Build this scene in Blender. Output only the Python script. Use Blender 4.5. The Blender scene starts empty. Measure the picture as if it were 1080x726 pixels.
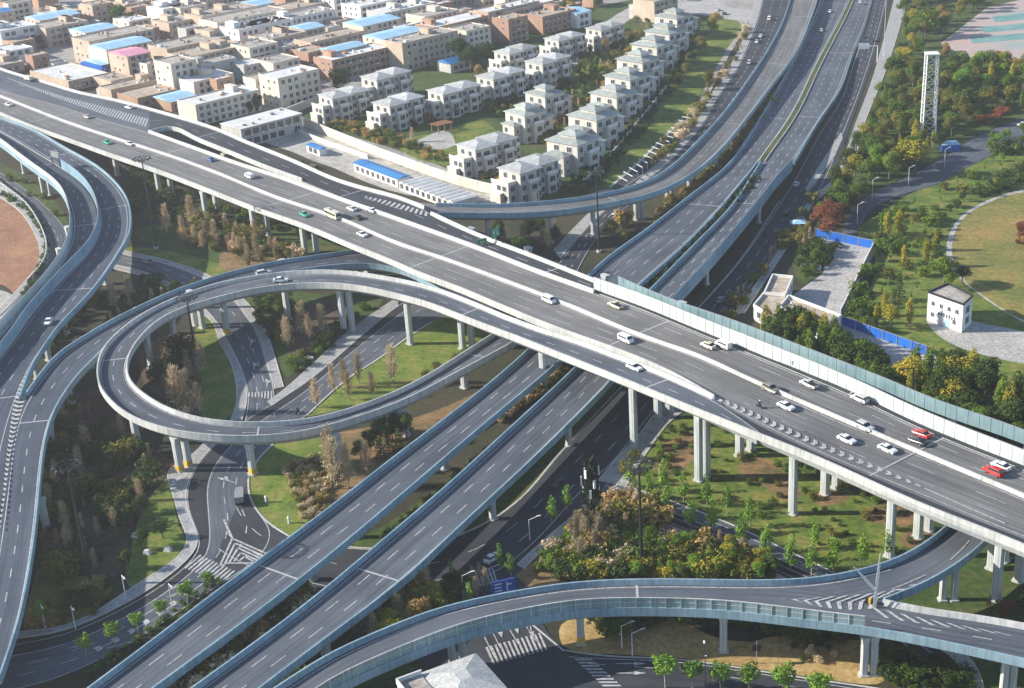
import bpy, bmesh, math, random
from mathutils import Vector, Matrix
random.seed(7)
C = bpy.context.scene.collection
R = math.radians
# ---------------- camera, sky, sun, exposure ----------------
F_PX, PX0, CY0, TH, ROLL, CAMH = 1565.0, 640.0, 363.0, R(23.9), R(2.1), 150.0
cam_d = bpy.data.cameras.new('camera'); cam = bpy.data.objects.new('camera', cam_d); C.objects.link(cam)
cam_d.sensor_fit = 'HORIZONTAL'; cam_d.sensor_width = 36.0
cam_d.lens = 36.0*F_PX/1080.0
cam_d.shift_x = -(PX0-540.0)/1080.0
cam_d.clip_start = 1.0; cam_d.clip_end = 6000.0
_cr, _sr = math.cos(ROLL), math.sin(ROLL)
_ca = (1.0, 0.0, 0.0)
_right0 = Vector((1, 0, 0)); _down0 = Vector((0, -math.sin(TH), -math.cos(TH))); _fwd = Vector((0, math.cos(TH), -math.sin(TH)))
_ix = _right0*_cr + _down0*_sr       # image x axis in the world
_iy = -_right0*_sr + _down0*_cr      # image y (down) axis in the world
_m = Matrix((_ix, -_iy, -_fwd)).transposed()
cam.matrix_world = Matrix.Translation((0, 0, CAMH)) @ _m.to_4x4()
bpy.context.scene.camera = cam

def P(x, y, z=0.0):
    a = (x-PX0)/F_PX; b = (y-CY0)/F_PX
    d = _ix*a + _iy*b + _fwd
    t = (z-CAMH)/d.z
    return Vector((d.x*t, d.y*t, z))

SUN_EL, SUN_AZ = R(25), R(273)     # azimuth clockwise from +Y, sun stands to the left
world = bpy.data.worlds.new('World'); bpy.context.scene.world = world; world.use_nodes = True
nt = world.node_tree; bgn = nt.nodes['Background']
sky = nt.nodes.new('ShaderNodeTexSky'); sky.sky_type = 'NISHITA'; sky.sun_disc = False
sky.sun_elevation = SUN_EL; sky.sun_rotation = SUN_AZ; sky.altitude = 300; sky.air_density = 1.0; sky.dust_density = 0.6; sky.ozone_density = 2.0
nt.links.new(sky.outputs[0], bgn.inputs[0]); bgn.inputs[1].default_value = 0.11
sun_d = bpy.data.lights.new('sun', 'SUN'); sun_d.energy = 5.0; sun_d.angle = R(0.6); sun_d.color = (1.0, 0.93, 0.82)
sun = bpy.data.objects.new('sun', sun_d); C.objects.link(sun)
_sd = Vector((math.sin(SUN_AZ)*math.cos(SUN_EL), math.cos(SUN_AZ)*math.cos(SUN_EL), math.sin(SUN_EL)))
sun.rotation_euler = _sd.to_track_quat('Z', 'Y').to_euler()
sun.location = (-300, 300, 400)
sc = bpy.context.scene
sc.view_settings.view_transform = 'Standard'; sc.view_settings.look = 'None'
sc.view_settings.exposure = 0.95; sc.view_settings.gamma = 1.0
sc.view_settings.use_curve_mapping = False
sc.cycles.volume_bounces = 0; sc.cycles.max_bounces = 5; sc.cycles.diffuse_bounces = 2; sc.cycles.transparent_max_bounces = 6

HAZE = 0.00014
# ---------------- materials ----------------
def new_mat(name):
    m = bpy.data.materials.new(name); m.use_nodes = True
    return m, m.node_tree, m.node_tree.nodes['Principled BSDF']
def ramp_node(t, cols):
    r = t.nodes.new('ShaderNodeValToRGB'); el = r.color_ramp.elements
    while len(el) < len(cols): el.new(0.5)
    for i, (p, c) in enumerate(cols):
        el[i].position = p; el[i].color = (c[0], c[1], c[2], 1)
    return r
def noise(t, vec, scale, detail=5, rough=0.6):
    n = t.nodes.new('ShaderNodeTexNoise'); n.inputs['Scale'].default_value = scale
    n.inputs['Detail'].default_value = detail; n.inputs['Roughness'].default_value = rough
    t.links.new(vec, n.inputs['Vector']); return n
def mixc(t, fac, a, b, mode='MIX'):
    m = t.nodes.new('ShaderNodeMix'); m.data_type = 'RGBA'; m.blend_type = mode
    for s, v in ((0, fac), (6, a), (7, b)):
        if hasattr(v, 'links') or hasattr(v, 'is_linked'): t.links.new(v, m.inputs[s])
        else: m.inputs[s].default_value = v if s == 0 else (v[0], v[1], v[2], 1)
    return m.outputs[2]
def bump(t, b, h, strength, dist=0.1):
    n = t.nodes.new('ShaderNodeBump'); n.inputs['Strength'].default_value = strength; n.inputs['Distance'].default_value = dist
    t.links.new(h, n.inputs['Height']); t.links.new(n.outputs[0], b.inputs['Normal'])
def var_mat(name, c1, c2, scale=0.3, rough=0.85, bs=0.0, c3=None, fine=3.0, spec=0.3, metal=0.0, coord='Object', obj_random=0.0, lo=0.35, hi=0.65):
    m, t, b = new_mat(name)
    tc = t.nodes.new('ShaderNodeTexCoord'); v = tc.outputs[coord]
    n1 = noise(t, v, scale, 6, 0.65)
    cols = [(lo, c1), (hi, c2)] if c3 is None else [(lo-0.05, c1), (0.5, c2), (hi+0.05, c3)]
    r = ramp_node(t, cols); t.links.new(n1.outputs[0], r.inputs[0])
    n2 = noise(t, v, fine, 4, 0.7)
    r2 = ramp_node(t, [(0.3, (0.6, 0.6, 0.6)), (0.7, (1.35, 1.35, 1.35))]); t.links.new(n2.outputs[0], r2.inputs[0])
    col = mixc(t, 1.0, r.outputs[0], r2.outputs[0], 'MULTIPLY')
    if obj_random:
        oi = t.nodes.new('ShaderNodeObjectInfo')
        r3 = ramp_node(t, [(0.0, (1-obj_random,)*3), (1.0, (1+obj_random,)*3)]); t.links.new(oi.outputs['Random'], r3.inputs[0])
        col = mixc(t, 1.0, col, r3.outputs[0], 'MULTIPLY')
    t.links.new(col, b.inputs['Base Color'])
    b.inputs['Roughness'].default_value = rough; b.inputs['Specular IOR Level'].default_value = spec; b.inputs['Metallic'].default_value = metal
    if bs: bump(t, b, n2.outputs[0], bs)
    return m
def asphalt(name, c1, c2, streak=0.25, patch=0.5):
    m, t, b = new_mat(name)
    tc = t.nodes.new('ShaderNodeTexCoord')
    mp = t.nodes.new('ShaderNodeMapping'); mp.inputs['Scale'].default_value = (1.0, 0.018, 1); t.links.new(tc.outputs['UV'], mp.inputs['Vector'])
    ns = noise(t, mp.outputs[0], 1.3, 4, 0.6)
    nb = noise(t, tc.outputs['Object'], 0.06, 6, 0.6)
    nf = noise(t, tc.outputs['Object'], 2.2, 4, 0.75)
    r = ramp_node(t, [(0.35, c1), (0.65, c2)]); t.links.new(nb.outputs[0], r.inputs[0])
    rs = ramp_node(t, [(0.3, (1-streak,)*3), (0.7, (1+streak,)*3)]); t.links.new(ns.outputs[0], rs.inputs[0])
    rf = ramp_node(t, [(0.25, (0.85,)*3), (0.75, (1.15,)*3)]); t.links.new(nf.outputs[0], rf.inputs[0])
    col = mixc(t, 1.0, r.outputs[0], rs.outputs[0], 'MULTIPLY'); col = mixc(t, 1.0, col, rf.outputs[0], 'MULTIPLY')
    vor = t.nodes.new('ShaderNodeTexVoronoi'); vor.inputs['Scale'].default_value = 1.0; mp2 = t.nodes.new('ShaderNodeMapping'); mp2.inputs['Scale'].default_value = (0.25, 0.035, 1); t.links.new(tc.outputs['UV'], mp2.inputs['Vector']); t.links.new(mp2.outputs[0], vor.inputs['Vector'])
    rv = ramp_node(t, [(0.0, (0.9,)*3), (0.5, (1.0,)*3), (1.0, (1.1,)*3)]); sp = t.nodes.new('ShaderNodeSeparateColor'); t.links.new(vor.outputs['Color'], sp.inputs[0]); t.links.new(sp.outputs[0], rv.inputs[0]); col = mixc(t, 0.7, col, mixc(t, 1.0, col, rv.outputs[0], 'MULTIPLY'))
    t.links.new(col, b.inputs['Base Color']); b.inputs['Roughness'].default_value = 0.82; b.inputs['Specular IOR Level'].default_value = 0.25
    bump(t, b, nf.outputs[0], 0.25, 0.02)
    return m
def stained(name, c1, c2, stain=0.35, rough=0.8, spec=0.25):
    # painted or bare concrete with rain streaks running down
    m, t, b = new_mat(name)
    tc = t.nodes.new('ShaderNodeTexCoord')
    mp = t.nodes.new('ShaderNodeMapping'); mp.inputs['Scale'].default_value = (1.6, 1.6, 0.12); t.links.new(tc.outputs['Object'], mp.inputs['Vector'])
    ns = noise(t, mp.outputs[0], 1.0, 5, 0.7); nb = noise(t, tc.outputs['Object'], 0.12, 5, 0.6)
    r = ramp_node(t, [(0.35, c1), (0.65, c2)]); t.links.new(nb.outputs[0], r.inputs[0])
    rs = ramp_node(t, [(0.3, (1-stain,)*3), (0.6, (1.05,)*3)]); t.links.new(ns.outputs[0], rs.inputs[0])
    col = mixc(t, 1.0, r.outputs[0], rs.outputs[0], 'MULTIPLY')
    t.links.new(col, b.inputs['Base Color']); b.inputs['Roughness'].default_value = rough; b.inputs['Specular IOR Level'].default_value = spec
    return m
def worn_paint(name, col, under, wear=0.42):
    m, t, b = new_mat(name)
    tc = t.nodes.new('ShaderNodeTexCoord'); n = noise(t, tc.outputs['Object'], 1.6, 6, 0.8)
    r = ramp_node(t, [(wear-0.08, under), (wear+0.08, col)]); t.links.new(n.outputs[0], r.inputs[0])
    t.links.new(r.outputs[0], b.inputs['Base Color']); b.inputs['Roughness'].default_value = 0.7
    return m
def leaf_mat(name, cols, scale=0.35, trans=0.25):
    m, t, b = new_mat(name)
    tc = t.nodes.new('ShaderNodeTexCoord'); oi = t.nodes.new('ShaderNodeObjectInfo')
    add = t.nodes.new('ShaderNodeVectorMath'); add.operation = 'ADD'
    cmb = t.nodes.new('ShaderNodeCombineXYZ'); mul = t.nodes.new('ShaderNodeMath'); mul.operation = 'MULTIPLY'; mul.inputs[1].default_value = 57.0
    t.links.new(oi.outputs['Random'], mul.inputs[0]); t.links.new(mul.outputs[0], cmb.inputs[0])
    t.links.new(tc.outputs['Object'], add.inputs[0]); t.links.new(cmb.outputs[0], add.inputs[1])
    n = noise(t, add.outputs[0], scale, 4, 0.7)
    k = len(cols); r = ramp_node(t, [(0.28+0.44*i/(k-1), c) for i, c in enumerate(cols)]); t.links.new(n.outputs[0], r.inputs[0])
    r3 = ramp_node(t, [(0, (0.75, 0.78, 0.75)), (1, (1.3, 1.22, 1.2))]); t.links.new(oi.outputs['Random'], r3.inputs[0])
    col = mixc(t, 1.0, r.outputs[0], r3.outputs[0], 'MULTIPLY')
    t.links.new(col, b.inputs['Base Color']); b.inputs['Roughness'].default_value = 0.7; b.inputs['Specular IOR Level'].default_value = 0.15
    tr = t.nodes.new('ShaderNodeBsdfTranslucent'); t.links.new(col, tr.inputs[0])
    mx = t.nodes.new('ShaderNodeMixShader'); mx.inputs[0].default_value = trans
    out = t.nodes['Material Output']; t.links.new(b.outputs[0], mx.inputs[1]); t.links.new(tr.outputs[0], mx.inputs[2]); t.links.new(mx.outputs[0], out.inputs[0])
    return m
def plain(name, c, rough=0.5, metal=0.0, spec=0.5, emit=None):
    m, t, b = new_mat(name)
    tc = t.nodes.new('ShaderNodeTexCoord'); n = noise(t, tc.outputs['Object'], 2.5, 3, 0.6)
    r = ramp_node(t, [(0.3, tuple(x*0.88 for x in c)), (0.7, tuple(min(1, x*1.08) for x in c))]); t.links.new(n.outputs[0], r.inputs[0])
    t.links.new(r.outputs[0], b.inputs['Base Color'])
    b.inputs['Roughness'].default_value = rough; b.inputs['Metallic'].default_value = metal; b.inputs['Specular IOR Level'].default_value = spec
    return m

M = {}
M['asphalt_light'] = asphalt('asphalt_light', (0.125, 0.125, 0.125), (0.17, 0.168, 0.165), 0.36)
M['asphalt_mid'] = asphalt('asphalt_mid', (0.066, 0.078, 0.097), (0.1, 0.112, 0.134), 0.34)  # sheen of the blue sky is tinted into this asphalt
M['asphalt_blue_shade'] = asphalt('asphalt_blue_shade', (0.046, 0.058, 0.082), (0.07, 0.084, 0.112), 0.3)  # asphalt of the left ramps with their bluish shade mixed into the colour
M['asphalt_dark'] = asphalt('asphalt_dark', (0.03, 0.034, 0.042), (0.048, 0.053, 0.063), 0.3)
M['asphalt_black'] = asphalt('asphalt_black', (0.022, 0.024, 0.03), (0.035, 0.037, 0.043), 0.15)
M['conc'] = stained('white_concrete', (0.4, 0.41, 0.4), (0.53, 0.53, 0.51), 0.35)
M['conc_blue_shade'] = stained('blue_grey_shade_concrete', (0.18, 0.28, 0.34), (0.27, 0.38, 0.44), 0.35)  # bluish parapet concrete, deepened with the blue of its shaded sides
M['pier'] = stained('pier_concrete', (0.42, 0.45, 0.44), (0.56, 0.58, 0.56), 0.4)
M['under'] = stained('girder_concrete', (0.33, 0.35, 0.35), (0.42, 0.43, 0.42), 0.3)
M['yellow'] = worn_paint('yellow_base_paint', (0.62, 0.4, 0.04), (0.3, 0.22, 0.08))
M['mark'] = worn_paint('road_paint', (0.46, 0.46, 0.46), (0.17, 0.17, 0.175), 0.46)
M['joint'] = worn_paint('joint_paint', (0.4, 0.4, 0.4), (0.22, 0.22, 0.22))
M['barrier_white'] = stained('white_barrier_panel', (0.42, 0.46, 0.45), (0.5, 0.53, 0.51), 0.2)
M['barrier_teal'] = stained('teal_barrier_panel', (0.13, 0.21, 0.235), (0.2, 0.29, 0.31), 0.25)
M['barrier_shade_blue'] = stained('shade_blue_barrier_panel', (0.16, 0.28, 0.38), (0.24, 0.37, 0.47), 0.25)  # pale barrier with the blue of its shaded face put into the colour
M['kerb'] = stained('kerb_stone', (0.42, 0.4, 0.37), (0.55, 0.53, 0.49), 0.3)
M['pave'] = var_mat('pavement_slabs', (0.26, 0.26, 0.255), (0.37, 0.37, 0.36), 0.4, 0.85, fine=2)
M['plaza'] = var_mat('plaza_concrete', (0.3, 0.29, 0.27), (0.42, 0.4, 0.38), 0.15, 0.85, fine=1.2)
M['glass_panel'] = stained('glazed_barrier', (0.2, 0.29, 0.31), (0.27, 0.37, 0.39), 0.3, 0.25, 0.5)
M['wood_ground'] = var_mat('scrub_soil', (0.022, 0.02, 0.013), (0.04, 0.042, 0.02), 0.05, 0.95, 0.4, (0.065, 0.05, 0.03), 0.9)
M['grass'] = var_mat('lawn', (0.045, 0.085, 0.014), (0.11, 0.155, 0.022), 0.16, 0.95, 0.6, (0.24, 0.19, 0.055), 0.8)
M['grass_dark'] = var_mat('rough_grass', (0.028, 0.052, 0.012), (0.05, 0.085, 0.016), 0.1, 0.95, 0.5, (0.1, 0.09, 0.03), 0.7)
M['grass_dry'] = var_mat('autumn_grass', (0.08, 0.12, 0.025), (0.19, 0.17, 0.045), 0.045, 0.95, 0.4, (0.3, 0.2, 0.065), 0.7)
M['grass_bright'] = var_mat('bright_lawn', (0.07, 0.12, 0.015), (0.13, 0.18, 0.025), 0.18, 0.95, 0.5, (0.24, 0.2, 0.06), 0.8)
M['soil'] = var_mat('orange_soil', (0.26, 0.16, 0.06), (0.38, 0.26, 0.1), 0.12, 0.95, 0.4, (0.46, 0.34, 0.16), 1.0)
M['soil_brown'] = var_mat('brown_soil', (0.055, 0.038, 0.026), (0.09, 0.06, 0.04), 0.12, 0.95, 0.4, (0.12, 0.085, 0.05), 1.0)
M['soil_mix'] = var_mat('soil_and_weeds', (0.06, 0.085, 0.025), (0.19, 0.12, 0.055), 0.16, 0.95, 0.4, (0.28, 0.17, 0.08), 0.9)
M['soil_red'] = var_mat('red_soil', (0.2, 0.1, 0.06), (0.28, 0.14, 0.085), 0.1, 0.95, 0.3, (0.34, 0.2, 0.1), 1.0)
M['rubble'] = var_mat('rubble_yard', (0.25, 0.23, 0.2), (0.4, 0.38, 0.34), 0.25, 0.95, 0.5, (0.5, 0.47, 0.42), 1.2)
M['town'] = var_mat('town_paving', (0.2, 0.19, 0.18), (0.3, 0.28, 0.26), 0.08, 0.9, 0.2, (0.38, 0.35, 0.32), 0.6)
M['bark'] = var_mat('bark', (0.09, 0.07, 0.05), (0.17, 0.14, 0.11), 2.0, 0.9, coord='Object')
M['bark_pale'] = var_mat('pale_bark', (0.28, 0.24, 0.19), (0.42, 0.37, 0.3), 2.0, 0.9)
M['glass'] = plain('window_glass', (0.035, 0.045, 0.055), 0.15, 0, 0.6)
M['frame'] = plain('window_frame', (0.5, 0.5, 0.5), 0.5)
M['steel'] = plain('galvanised_steel', (0.4, 0.42, 0.43), 0.45, 0.6)
M['dark_steel'] = plain('dark_steel', (0.03, 0.03, 0.035), 0.5, 0.3)
M['white_paint'] = plain('white_paint', (0.75, 0.75, 0.74), 0.45)
M['green_sign'] = plain('green_sign', (0.01, 0.25, 0.12), 0.4)
M['blue_sign'] = plain('blue_sign', (0.01, 0.08, 0.45), 0.4)
M['hoarding_blue'] = stained('blue_hoarding', (0.012, 0.09, 0.42), (0.02, 0.14, 0.5), 0.2, 0.5)
M['roof_blue'] = stained('blue_sheet_roof', (0.04, 0.16, 0.4), (0.06, 0.22, 0.48), 0.15, 0.5)
M['roof_pale_blue'] = var_mat('pale_blue_roof', (0.26, 0.46, 0.62), (0.38, 0.58, 0.7), 0.3, 0.6)
M['roof_pink'] = var_mat('pink_roof', (0.62, 0.25, 0.36), (0.7, 0.33, 0.42), 0.3, 0.6)
M['roof_white'] = var_mat('white_roof', (0.52, 0.52, 0.5), (0.7, 0.69, 0.66), 0.2, 0.7)
M['roof_grey'] = var_mat('grey_felt_roof', (0.22, 0.2, 0.18), (0.36, 0.33, 0.29), 0.25, 0.9, c3=(0.46, 0.42, 0.37), fine=0.8)
M['roof_tan'] = var_mat('tan_roof', (0.32, 0.26, 0.2), (0.45, 0.38, 0.3), 0.25, 0.9, fine=0.8)
M['roof_villa_grey'] = var_mat('pale_grey_tiles', (0.3, 0.31, 0.305), (0.44, 0.45, 0.44), 0.6, 0.7, obj_random=0.2)
M['roof_villa'] = var_mat('grey_green_tiles', (0.25, 0.285, 0.27), (0.36, 0.39, 0.37), 0.5, 0.7, obj_random=0.12)
M['wall_tan'] = stained('tan_brick_wall', (0.42, 0.33, 0.25), (0.52, 0.42, 0.33), 0.2)
M['wall_brick'] = stained('red_brick_wall', (0.32, 0.19, 0.13), (0.4, 0.26, 0.19), 0.2)
M['wall_cream'] = stained('cream_wall', (0.56, 0.5, 0.42), (0.66, 0.6, 0.5), 0.2)
M['wall_white'] = stained('white_wall', (0.62, 0.62, 0.61), (0.74, 0.73, 0.71), 0.2)
M['wall_grey'] = stained('grey_render_wall', (0.4, 0.39, 0.37), (0.5, 0.49, 0.46), 0.25)
M['villa_wall'] = stained('villa_render', (0.48, 0.45, 0.4), (0.6, 0.57, 0.52), 0.3)
M['trim'] = plain('white_trim', (0.68, 0.67, 0.65), 0.6)
M['maroon'] = plain('maroon_trim', (0.12, 0.02, 0.03), 0.5)
M['wall_yellow'] = stained('pale_yellow_boundary_wall', (0.6, 0.54, 0.4), (0.7, 0.64, 0.5), 0.15)
M['court'] = var_mat('court_surface', (0.25, 0.33, 0.31), (0.4, 0.33, 0.3), 0.04, 0.8, c3=(0.48, 0.32, 0.29))
M['court_green'] = var_mat('court_green', (0.1, 0.24, 0.23), (0.2, 0.33, 0.31), 0.1, 0.8)
M['lf_dark'] = leaf_mat('leaves_dark', [(0.022, 0.045, 0.012), (0.055, 0.09, 0.018), (0.11, 0.15, 0.03)])
M['lf_green'] = leaf_mat('leaves_green', [(0.045, 0.095, 0.012), (0.1, 0.17, 0.02), (0.19, 0.25, 0.03)])
M['lf_fresh'] = leaf_mat('leaves_fresh', [(0.08, 0.18, 0.02), (0.15, 0.28, 0.03), (0.22, 0.34, 0.04)])
M['lf_olive'] = leaf_mat('leaves_olive', [(0.08, 0.095, 0.02), (0.16, 0.16, 0.03), (0.27, 0.24, 0.045)])
M['lf_yellow'] = leaf_mat('leaves_yellow', [(0.17, 0.19, 0.025), (0.33, 0.3, 0.035), (0.52, 0.42, 0.045)])
M['lf_orange'] = leaf_mat('leaves_orange', [(0.2, 0.13, 0.05), (0.36, 0.25, 0.08), (0.52, 0.38, 0.13)])
M['lf_red'] = leaf_mat('leaves_red', [(0.13, 0.045, 0.025), (0.22, 0.08, 0.04), (0.28, 0.13, 0.06)])
M['lf_straw'] = leaf_mat('dry_twigs', [(0.4, 0.31, 0.19), (0.58, 0.47, 0.3), (0.72, 0.6, 0.4)])
M['tyre'] = plain('tyre_rubber', (0.02, 0.02, 0.02), 0.9)
M['lamp_w'] = plain('lamp_lens', (0.7, 0.7, 0.68), 0.2)
M['lamp_r'] = plain('tail_lens', (0.35, 0.02, 0.02), 0.25)
for nm, c in dict(white=(0.75, 0.75, 0.74), cream=(0.62, 0.56, 0.42), red=(0.5, 0.02, 0.02), black=(0.03, 0.03, 0.035), blue=(0.03, 0.12, 0.3), olive=(0.22, 0.2, 0.14),
                  green=(0.02, 0.35, 0.2), grey=(0.25, 0.27, 0.27), silver=(0.5, 0.5, 0.5)).items():
    M['car_'+nm] = plain('car_paint_'+nm, c, 0.3, 0, 0.6)

# ---------------- mesh helpers ----------------
class MB:
    def __init__(s): s.v = []; s.f = []; s.m = []; s.uv = None
    def add(s, vs, fs, mi=0):
        o = len(s.v); s.v.extend([tuple(v) for v in vs]); s.f.extend([tuple(i+o for i in f) for f in fs]); s.m.extend([mi]*len(fs)); return s
    def box(s, x0, y0, z0, x1, y1, z1, mi=0):
        return s.add([(x0,y0,z0),(x1,y0,z0),(x1,y1,z0),(x0,y1,z0),(x0,y0,z1),(x1,y0,z1),(x1,y1,z1),(x0,y1,z1)],
                     [(3,2,1,0),(4,5,6,7),(0,1,5,4),(1,2,6,5),(2,3,7,6),(3,0,4,7)], mi)
    def prism(s, base, z0, z1, mi=0, top=None):
        n = len(base); top = top or base
        vs = [(p[0], p[1], z0) for p in base]+[(p[0], p[1], z1) for p in top]
        return s.add(vs, [tuple(range(n-1, -1, -1)), tuple(range(n, 2*n))]+[(i, (i+1) % n, n+(i+1) % n, n+i) for i in range(n)], mi)
    def tube(s, a, b, r0, r1=None, n=8, mi=0):
        a = Vector(a); b = Vector(b); r1 = r0 if r1 is None else r1
        d = (b-a).normalized(); x = d.orthogonal().normalized(); y = d.cross(x)
        vs = []
        for c, r in ((a, r0), (b, r1)):
            for i in range(n):
                t = 2*math.pi*i/n; vs.append(c+x*math.cos(t)*r+y*math.sin(t)*r)
        return s.add(vs, [tuple(range(n-1, -1, -1)), tuple(range(n, 2*n))]+[(i, (i+1) % n, n+(i+1) % n, n+i) for i in range(n)], mi)
    def bar(s, a, b, w, h, mi=0):
        a = Vector(a); b = Vector(b); d = (b-a).normalized(); up = Vector((0, 0, 1))
        x = d.cross(up); x = x.normalized() if x.length > 1e-4 else Vector((1, 0, 0)); z = x.cross(d)
        vs = [c+x*sx*w/2+z*sz*h/2 for c in (a, b) for sx, sz in ((-1,-1),(1,-1),(1,1),(-1,1))]
        return s.add(vs, [(3,2,1,0),(4,5,6,7),(0,1,5,4),(1,2,6,5),(2,3,7,6),(3,0,4,7)], mi)
    def mesh(s, name, mats):
        me = bpy.data.meshes.new(name); me.from_pydata(s.v, [], s.f)
        for m in (mats if isinstance(mats, (list, tuple)) else [mats]): me.materials.append(m)
        if len(set(s.m)) > 1: me.polygons.foreach_set('material_index', s.m)
        me.update(); return me
    def build(s, name, mats, parent=None):
        return link(name, s.mesh(name, mats), parent)
def link(name, me, parent=None, loc=None, rz=0.0):
    o = bpy.data.objects.new(name, me); C.objects.link(o)
    if parent: o.parent = parent
    if loc is not None: o.location = loc
    if rz: o.rotation_euler = (0, 0, rz)
    return o
def tag(o, label, cat=None, group=None, kind=None):
    o['label'] = label
    if cat: o['category'] = cat
    if group: o['group'] = group
    if kind: o['kind'] = kind
    return o
def thing(name, label, cat, loc=(0, 0, 0), rz=0.0, group=None):
    o = bpy.data.objects.new(name, None); C.objects.link(o); o.location = loc; o.rotation_euler = (0, 0, rz); o.empty_display_size = 0.5
    return tag(o, label, cat, group)
def copy_tree(root, loc, rz=0.0, sc_=1.0, label=None, group=None):
    r = root.copy(); C.objects.link(r); r.location = loc; r.rotation_euler = (0, 0, rz)
    r.scale = (sc_, sc_, sc_) if not isinstance(sc_, (tuple, list)) else sc_
    if label: r['label'] = label
    if group: r['group'] = group
    for ch in kids.get(root.name, root.children):
        c = ch.copy(); C.objects.link(c); c.parent = r
        for g in kids.get(ch.name, ch.children):
            d = g.copy(); C.objects.link(d); d.parent = c
    return r
kids = {}
def remember(root):
    kids[root.name] = list(root.children)
    for ch in kids[root.name]: kids[ch.name] = list(ch.children)
def drop(root):
    for ch in list(root.children_recursive)+[root]: bpy.data.objects.remove(ch)

ORD = ['first', 'second', 'third', 'fourth', 'fifth', 'sixth', 'seventh', 'eighth', 'ninth', 'tenth', 'eleventh', 'twelfth', 'thirteenth', 'fourteenth', 'fifteenth', 'sixteenth', 'seventeenth', 'eighteenth', 'nineteenth', 'twentieth',
       'twenty-first', 'twenty-second', 'twenty-third', 'twenty-fourth', 'twenty-fifth', 'twenty-sixth', 'twenty-seventh', 'twenty-eighth', 'twenty-ninth', 'thirtieth', 'thirty-first', 'thirty-second', 'thirty-third', 'thirty-fourth', 'thirty-fifth', 'thirty-sixth', 'thirty-seventh', 'thirty-eighth', 'thirty-ninth', 'fortieth']

def interp(tab, x):
    if x <= tab[0][0]: return tab[0][1]
    for (a, p), (b, q) in zip(tab, tab[1:]):
        if x <= b: return p+(q-p)*(x-a)/(b-a)
    return tab[-1][1]
def spline(w, step=2.5, it=5):
    # smooth curve through world points, resampled at a regular step
    w = [Vector(p) for p in w]
    if len(w) == 2: fine = [w[0].lerp(w[1], i/20) for i in range(21)]
    else:
        fine = []
        q = [2*w[0]-w[1]]+w+[2*w[-1]-w[-2]]
        for i in range(1, len(q)-2):
            p0, p1, p2, p3 = q[i-1:i+3]
            def tj(ti, a, b): return ti+max(1e-4, (b-a).length)**0.5
            t0 = 0; t1 = tj(t0, p0, p1); t2 = tj(t1, p1, p2); t3 = tj(t2, p2, p3)
            for k in range(16):
                t = t1+(t2-t1)*k/16
                A1 = p0*((t1-t)/(t1-t0))+p1*((t-t0)/(t1-t0)); A2 = p1*((t2-t)/(t2-t1))+p2*((t-t1)/(t2-t1)); A3 = p2*((t3-t)/(t3-t2))+p3*((t-t2)/(t3-t2))
                B1 = A1*((t2-t)/(t2-t0))+A2*((t-t0)/(t2-t0)); B2 = A2*((t3-t)/(t3-t1))+A3*((t-t1)/(t3-t1))
                fine.append(B1*((t2-t)/(t2-t1))+B2*((t-t1)/(t2-t1)))
        fine.append(w[-1])
        for _ in range(2):   # even out hand-tracing wobble
            pass
    L = [0.0]
    for a, b in zip(fine, fine[1:]): L.append(L[-1]+(b-a).length)
    n = max(3, int(round(L[-1]/step)))
    out = resample(fine, n, L)
    for _ in range(it):
        out = [out[0]]+[(out[i-1]+out[i]*2+out[i+1])/4 for i in range(1, len(out)-1)]+[out[-1]]
    return out
def resample(pts, n, L=None):
    if L is None:
        L = [0.0]
        for a, b in zip(pts, pts[1:]): L.append(L[-1]+(b-a).length)
    out = []; j = 0
    for i in range(n+1):
        s = L[-1]*i/n
        while j < len(L)-2 and L[j+1] < s: j += 1
        d = L[j+1]-L[j]; out.append(pts[j].lerp(pts[j+1], 0 if d == 0 else min(1, (s-L[j])/d)))
    return out
def edge(pts, zf, dz=1.0, step=2.5, it=5):
    # traced edge: pixel positions of its top, found on the plane at its real height, then lowered to the road surface
    w = []
    for p in pts:
        z = p[2] if len(p) > 2 else (zf(p[0], p[1]) if callable(zf) else zf)
        q = P(p[0], p[1], z+dz); q.z = z; w.append(q)
    return spline(w, step, it)
def pair(L, Rr, step=2.5):
    def ln(p): return sum((b-a).length for a, b in zip(p, p[1:]))
    n = max(3, int(max(ln(L), ln(Rr))/step)); return resample(L, n), resample(Rr, n)
def at(L, Rr, f):
    L, Rr = pair(L, Rr); return [a.lerp(b, f) for a, b in zip(L, Rr)]
def lateral(pts):
    out = []
    for i in range(len(pts)):
        d = pts[min(i+1, len(pts)-1)]-pts[max(i-1, 0)]; d.z = 0; d.normalize(); out.append(Vector((d.y, -d.x, 0)))   # to the right of travel
    return out
def offset(pts, o):
    return [p+l*o for p, l in zip(pts, lateral(pts))]
def sweep(mb, pts, sec, mi=0):
    # sec: list of (lateral, dz), closed
    lat = lateral(pts); n = len(sec); vs = []; fs = []
    for p, l in zip(pts, lat):
        for (a, z) in sec: vs.append((p.x+l.x*a, p.y+l.y*a, p.z+z))
    for i in range(len(pts)-1):
        for k in range(n):
            fs.append((i*n+k, i*n+(k+1) % n, (i+1)*n+(k+1) % n, (i+1)*n+k))
    fs.append(tuple(range(n-1, -1, -1))); fs.append(tuple((len(pts)-1)*n+k for k in range(n)))
    mb.add(vs, fs, mi)
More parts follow.
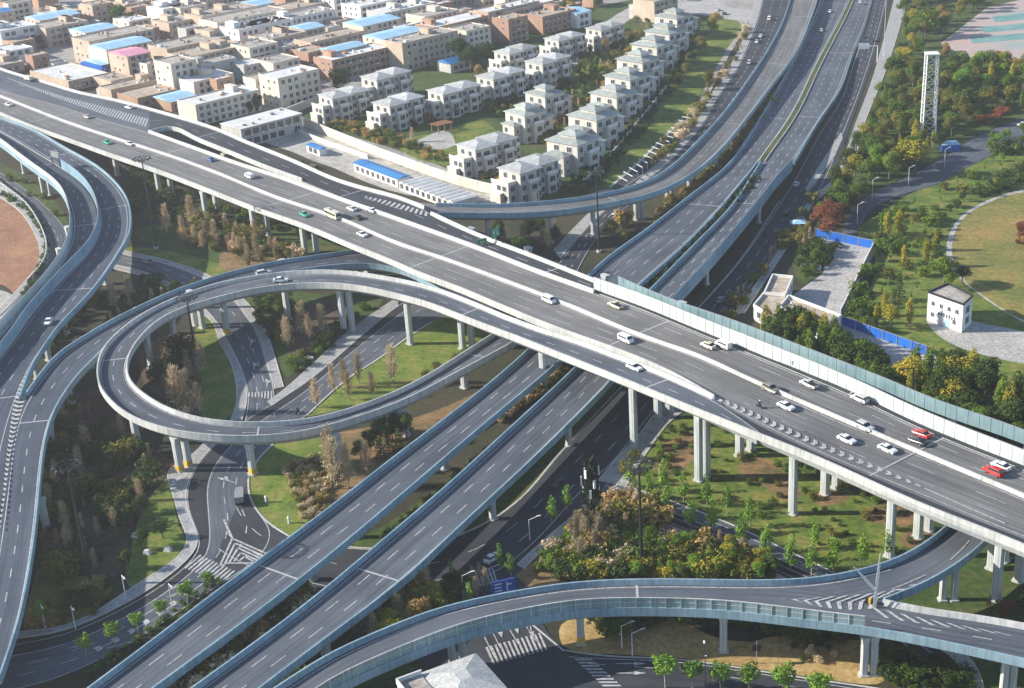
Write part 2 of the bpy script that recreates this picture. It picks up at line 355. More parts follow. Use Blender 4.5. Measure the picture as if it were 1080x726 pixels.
def surface(name, L, Rr, mat, parent=None, dz=0.0, cols=4):
    L, Rr = pair(L, Rr); n = len(L); vs = []; uv = []; s = 0
    for i in range(n):
        if i: s += ((L[i]+Rr[i])/2-(L[i-1]+Rr[i-1])/2).length
        w = (L[i]-Rr[i]).length
        for k in range(cols+1):
            p = L[i].lerp(Rr[i], k/cols); vs.append((p.x, p.y, p.z+dz)); uv.append((w*k/cols, s))
    c = cols+1; fs = [(i*c+k, i*c+k+1, (i+1)*c+k+1, (i+1)*c+k) for i in range(n-1) for k in range(cols)]
    me = bpy.data.meshes.new(name); me.from_pydata(vs, [], fs); me.materials.append(mat)
    ul = me.uv_layers.new(name='UVMap')
    for lp in me.loops: ul.data[lp.index].uv = uv[lp.vertex_index]
    me.update(); o = link(name, me, parent)
    # make sure it faces up
    if me.polygons[0].normal.z < 0: me.flip_normals()
    return o
def girder(L, Rr, parent, mat, depth=1.9, name='girder'):
    L, Rr = pair(L, Rr); vs = []; fs = []; n = 6
    for a, b in zip(L, Rr):
        for f, z in ((0, -0.03), (0, -0.55), (0.2, -depth), (0.8, -depth), (1, -0.55), (1, -0.03)):
            p = a.lerp(b, f); vs.append((p.x, p.y, p.z+z))
    for i in range(len(L)-1):
        for k in range(n): fs.append((i*n+k, i*n+(k+1) % n, (i+1)*n+(k+1) % n, (i+1)*n+k))
    fs.append(tuple(range(n-1, -1, -1))); fs.append(tuple((len(L)-1)*n+k for k in range(n)))
    mb = MB().add(vs, fs); o = mb.build(name, mat, parent)
    bm = bmesh.new(); bm.from_mesh(o.data); bmesh.ops.recalc_face_normals(bm, faces=bm.faces); bm.to_mesh(o.data); bm.free()
    return o
def fixn(o):
    bm = bmesh.new(); bm.from_mesh(o.data); bmesh.ops.recalc_face_normals(bm, faces=bm.faces); bm.to_mesh(o.data); bm.free(); return o
def parapet(pts, parent, mat, side=0, h=1.0, name='parapet'):
    # side +1: body lies to the right of the line, -1: to the left, 0 centred; with a fascia lip outside
    mb = MB(); w = 0.5
    if side == 0: sec = [(-0.3, 0), (-0.14, h), (0.14, h), (0.3, 0)]
    else: sec = [(-0.06*side, -0.62), (-0.06*side, h), (0.26*side, h), (0.5*side, 0.02), (0.5*side, -0.02), (0.3*side, -0.62)]
    sweep(mb, pts, sec); return fixn(mb.build(name, mat, parent))
def barrier(pts, parent, mat, h=3.0, name='noise_barrier', z0=0.9, side=1):
    mb = MB(); o = 0.1*side
    sweep(mb, pts, [(o-0.05, z0), (o+0.05, z0), (o+0.05, h), (o-0.05, h)])
    mp = mb; lat = lateral(pts); s = 0
    for i in range(len(pts)-1):
        s += (pts[i+1]-pts[i]).length
        if s >= 2.4 or i == 0:
            s = 0; p = pts[i]; l = lat[i]
            mp.bar((p.x+l.x*o, p.y+l.y*o, p.z+z0), (p.x+l.x*o, p.y+l.y*o, p.z+h+0.05), 0.16, 0.16, 1)
    pan = fixn(mb.build(name, [mat, mat], parent))
    mb2 = MB(); sweep(mb2, pts, [(o-0.08, h), (o+0.08, h), (o+0.08, h+0.1), (o-0.08, h+0.1)])
    fixn(mb2.build('top_rail', M['steel'], pan))
    return pan
def line(pts, parent, w=0.2, dash=None, dz=0.012, mat=None, name='lane_line', start=0.0):
    mb = MB()
    segs = []
    if dash is None: segs = [pts]
    else:
        Ls = [0.0]
        for a, b in zip(pts, pts[1:]): Ls.append(Ls[-1]+(b-a).length)
        def pt(s):
            for i in range(len(Ls)-1):
                if s <= Ls[i+1]: return pts[i].lerp(pts[i+1], (s-Ls[i])/max(1e-6, Ls[i+1]-Ls[i]))
            return pts[-1]
        s = start
        while s+dash[0] < Ls[-1]:
            segs.append([pt(s), pt(s+dash[0]/2), pt(s+dash[0])]); s += dash[0]+dash[1]
    for sg in segs:
        lat = lateral(sg); vs = []
        for p, l in zip(sg, lat): vs += [(p.x-l.x*w/2, p.y-l.y*w/2, p.z+dz), (p.x+l.x*w/2, p.y+l.y*w/2, p.z+dz)]
        mb.add(vs, [(2*i, 2*i+1, 2*i+3, 2*i+2) for i in range(len(sg)-1)])
    o = mb.build(name, mat or M['mark'], parent)
    return o
def hatch(A, B, parent, pitch=2.4, bar=1.0, dz=0.016, chevron=0.0, skew=0, name='hatched_marking', mat=None):
    # bars between two curves; chevron>0 bends the middle forward
    A, B = pair(A, B, pitch); mb = MB()
    n = len(A)
    for i in range(n-1):
        f = bar/pitch; j = i+skew
        if j < 0 or j >= n-1: continue
        a0, a1 = A[i], A[i].lerp(A[i+1], f); b0, b1 = B[j], B[j].lerp(B[j+1], f)
        if (a0-b0).length < 0.25: continue
        d = ((A[min(i+1, n-1)]-A[max(i-1, 0)])+(B[min(i+1, n-1)]-B[max(i-1, 0)])).normalized()*chevron
        m0 = (a0+b0)/2+d; m1 = (a1+b1)/2+d
        vs = [(p.x, p.y, p.z+dz) for p in (a0, a1, m0, m1, b0, b1)]
        mb.add(vs, [(0, 1, 3, 2), (2, 3, 5, 4)])
    return mb.build(name, mat or M['mark'], parent)
def poly(name, pts, mat, z, label=None, kind='structure', parent=None):
    w = [P(x, y, 0) for x, y in pts]; bm = bmesh.new()
    vs = [bm.verts.new((p.x, p.y, z)) for p in w]; f = bm.faces.new(vs)
    bmesh.ops.triangulate(bm, faces=[f])
    for g in bm.faces:
        g.normal_update()
        if g.normal.z < 0: g.normal_flip()
    me = bpy.data.meshes.new(name); bm.to_mesh(me); bm.free(); me.materials.append(mat)
    o = link(name, me, parent)
    if kind: o['kind'] = kind
    if label: o['label'] = label
    return o
def smoothpoly(name, pts, mat, z, label=None, closed=True):
    w = [P(x, y, 0) for x, y in pts]; n = len(w); out = []
    for i in range(n):
        p0, p1, p2, p3 = w[i-1], w[i], w[(i+1) % n], w[(i+2) % n]
        for k in range(6):
            t = k/6
            out.append(0.5*((2*p1)+(p2-p0)*t+(2*p0-5*p1+4*p2-p3)*t*t+(3*p1-p0-3*p2+p3)*t**3))
    bm = bmesh.new(); vs = [bm.verts.new((p.x, p.y, z)) for p in out]; f = bm.faces.new(vs); bmesh.ops.triangulate(bm, faces=[f])
    for g in bm.faces:
        g.normal_update()
        if g.normal.z < 0: g.normal_flip()
    me = bpy.data.meshes.new(name); bm.to_mesh(me); bm.free(); me.materials.append(mat)
    o = link(name, me); o['kind'] = 'structure'
    if label: o['label'] = label
    return o
# ================= GROUND =================
g = MB(); N = 40; S = 4000.0
vs = [(-S/2+S*i/N, -600+S*j/N, 0) for j in range(N+1) for i in range(N+1)]
g.add(vs, [(j*(N+1)+i, j*(N+1)+i+1, (j+1)*(N+1)+i+1, (j+1)*(N+1)+i) for j in range(N) for i in range(N)])
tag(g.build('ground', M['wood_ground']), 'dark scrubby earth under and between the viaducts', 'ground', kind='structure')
pc = [0]
def patch(name, pts, mat, lvl, label, smooth=True):
    pc[0] += 1
    o = (smoothpoly if smooth else poly)(name, pts, M[mat], 0.004*lvl+0.0011*pc[0])
    return tag(o, label, name.replace('_', ' '), kind='structure')
patch('town_ground', [(-260,-60),(1000,-110),(950,-30),(840,-20),(800,5),(768,60),(735,125),(690,175),(650,200),(600,214),(470,216),(330,170),(200,112),(0,62),(-160,20)], 'town', 1, 'pale paved ground under the houses at top left', False)
patch('estate_garden', [(300,118),(360,96),(480,60),(620,10),(720,-5),(770,20),(760,60),(722,128),(660,196),(640,200),(562,210),(430,162)], 'grass_dark', 2, 'dark garden ground around the white villas')
patch('field', [(655,196),(700,150),(738,100),(768,50),(782,28),(760,14),(735,60),(700,105),(665,140),(640,190)], 'grass', 3, 'long green strip between the villas and the service road')
patch('estate_lawn', [(420,150),(460,140),(510,128),(530,160),(490,175),(440,168)], 'grass', 3, 'lawn beside the garden pavilion of the villas')
patch('estate_lawn', [(605,85),(628,55),(655,50),(640,85),(618,100)], 'grass', 3, 'small lawn behind the row of green roofed villas')
patch('garden_path', [(445,146),(470,138),(480,152),(462,158),(440,152)], 'plaza', 4, 'pale curved path by the garden pavilion')
patch('estate_road', [(610,45),(660,10),(672,14),(622,52),(600,80),(590,76)], 'plaza', 4, 'pale estate road between two rows of villas')
patch('car_park', [(660,-20),(700,8),(740,16),(800,24),(806,14),(760,4),(745,-25)], 'plaza', 4, 'pale forecourt at the top end of the service road')
patch('rubble_yard', [(255,128),(285,124),(380,158),(470,196),(560,212),(430,206),(330,168),(270,146)], 'rubble', 3, 'rubble strewn yard between the long wall and the viaduct')
# left bank
patch('red_field', [(-60,205),(0,208),(28,226),(42,250),(42,272),(34,296),(20,314),(0,300),(-60,296)], 'soil_red', 2, 'bare red field beyond the left side road')
patch('forecourt', [(-60,298),(0,306),(18,318),(10,334),(-10,345),(-60,350)], 'plaza', 2, 'pale corner of paving below the red field')
patch('verge', [(-40,160),(0,172),(40,196),(66,222),(72,250),(60,262),(50,235),(20,205),(-40,175)], 'grass_dark', 3, 'grass strip under the left ramps beside the side road')
patch('lawn', [(138,268),(128,262),(160,262),(200,270),(250,285),(240,298),(222,291),(180,276)], 'grass', 3, 'lawn above the curved road under the loop')
patch('scrub', [(150,240),(240,230),(330,235),(420,262),(380,290),(250,280),(160,258)], 'grass_dark', 2, 'rough grass with bare poplars below the main viaduct')
patch('bare_soil', [(240,262),(300,262),(330,275),(280,290),(235,285)], 'soil_mix', 3, 'dry patch of soil below the main viaduct')
patch('lawn', [(255,310),(300,304),(330,310),(400,312),(388,335),(350,362),(312,392),(300,396),(290,366),(275,335)], 'grass_dark', 3, 'green ground between the loop and the two ground roads')
patch('bare_soil', [(300,325),(360,320),(375,335),(345,365),(310,375),(298,352)], 'soil_brown', 4, 'brown soil with bare poplars inside the road triangle')
patch('lawn', [(215,330),(232,345),(248,372),(252,400),(250,428),(240,441),(222,444),(205,425),(208,390),(205,352)], 'grass', 3, 'green strip inside the loop beside the zebra road', True)
patch('bare_soil', [(150,370),(180,352),(205,352),(208,390),(205,430),(170,420),(150,400)], 'soil_brown', 3, 'brown soil enclosed by the loop')
patch('bare_soil', [(62,480),(75,440),(100,410),(130,450),(172,480),(182,490),(160,520),(140,560),(120,610),(80,620),(48,600),(48,540)], 'soil_brown', 2, 'dark brown soil west of the junction')
patch('lawn', [(183,503),(172,508),(152,535),(140,570),(133,612),(150,620),(185,594),(198,578),(188,552),(183,526)], 'grass', 4, 'half moon of lawn beside the pavement west of the junction')
patch('dry_bank', [(45,598),(80,608),(110,606),(118,622),(90,650),(60,664),(26,664),(34,620)], 'grass_dry', 4, 'dry grass corner above the bottom left road')
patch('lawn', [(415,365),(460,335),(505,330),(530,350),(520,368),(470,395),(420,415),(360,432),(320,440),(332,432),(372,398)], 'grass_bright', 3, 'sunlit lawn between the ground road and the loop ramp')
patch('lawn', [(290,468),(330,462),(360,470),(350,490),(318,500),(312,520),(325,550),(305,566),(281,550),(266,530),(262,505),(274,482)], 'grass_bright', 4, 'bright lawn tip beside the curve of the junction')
patch('bare_soil', [(330,462),(440,440),(520,405),(545,385),(545,420),(420,490),(350,545),(322,560),(308,530),(304,500),(318,478)], 'soil_mix', 3, 'orange soil and weeds between the loop ramp and the bridges')
patch('scrub', [(440,582),(500,558),(549,528),(589,481),(659,406),(739,324),(715,322),(646,400),(560,486),(477,563)], 'grass_dark', 2, 'grass strip darkened for shade between the right bridge and the surface road', False)  # dark grass colour also stands in for the bridge shade here
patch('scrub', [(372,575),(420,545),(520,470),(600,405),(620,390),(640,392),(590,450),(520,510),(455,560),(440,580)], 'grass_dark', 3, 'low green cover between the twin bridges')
# middle right
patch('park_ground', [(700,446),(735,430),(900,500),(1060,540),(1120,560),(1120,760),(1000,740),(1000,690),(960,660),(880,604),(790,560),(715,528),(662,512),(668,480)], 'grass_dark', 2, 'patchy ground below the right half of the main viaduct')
patch('lawn', [(700,450),(745,440),(800,455),(850,500),(900,520),(960,560),(930,590),(880,598),(800,560),(720,526),(672,508),(680,478)], 'grass', 3, 'lawn around the tall piers right of the junction')
for q, pts in enumerate([[(778,492),(800,482),(830,498),(812,510),(790,506)],[(800,505),(825,500),(846,520),(826,528)],[(858,520),(880,516),(896,526),(872,534),(860,530)],[(905,545),(940,530),(968,545),(950,556)],[(948,566),(980,556),(985,570),(960,578)],[(960,530),(985,524),(1000,540),(975,546)],[(700,470),(730,455),(745,470),(712,500),(690,500)]]):
    patch('bare_soil', pts, 'soil_mix', 4, 'bare orange soil patch %s' % ['left of the first pair of tall piers', 'between the tall piers', 'at the foot of the middle pier', 'right of the middle piers', 'at the foot of the short piers', 'in shade of the viaduct edge', 'beside the pavement and the first tall pier'][q])
patch('planting_bed', [(548,600),(589,562),(618,538),(650,520),(663,532),(740,565),(815,602),(812,612),(600,612),(545,622)], 'soil_mix', 3, 'shrub bed in the triangle between the roads')
patch('soil_bank', [(600,690),(598,655),(700,650),(770,676),(900,675),(930,690),(925,722),(820,708),(700,694),(640,690)], 'soil', 3, 'orange soil bank under the lower right viaduct')
patch('soil_bank', [(780,700),(800,676),(840,672),(890,690),(900,712),(860,716)], 'soil', 4, 'paler soil at the foot of the pier by the lower road')
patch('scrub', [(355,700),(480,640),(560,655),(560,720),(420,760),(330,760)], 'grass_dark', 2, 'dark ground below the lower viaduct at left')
# right side park
patch('park_lawn', [(886,206),(905,250),(925,258),(920,300),(892,335),(896,360),(980,372),(1030,410),(1140,440),(1140,120),(1080,150),(1013,178),(950,210),(905,240)], 'grass', 2, 'wide park lawn with small trees at right', False)
patch('wood_floor', [(952,-10),(1120,-40),(1120,120),(1060,130),(1000,158),(940,195),(880,205),(862,240),(905,120),(940,50)], 'grass_dark', 2, 'dark floor of the wood right of the highway', False)
patch('sports_court', [(992,46),(1041,8),(1120,-10),(1125,66),(1047,67),(1018,60)], 'court', 4, 'faded pink sports court at top right', False)
for q, yy in enumerate((18, 29, 40)):
    patch('court_stripe', [(1046-q*12,yy),(1120,yy-8),(1120,yy-1),(1050-q*12,yy+6)], 'court_green', 5, '%s teal band across the pink sports court' % ORD[q], False)
patch('round_field', [(1004,266),(1012,236),(1036,217),(1080,203),(1130,210),(1160,280),(1130,340),(1080,338),(1040,314),(1018,296)], 'grass_dry', 3, 'round yellowish field inside the curved path')
ringp = [P(*p) for p in [(1130,196),(1080,201),(1036,216),(1011,236),(1002,266),(1009,287),(1022,299),(1050,320),(1080,338),(1130,362)]]
# curved path drawn as ribbon
rp = spline([Vector((p.x, p.y, 0.06)) for p in ringp])
tag(surface('park_path', offset(rp, -1.1), offset(rp, 1.1), M['plaza']), 'thin pale path curving round the yellow field', 'path', kind='structure')
patch('plaza', [(863,250),(925,262),(888,334),(850,318),(830,316),(866,290),(880,272)], 'plaza', 4, 'grey concrete plaza behind the blue hoarding', False)
patch('plaza', [(884,340),(985,374),(1000,392),(940,400),(880,372)], 'plaza', 3, 'grey yard below the second blue hoarding', False)
patch('forecourt', [(978,335),(985,350),(1010,366),(1050,378),(1080,384),(1140,395),(1140,360),(1080,350),(1027,339),(1000,330)], 'plaza', 4, 'pale concrete apron in front of the white pump house')
patch('planting_bed', [(842,262),(862,256),(878,268),(866,288),(846,300),(836,280)], 'grass_dark', 5, 'shrub bed at the left edge of the plaza')

# ================= GROUND ROADS =================
lvl = [0.11]
def road(name, Lp, Rp, mat, label, cat='road', marks=True, e=(0.02, 0.98), dashes=(), dz=None):
    z = dz if dz is not None else lvl[0]
    if dz is None: lvl[0] += 0.006
    L = edge(Lp, z, 0); Rr = edge(Rp, z, 0)
    o = surface(name, L, Rr, M[mat]); tag(o, label, cat, kind='structure')
    if marks:
        for f in e: line(at(L, Rr, f), o, 0.18, name='edge_line')
        for f in dashes: line(at(L, Rr, f), o, 0.2, (3.5, 5.5), name='lane_dashes')
    return o, L, Rr
def pavement(Lp, Rp, label, name='pavement', mat='pave', h=0.15):
    L = edge(Lp, h, 0); Rr = edge(Rp, h, 0); L, Rr = pair(L, Rr)
    o = surface(name, L, Rr, M[mat]); tag(o, label, 'pavement', kind='structure')
    mb = MB(); sweep(mb, L, [(-0.12, -0.14), (-0.12, 0.03), (0.12, 0.03), (0.12, -0.14)]); sweep(mb, Rr, [(-0.12, -0.14), (-0.12, 0.03), (0.12, 0.03), (0.12, -0.14)])
    fixn(mb.build('kerb', M['kerb'], o)); return o
def kerbline(Lp, label, h=0.0, w=0.35):
    L = edge(Lp, 0.0, 0.12); mb = MB(); sweep(mb, L, [(-w/2, 0), (-w/2, 0.16), (w/2, 0.16), (w/2, 0)])
    return tag(fixn(mb.build('kerb', M['kerb'])), label, 'kerb', kind='structure')
def zebra(a0, a1, b0, b1, n, parent, fill=0.5, z=None):
    # stripes from side a to side b, n of them between the first and second end
    z = z or lvl[0]+0.03
    A0, A1, B0, B1 = P(*a0), P(*a1), P(*b0), P(*b1); mb = MB()
    for i in range(n):
        f0 = i/n; f1 = (i+fill)/n
        vs = [A0.lerp(B0, f0), A1.lerp(B1, f0), A1.lerp(B1, f1), A0.lerp(B0, f1)]
        mb.add([(p.x, p.y, z) for p in vs], [(0, 1, 2, 3)])
    return mb.build('zebra_crossing', M['mark'], parent)
def arrow(px, to, parent, z=0.16, s=1.0, bent=0):
    a = P(*px, z); b = P(*to, z); d = (b-a).normalized(); n = Vector((d.y, -d.x, 0)); mb = MB(); L = 5.0*s
    def q(x, y): v = a+d*x+n*y; return (v.x, v.y, z)
    mb.add([q(0,-.12),q(0,.12),q(L*.6,.12),q(L*.6,-.12)], [(0,1,2,3)])
    if bent: mb.add([q(L*.35,.12*bent),q(L*.55,.12*bent),q(L*.75,1.0*bent),q(L*.6,1.2*bent)], [(0,1,2,3)])
    mb.add([q(L*.6,-.5),q(L*.6,.5),q(L,0)], [(0,1,2)])
    return mb.build('arrow_marking', M['mark'], parent)

side, sL, sR = road('side_road', [(-60,160),(0,192),(25,213),(43,240),(52,258),(50,278),(33,297),(18,315),(0,337),(-60,395)], [(-60,150),(0,182),(33,205),(58,228),(70,245),(70,262),(60,285),(42,312),(20,340),(-40,398)], 'asphalt_mid', 'narrow side road curving below the left ramps', dashes=(0.5,))
pavement([(-60,175),(0,208),(22,224),(36,245),(42,262),(40,280),(24,299),(10,315),(-10,335)], [(-60,166),(0,197),(27,217),(44,242),(51,260),(49,277),(32,297),(17,315),(-4,336)], 'paved strip with planting along the outer side of the left side road')

g1, g1L, g1R = road('underpass_road', [(60,272),(100,276),(147,285),(173,296),(190,306),(212,322),(230,342),(244,368),(257,396),(262,420),(258,445)], [(80,246),(128,268),(163,275),(200,287),(222,297),(243,313),(257,330),(270,349),(279,377),(289,410),(290,440)], 'asphalt_mid', 'curved road passing below the loop towards the junction', dashes=(0.36, 0.68))
pavement([(80,241),(130,264),(163,271),(197,281),(222,291),(252,311),(268,327),(281,349),(290,377),(299,408)], [(80,247),(129,268),(163,275),(200,287),(222,297),(244,313),(258,330),(271,349),(280,377),(290,410)], 'right hand pavement of the curved road under the loop')
pavement([(60,276),(100,280),(147,290),(172,301),(187,311),(205,325),(226,340),(229,354),(232,364),(241,376),(248,398),(250,427),(243,443)], [(60,272),(100,276),(147,285),(173,296),(190,306),(212,322),(230,342),(240,362),(250,378),(257,398),(261,420),(255,443)], 'left hand pavement of the curved road under the loop')

g2, g2L, g2R = road('junction_road', [(520,255),(470,290),(420,322),(382,353),(355,377),(330,398),(302,417),(260,442),(228,467),(210,485),(198,507),(195,522),(197,538),(205,555),(212,570),(212,580),(194,600),(153,629),(111,651),(69,670),(17,679),(-60,690)],
                     [(550,290),(500,318),(455,340),(424,360),(398,380),(371,396),(347,416),(324,438),(290,467),(273,482),(263,502),(261,518),(268,535),(280,550),(290,558),(275,590),(235,615),(194,642),(150,672),(105,697),(50,720),(-40,740)], 'asphalt_mid', 'wide road running down under the loop to the bottom left corner')
line(at(g2L, g2R, 0.27), g2, 0.2, name='edge_line')
line(at(g2L, g2R, 0.5), g2, 0.2, (3, 4), name='lane_dashes'); line(at(g2L, g2R, 0.72), g2, 0.2, (3, 4), name='lane_dashes')
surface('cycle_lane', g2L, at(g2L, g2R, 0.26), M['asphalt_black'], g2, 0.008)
pavement([(420,313),(390,333),(357,358),(340,375),(321,392),(299,412),(282,424)], [(420,322),(382,353),(355,377),(330,398),(302,417),(286,428)], 'light pavement strip beside the junction road in the road triangle')
pavement([(215,467),(200,485),(180,488),(173,500),(180,512),(184,525),(189,548),(201,575),(183,593),(150,612),(125,629),(98,648),(72,662),(50,665),(20,666),(-40,672)], [(228,467),(210,485),(198,507),(195,522),(197,538),(205,555),(212,570),(210,578),(190,598),(153,625),(111,647),(69,666),(45,671),(17,672),(-40,678)], 'outer pavement of the junction road down to the bottom left')
jr, jL, jR = road('cross_road', [(262,505),(261,518),(268,535),(280,550),(302,565),(340,575),(385,579),(440,578),(505,556),(549,526),(589,479),(659,404),(739,322),(780,276),(836,194),(864,142),(887,106),(900,68),(912,30),(925,-30)],
                  [(222,600),(235,606),(250,612),(280,622),(330,628),(400,640),(470,640),(540,610),(590,560),(625,520),(653,498),(697,440),(773,335),(808,290),(872,200),(900,124),(915,82),(925,50),(938,0),(945,-30)], 'asphalt_dark', 'dark surface road running below the bridges up to the highway', marks=False)  # shade of the decks is also put into this road's dark asphalt
line(at(jL, jR, 0.015), jr, 0.25, name='edge_line')
line(at(jL, jR, 0.34), jr, 0.18, (4, 6), name='lane_dashes'); line(at(jL, jR, 0.62), jr, 0.18, (4, 6), name='lane_dashes'); line(at(jL, jR, 0.8), jr, 0.2, name='edge_line')
kerbline([(262,505),(261,518),(268,535),(280,550),(302,564),(315,572)], 'pale kerb round the bright lawn tip')
kerbline([(290,467),(273,482),(262,502)], 'short pale kerb left of the bright lawn')
kerbline([(455,340),(424,360),(398,380),(371,396),(347,416),(324,438)], 'pale kerb along the sunlit lawn')
kerbline([(345,574),(385,579),(440,577),(505,556),(549,526),(589,479),(659,404),(739,322),(780,275),(822,212)], 'long pale kerb left of the dark surface road')
pavement([(785,330),(811,290),(833,257),(862,210),(890,190),(914,124),(932,80),(943,48),(957,0),(962,-20)], [(773,333),(804,290),(826,257),(855,210),(878,190),(905,124),(920,84),(930,50),(943,0),(948,-20)], 'pavement between the highway and the wood')
pavement([(640,506),(668,475),(690,447),(702,428),(720,414),(745,416),(731,432),(700,448),(682,478),(664,504)][:0] or [(631,507),(653,480),(672,462),(690,436),(720,408)], [(660,513),(672,492),(690,466),(704,446),(740,420)], 'pavement beside the tall pier right of the dark road')
for a, b, s in (((240,573),(243,578),0),): pass
zebra((194,600),(211,586),(236,616),(250,604),11, g2)
zebra((262,419),(262,415),(289,422),(289,413),8, g1, z=0.2)
arrow((247,509),(234,505), g2, bent=1); arrow((268,390),(268,376), g1, 0.2, bent=1); arrow((282,408),(281,398), g1, 0.2, bent=1); arrow((264,365),(266,355), g1, .2, bent=1)
arrow((112,684),(128,680), g2); arrow((70,684),(92,680), g2)
# chevron island on the junction
def strokes(pl, parent, w=0.25, z=0.17, name='hatched_marking'):
    mb = MB()
    for s in pl:
        q = [P(x, y, z) for x, y in s]
        for a, b in zip(q, q[1:]):
            d = (b-a).normalized(); n = Vector((d.y, -d.x, 0))*w/2
            mb.add([a-n, a+n, b+n, b-n], [(0, 1, 2, 3)])
    return mb.build(name, M['mark'], parent)
strokes([[(236,548),(245,568)],[(232,597),(245,568),(281,584)],[(237,595),(248,573),(279,587)],[(242,593),(251,578),(275,589)],[(247,592),(254,583),(271,591)],[(253,591),(258,587),(267,592)],[(232,597),(240,594),(268,594),(281,584)]], g2, 0.42)
hh = at(g2L, g2R, 0.52); 
strokes([[(180,622),(201,611)],[(186,626),(176,630)]], g2, 0.25)
iA = edge([(98,684),(123,674),(150,656),(178,637),(206,618)], 0.17, 0); iB = edge([(102,688),(128,677),(153,660),(181,641),(209,621)], 0.17, 0)
hatch(iA, iB, g2, 3.0, 1.0, 0.003, 0.3)

# lower junction and roads at bottom right
lj, ljL, ljR = road('lower_junction', [(470,600),(520,600),(548,605),(572,660),(600,689),(700,692),(820,709),(930,726),(1000,742),(1100,770)], [(420,690),(450,700),(470,730),(500,760),(560,780),(640,770),(700,760),(800,760),(900,770),(1000,790)], 'asphalt_dark', 'dark junction road at the bottom beneath the lower viaduct', marks=False)
kerbline([(596,686),(626,692),(714,695),(820,711),(930,727)], 'pale kerb along the lower road')
line(edge([(620,700),(714,707),(820,722),(900,735)], 0.2, 0), lj, 0.18, (3, 5), name='lane_dashes')
line(edge([(600,693),(626,695),(714,698),(820,714),(930,731)], 0.2, 0), lj, 0.18, name='edge_line')
zebra((484,598),(478,606),(516,602),(522,616),9, lj, z=0.21) if False else None
zebra((485,604),(492,622),(522,600),(527,616),10, lj, z=0.22)
zebra((512,684),(520,702),(572,668),(580,686),13, lj, z=0.22)
zebra((606,696),(624,696),(638,727),(658,727),9, lj, z=0.22)
for a, b in (((528,668),(524,656)), ((545,664),(541,652)), ((561,668),(558,656))): arrow(b, a, lj, 0.22)
arrow((650,700),(670,700), lj, .22); arrow((650,710),(670,710), lj, .22)
line(edge([(511,672),(522,694)], 0.2, 0), lj, 0.2, name='stop_line'); 
for xa in ((518,664,528,684),(535,660,547,680),(552,656,565,676)): line(edge([xa[:2], xa[2:]], 0.2, 0), lj, 0.18, name='lane_line')
line(edge([(500,606),(530,594)], 0.21, 0), lj, 0.3, name='stop_line')
dd, dL, dR = road('diagonal_road', [(640,508),(662,513),(709,529),(781,557),(820,576),(874,601),(930,630),(1000,668)], [(627,527),(659,531),(700,549),(756,572),(820,603),(866,622),(920,655),(980,700)], 'asphalt_mid', 'straight road running right between the lawn and the shrub bed', dashes=(0.22,))
surface('painted_lane_shade', at(dL, dR, 0.47), at(dL, dR, 0.96), M['asphalt_black'], dd, 0.006)  # shade over the lower lanes, laid on as a darker sheet
line(at(dL, dR, 0.5), dd, 0.2, name='lane_line'); line(at(dL, dR, 0.72), dd, 0.16, name='lane_line')
pavement([(650,530),(661,531),(700,552),(756,574),(815,603),(850,622)], [(640,533),(652,538),(698,557),(742,577),(804,606),(838,624)], 'pavement between the diagonal road and the shrub bed')
kerbline([(662,513),(709,529),(781,557),(820,576),(874,601)], 'pale kerb along the upper side of the diagonal road')
zebra((640,518),(651,512),(642,528),(655,530),6, dd, z=0.22)
pavement([(545,596),(565,577),(589,556),(613,538),(622,528)], [(552,600),(570,582),(594,562),(617,543),(628,532)], 'narrow pavement left of the shrub bed')
kerbline([(559,657),(572,668),(595,687)], 'kerb at the corner of the soil bank')
# service road left of the curved ramp
svc, vL, vR = road('service_road', [(810,-30),(798,25),(778,72),(757,103),(741,131),(718,158),(694,181),(664,202),(638,222),(612,248),(592,275),(570,300)], [(845,-30),(828,25),(806,72),(778,110),(755,140),(728,172),(695,200),(655,222),(634,245),(622,262),(612,280),(600,305)], 'asphalt_dark', 'dark service road left of the curved ramp', dashes=(0.35, 0.65))
pavement([(803,-30),(790,25),(770,70),(750,100),(736,127),(712,154),(690,176),(660,196),(630,217),(604,242),(584,264)], [(810,-30),(797,25),(777,72),(756,103),(740,131),(717,158),(693,181),(663,202),(637,222),(611,248),(591,273)], 'pale pavement on the outer side of the service road')
pavement([(622,228),(630,236),(632,250),(622,268),(612,285)], [(612,232),(618,240),(620,252),(612,268),(604,280)][::-1][::-1], 'small paved island beside the sunken road') if False else None
patch('planting_strip', [(732,108),(752,103),(738,131),(712,156),(690,176),(655,198),(645,200),(664,186),(690,160),(712,136)], 'grass_dry', 5, 'dry planting strip between the sunken lane and the service road', False)
can, cL, cR = road('canal_path', [(722,126),(700,148),(676,172),(645,198)], [(734,128),(712,152),(688,176),(658,204)], 'asphalt_dark', 'sunken lane beside the long green strip', marks=False)
kerbline([(720,126),(698,147),(674,171),(644,197)], 'pale wall top left of the sunken lane', w=0.8)
fr = thing('canal_frame', 'row of pale green frames spanning the sunken lane', 'frame')
ca, cb = pair(offset(cL, -0.5), offset(cR, 0.5), 5.0)
for u_, v_ in list(zip(ca, cb))[1:-1]:
    q = MB(); a0 = Vector((u_.x, u_.y, 0)); b0 = Vector((v_.x, v_.y, 0)); up = Vector((0, 0, 2.6)); q.bar(a0, a0+up, .2, .2); q.bar(b0, b0+up, .2, .2); q.bar(a0+up, b0+up, .25, .25); q.build('frame_bay', M['frame'], fr)
tag(poly('traffic_island', [(887,140),(889,146),(880,166),(866,186),(852,204),(849,200),(862,178),(876,157)], M['pave'], 0.2), 'long pointed traffic island on the shaded highway', 'traffic island', kind='structure')
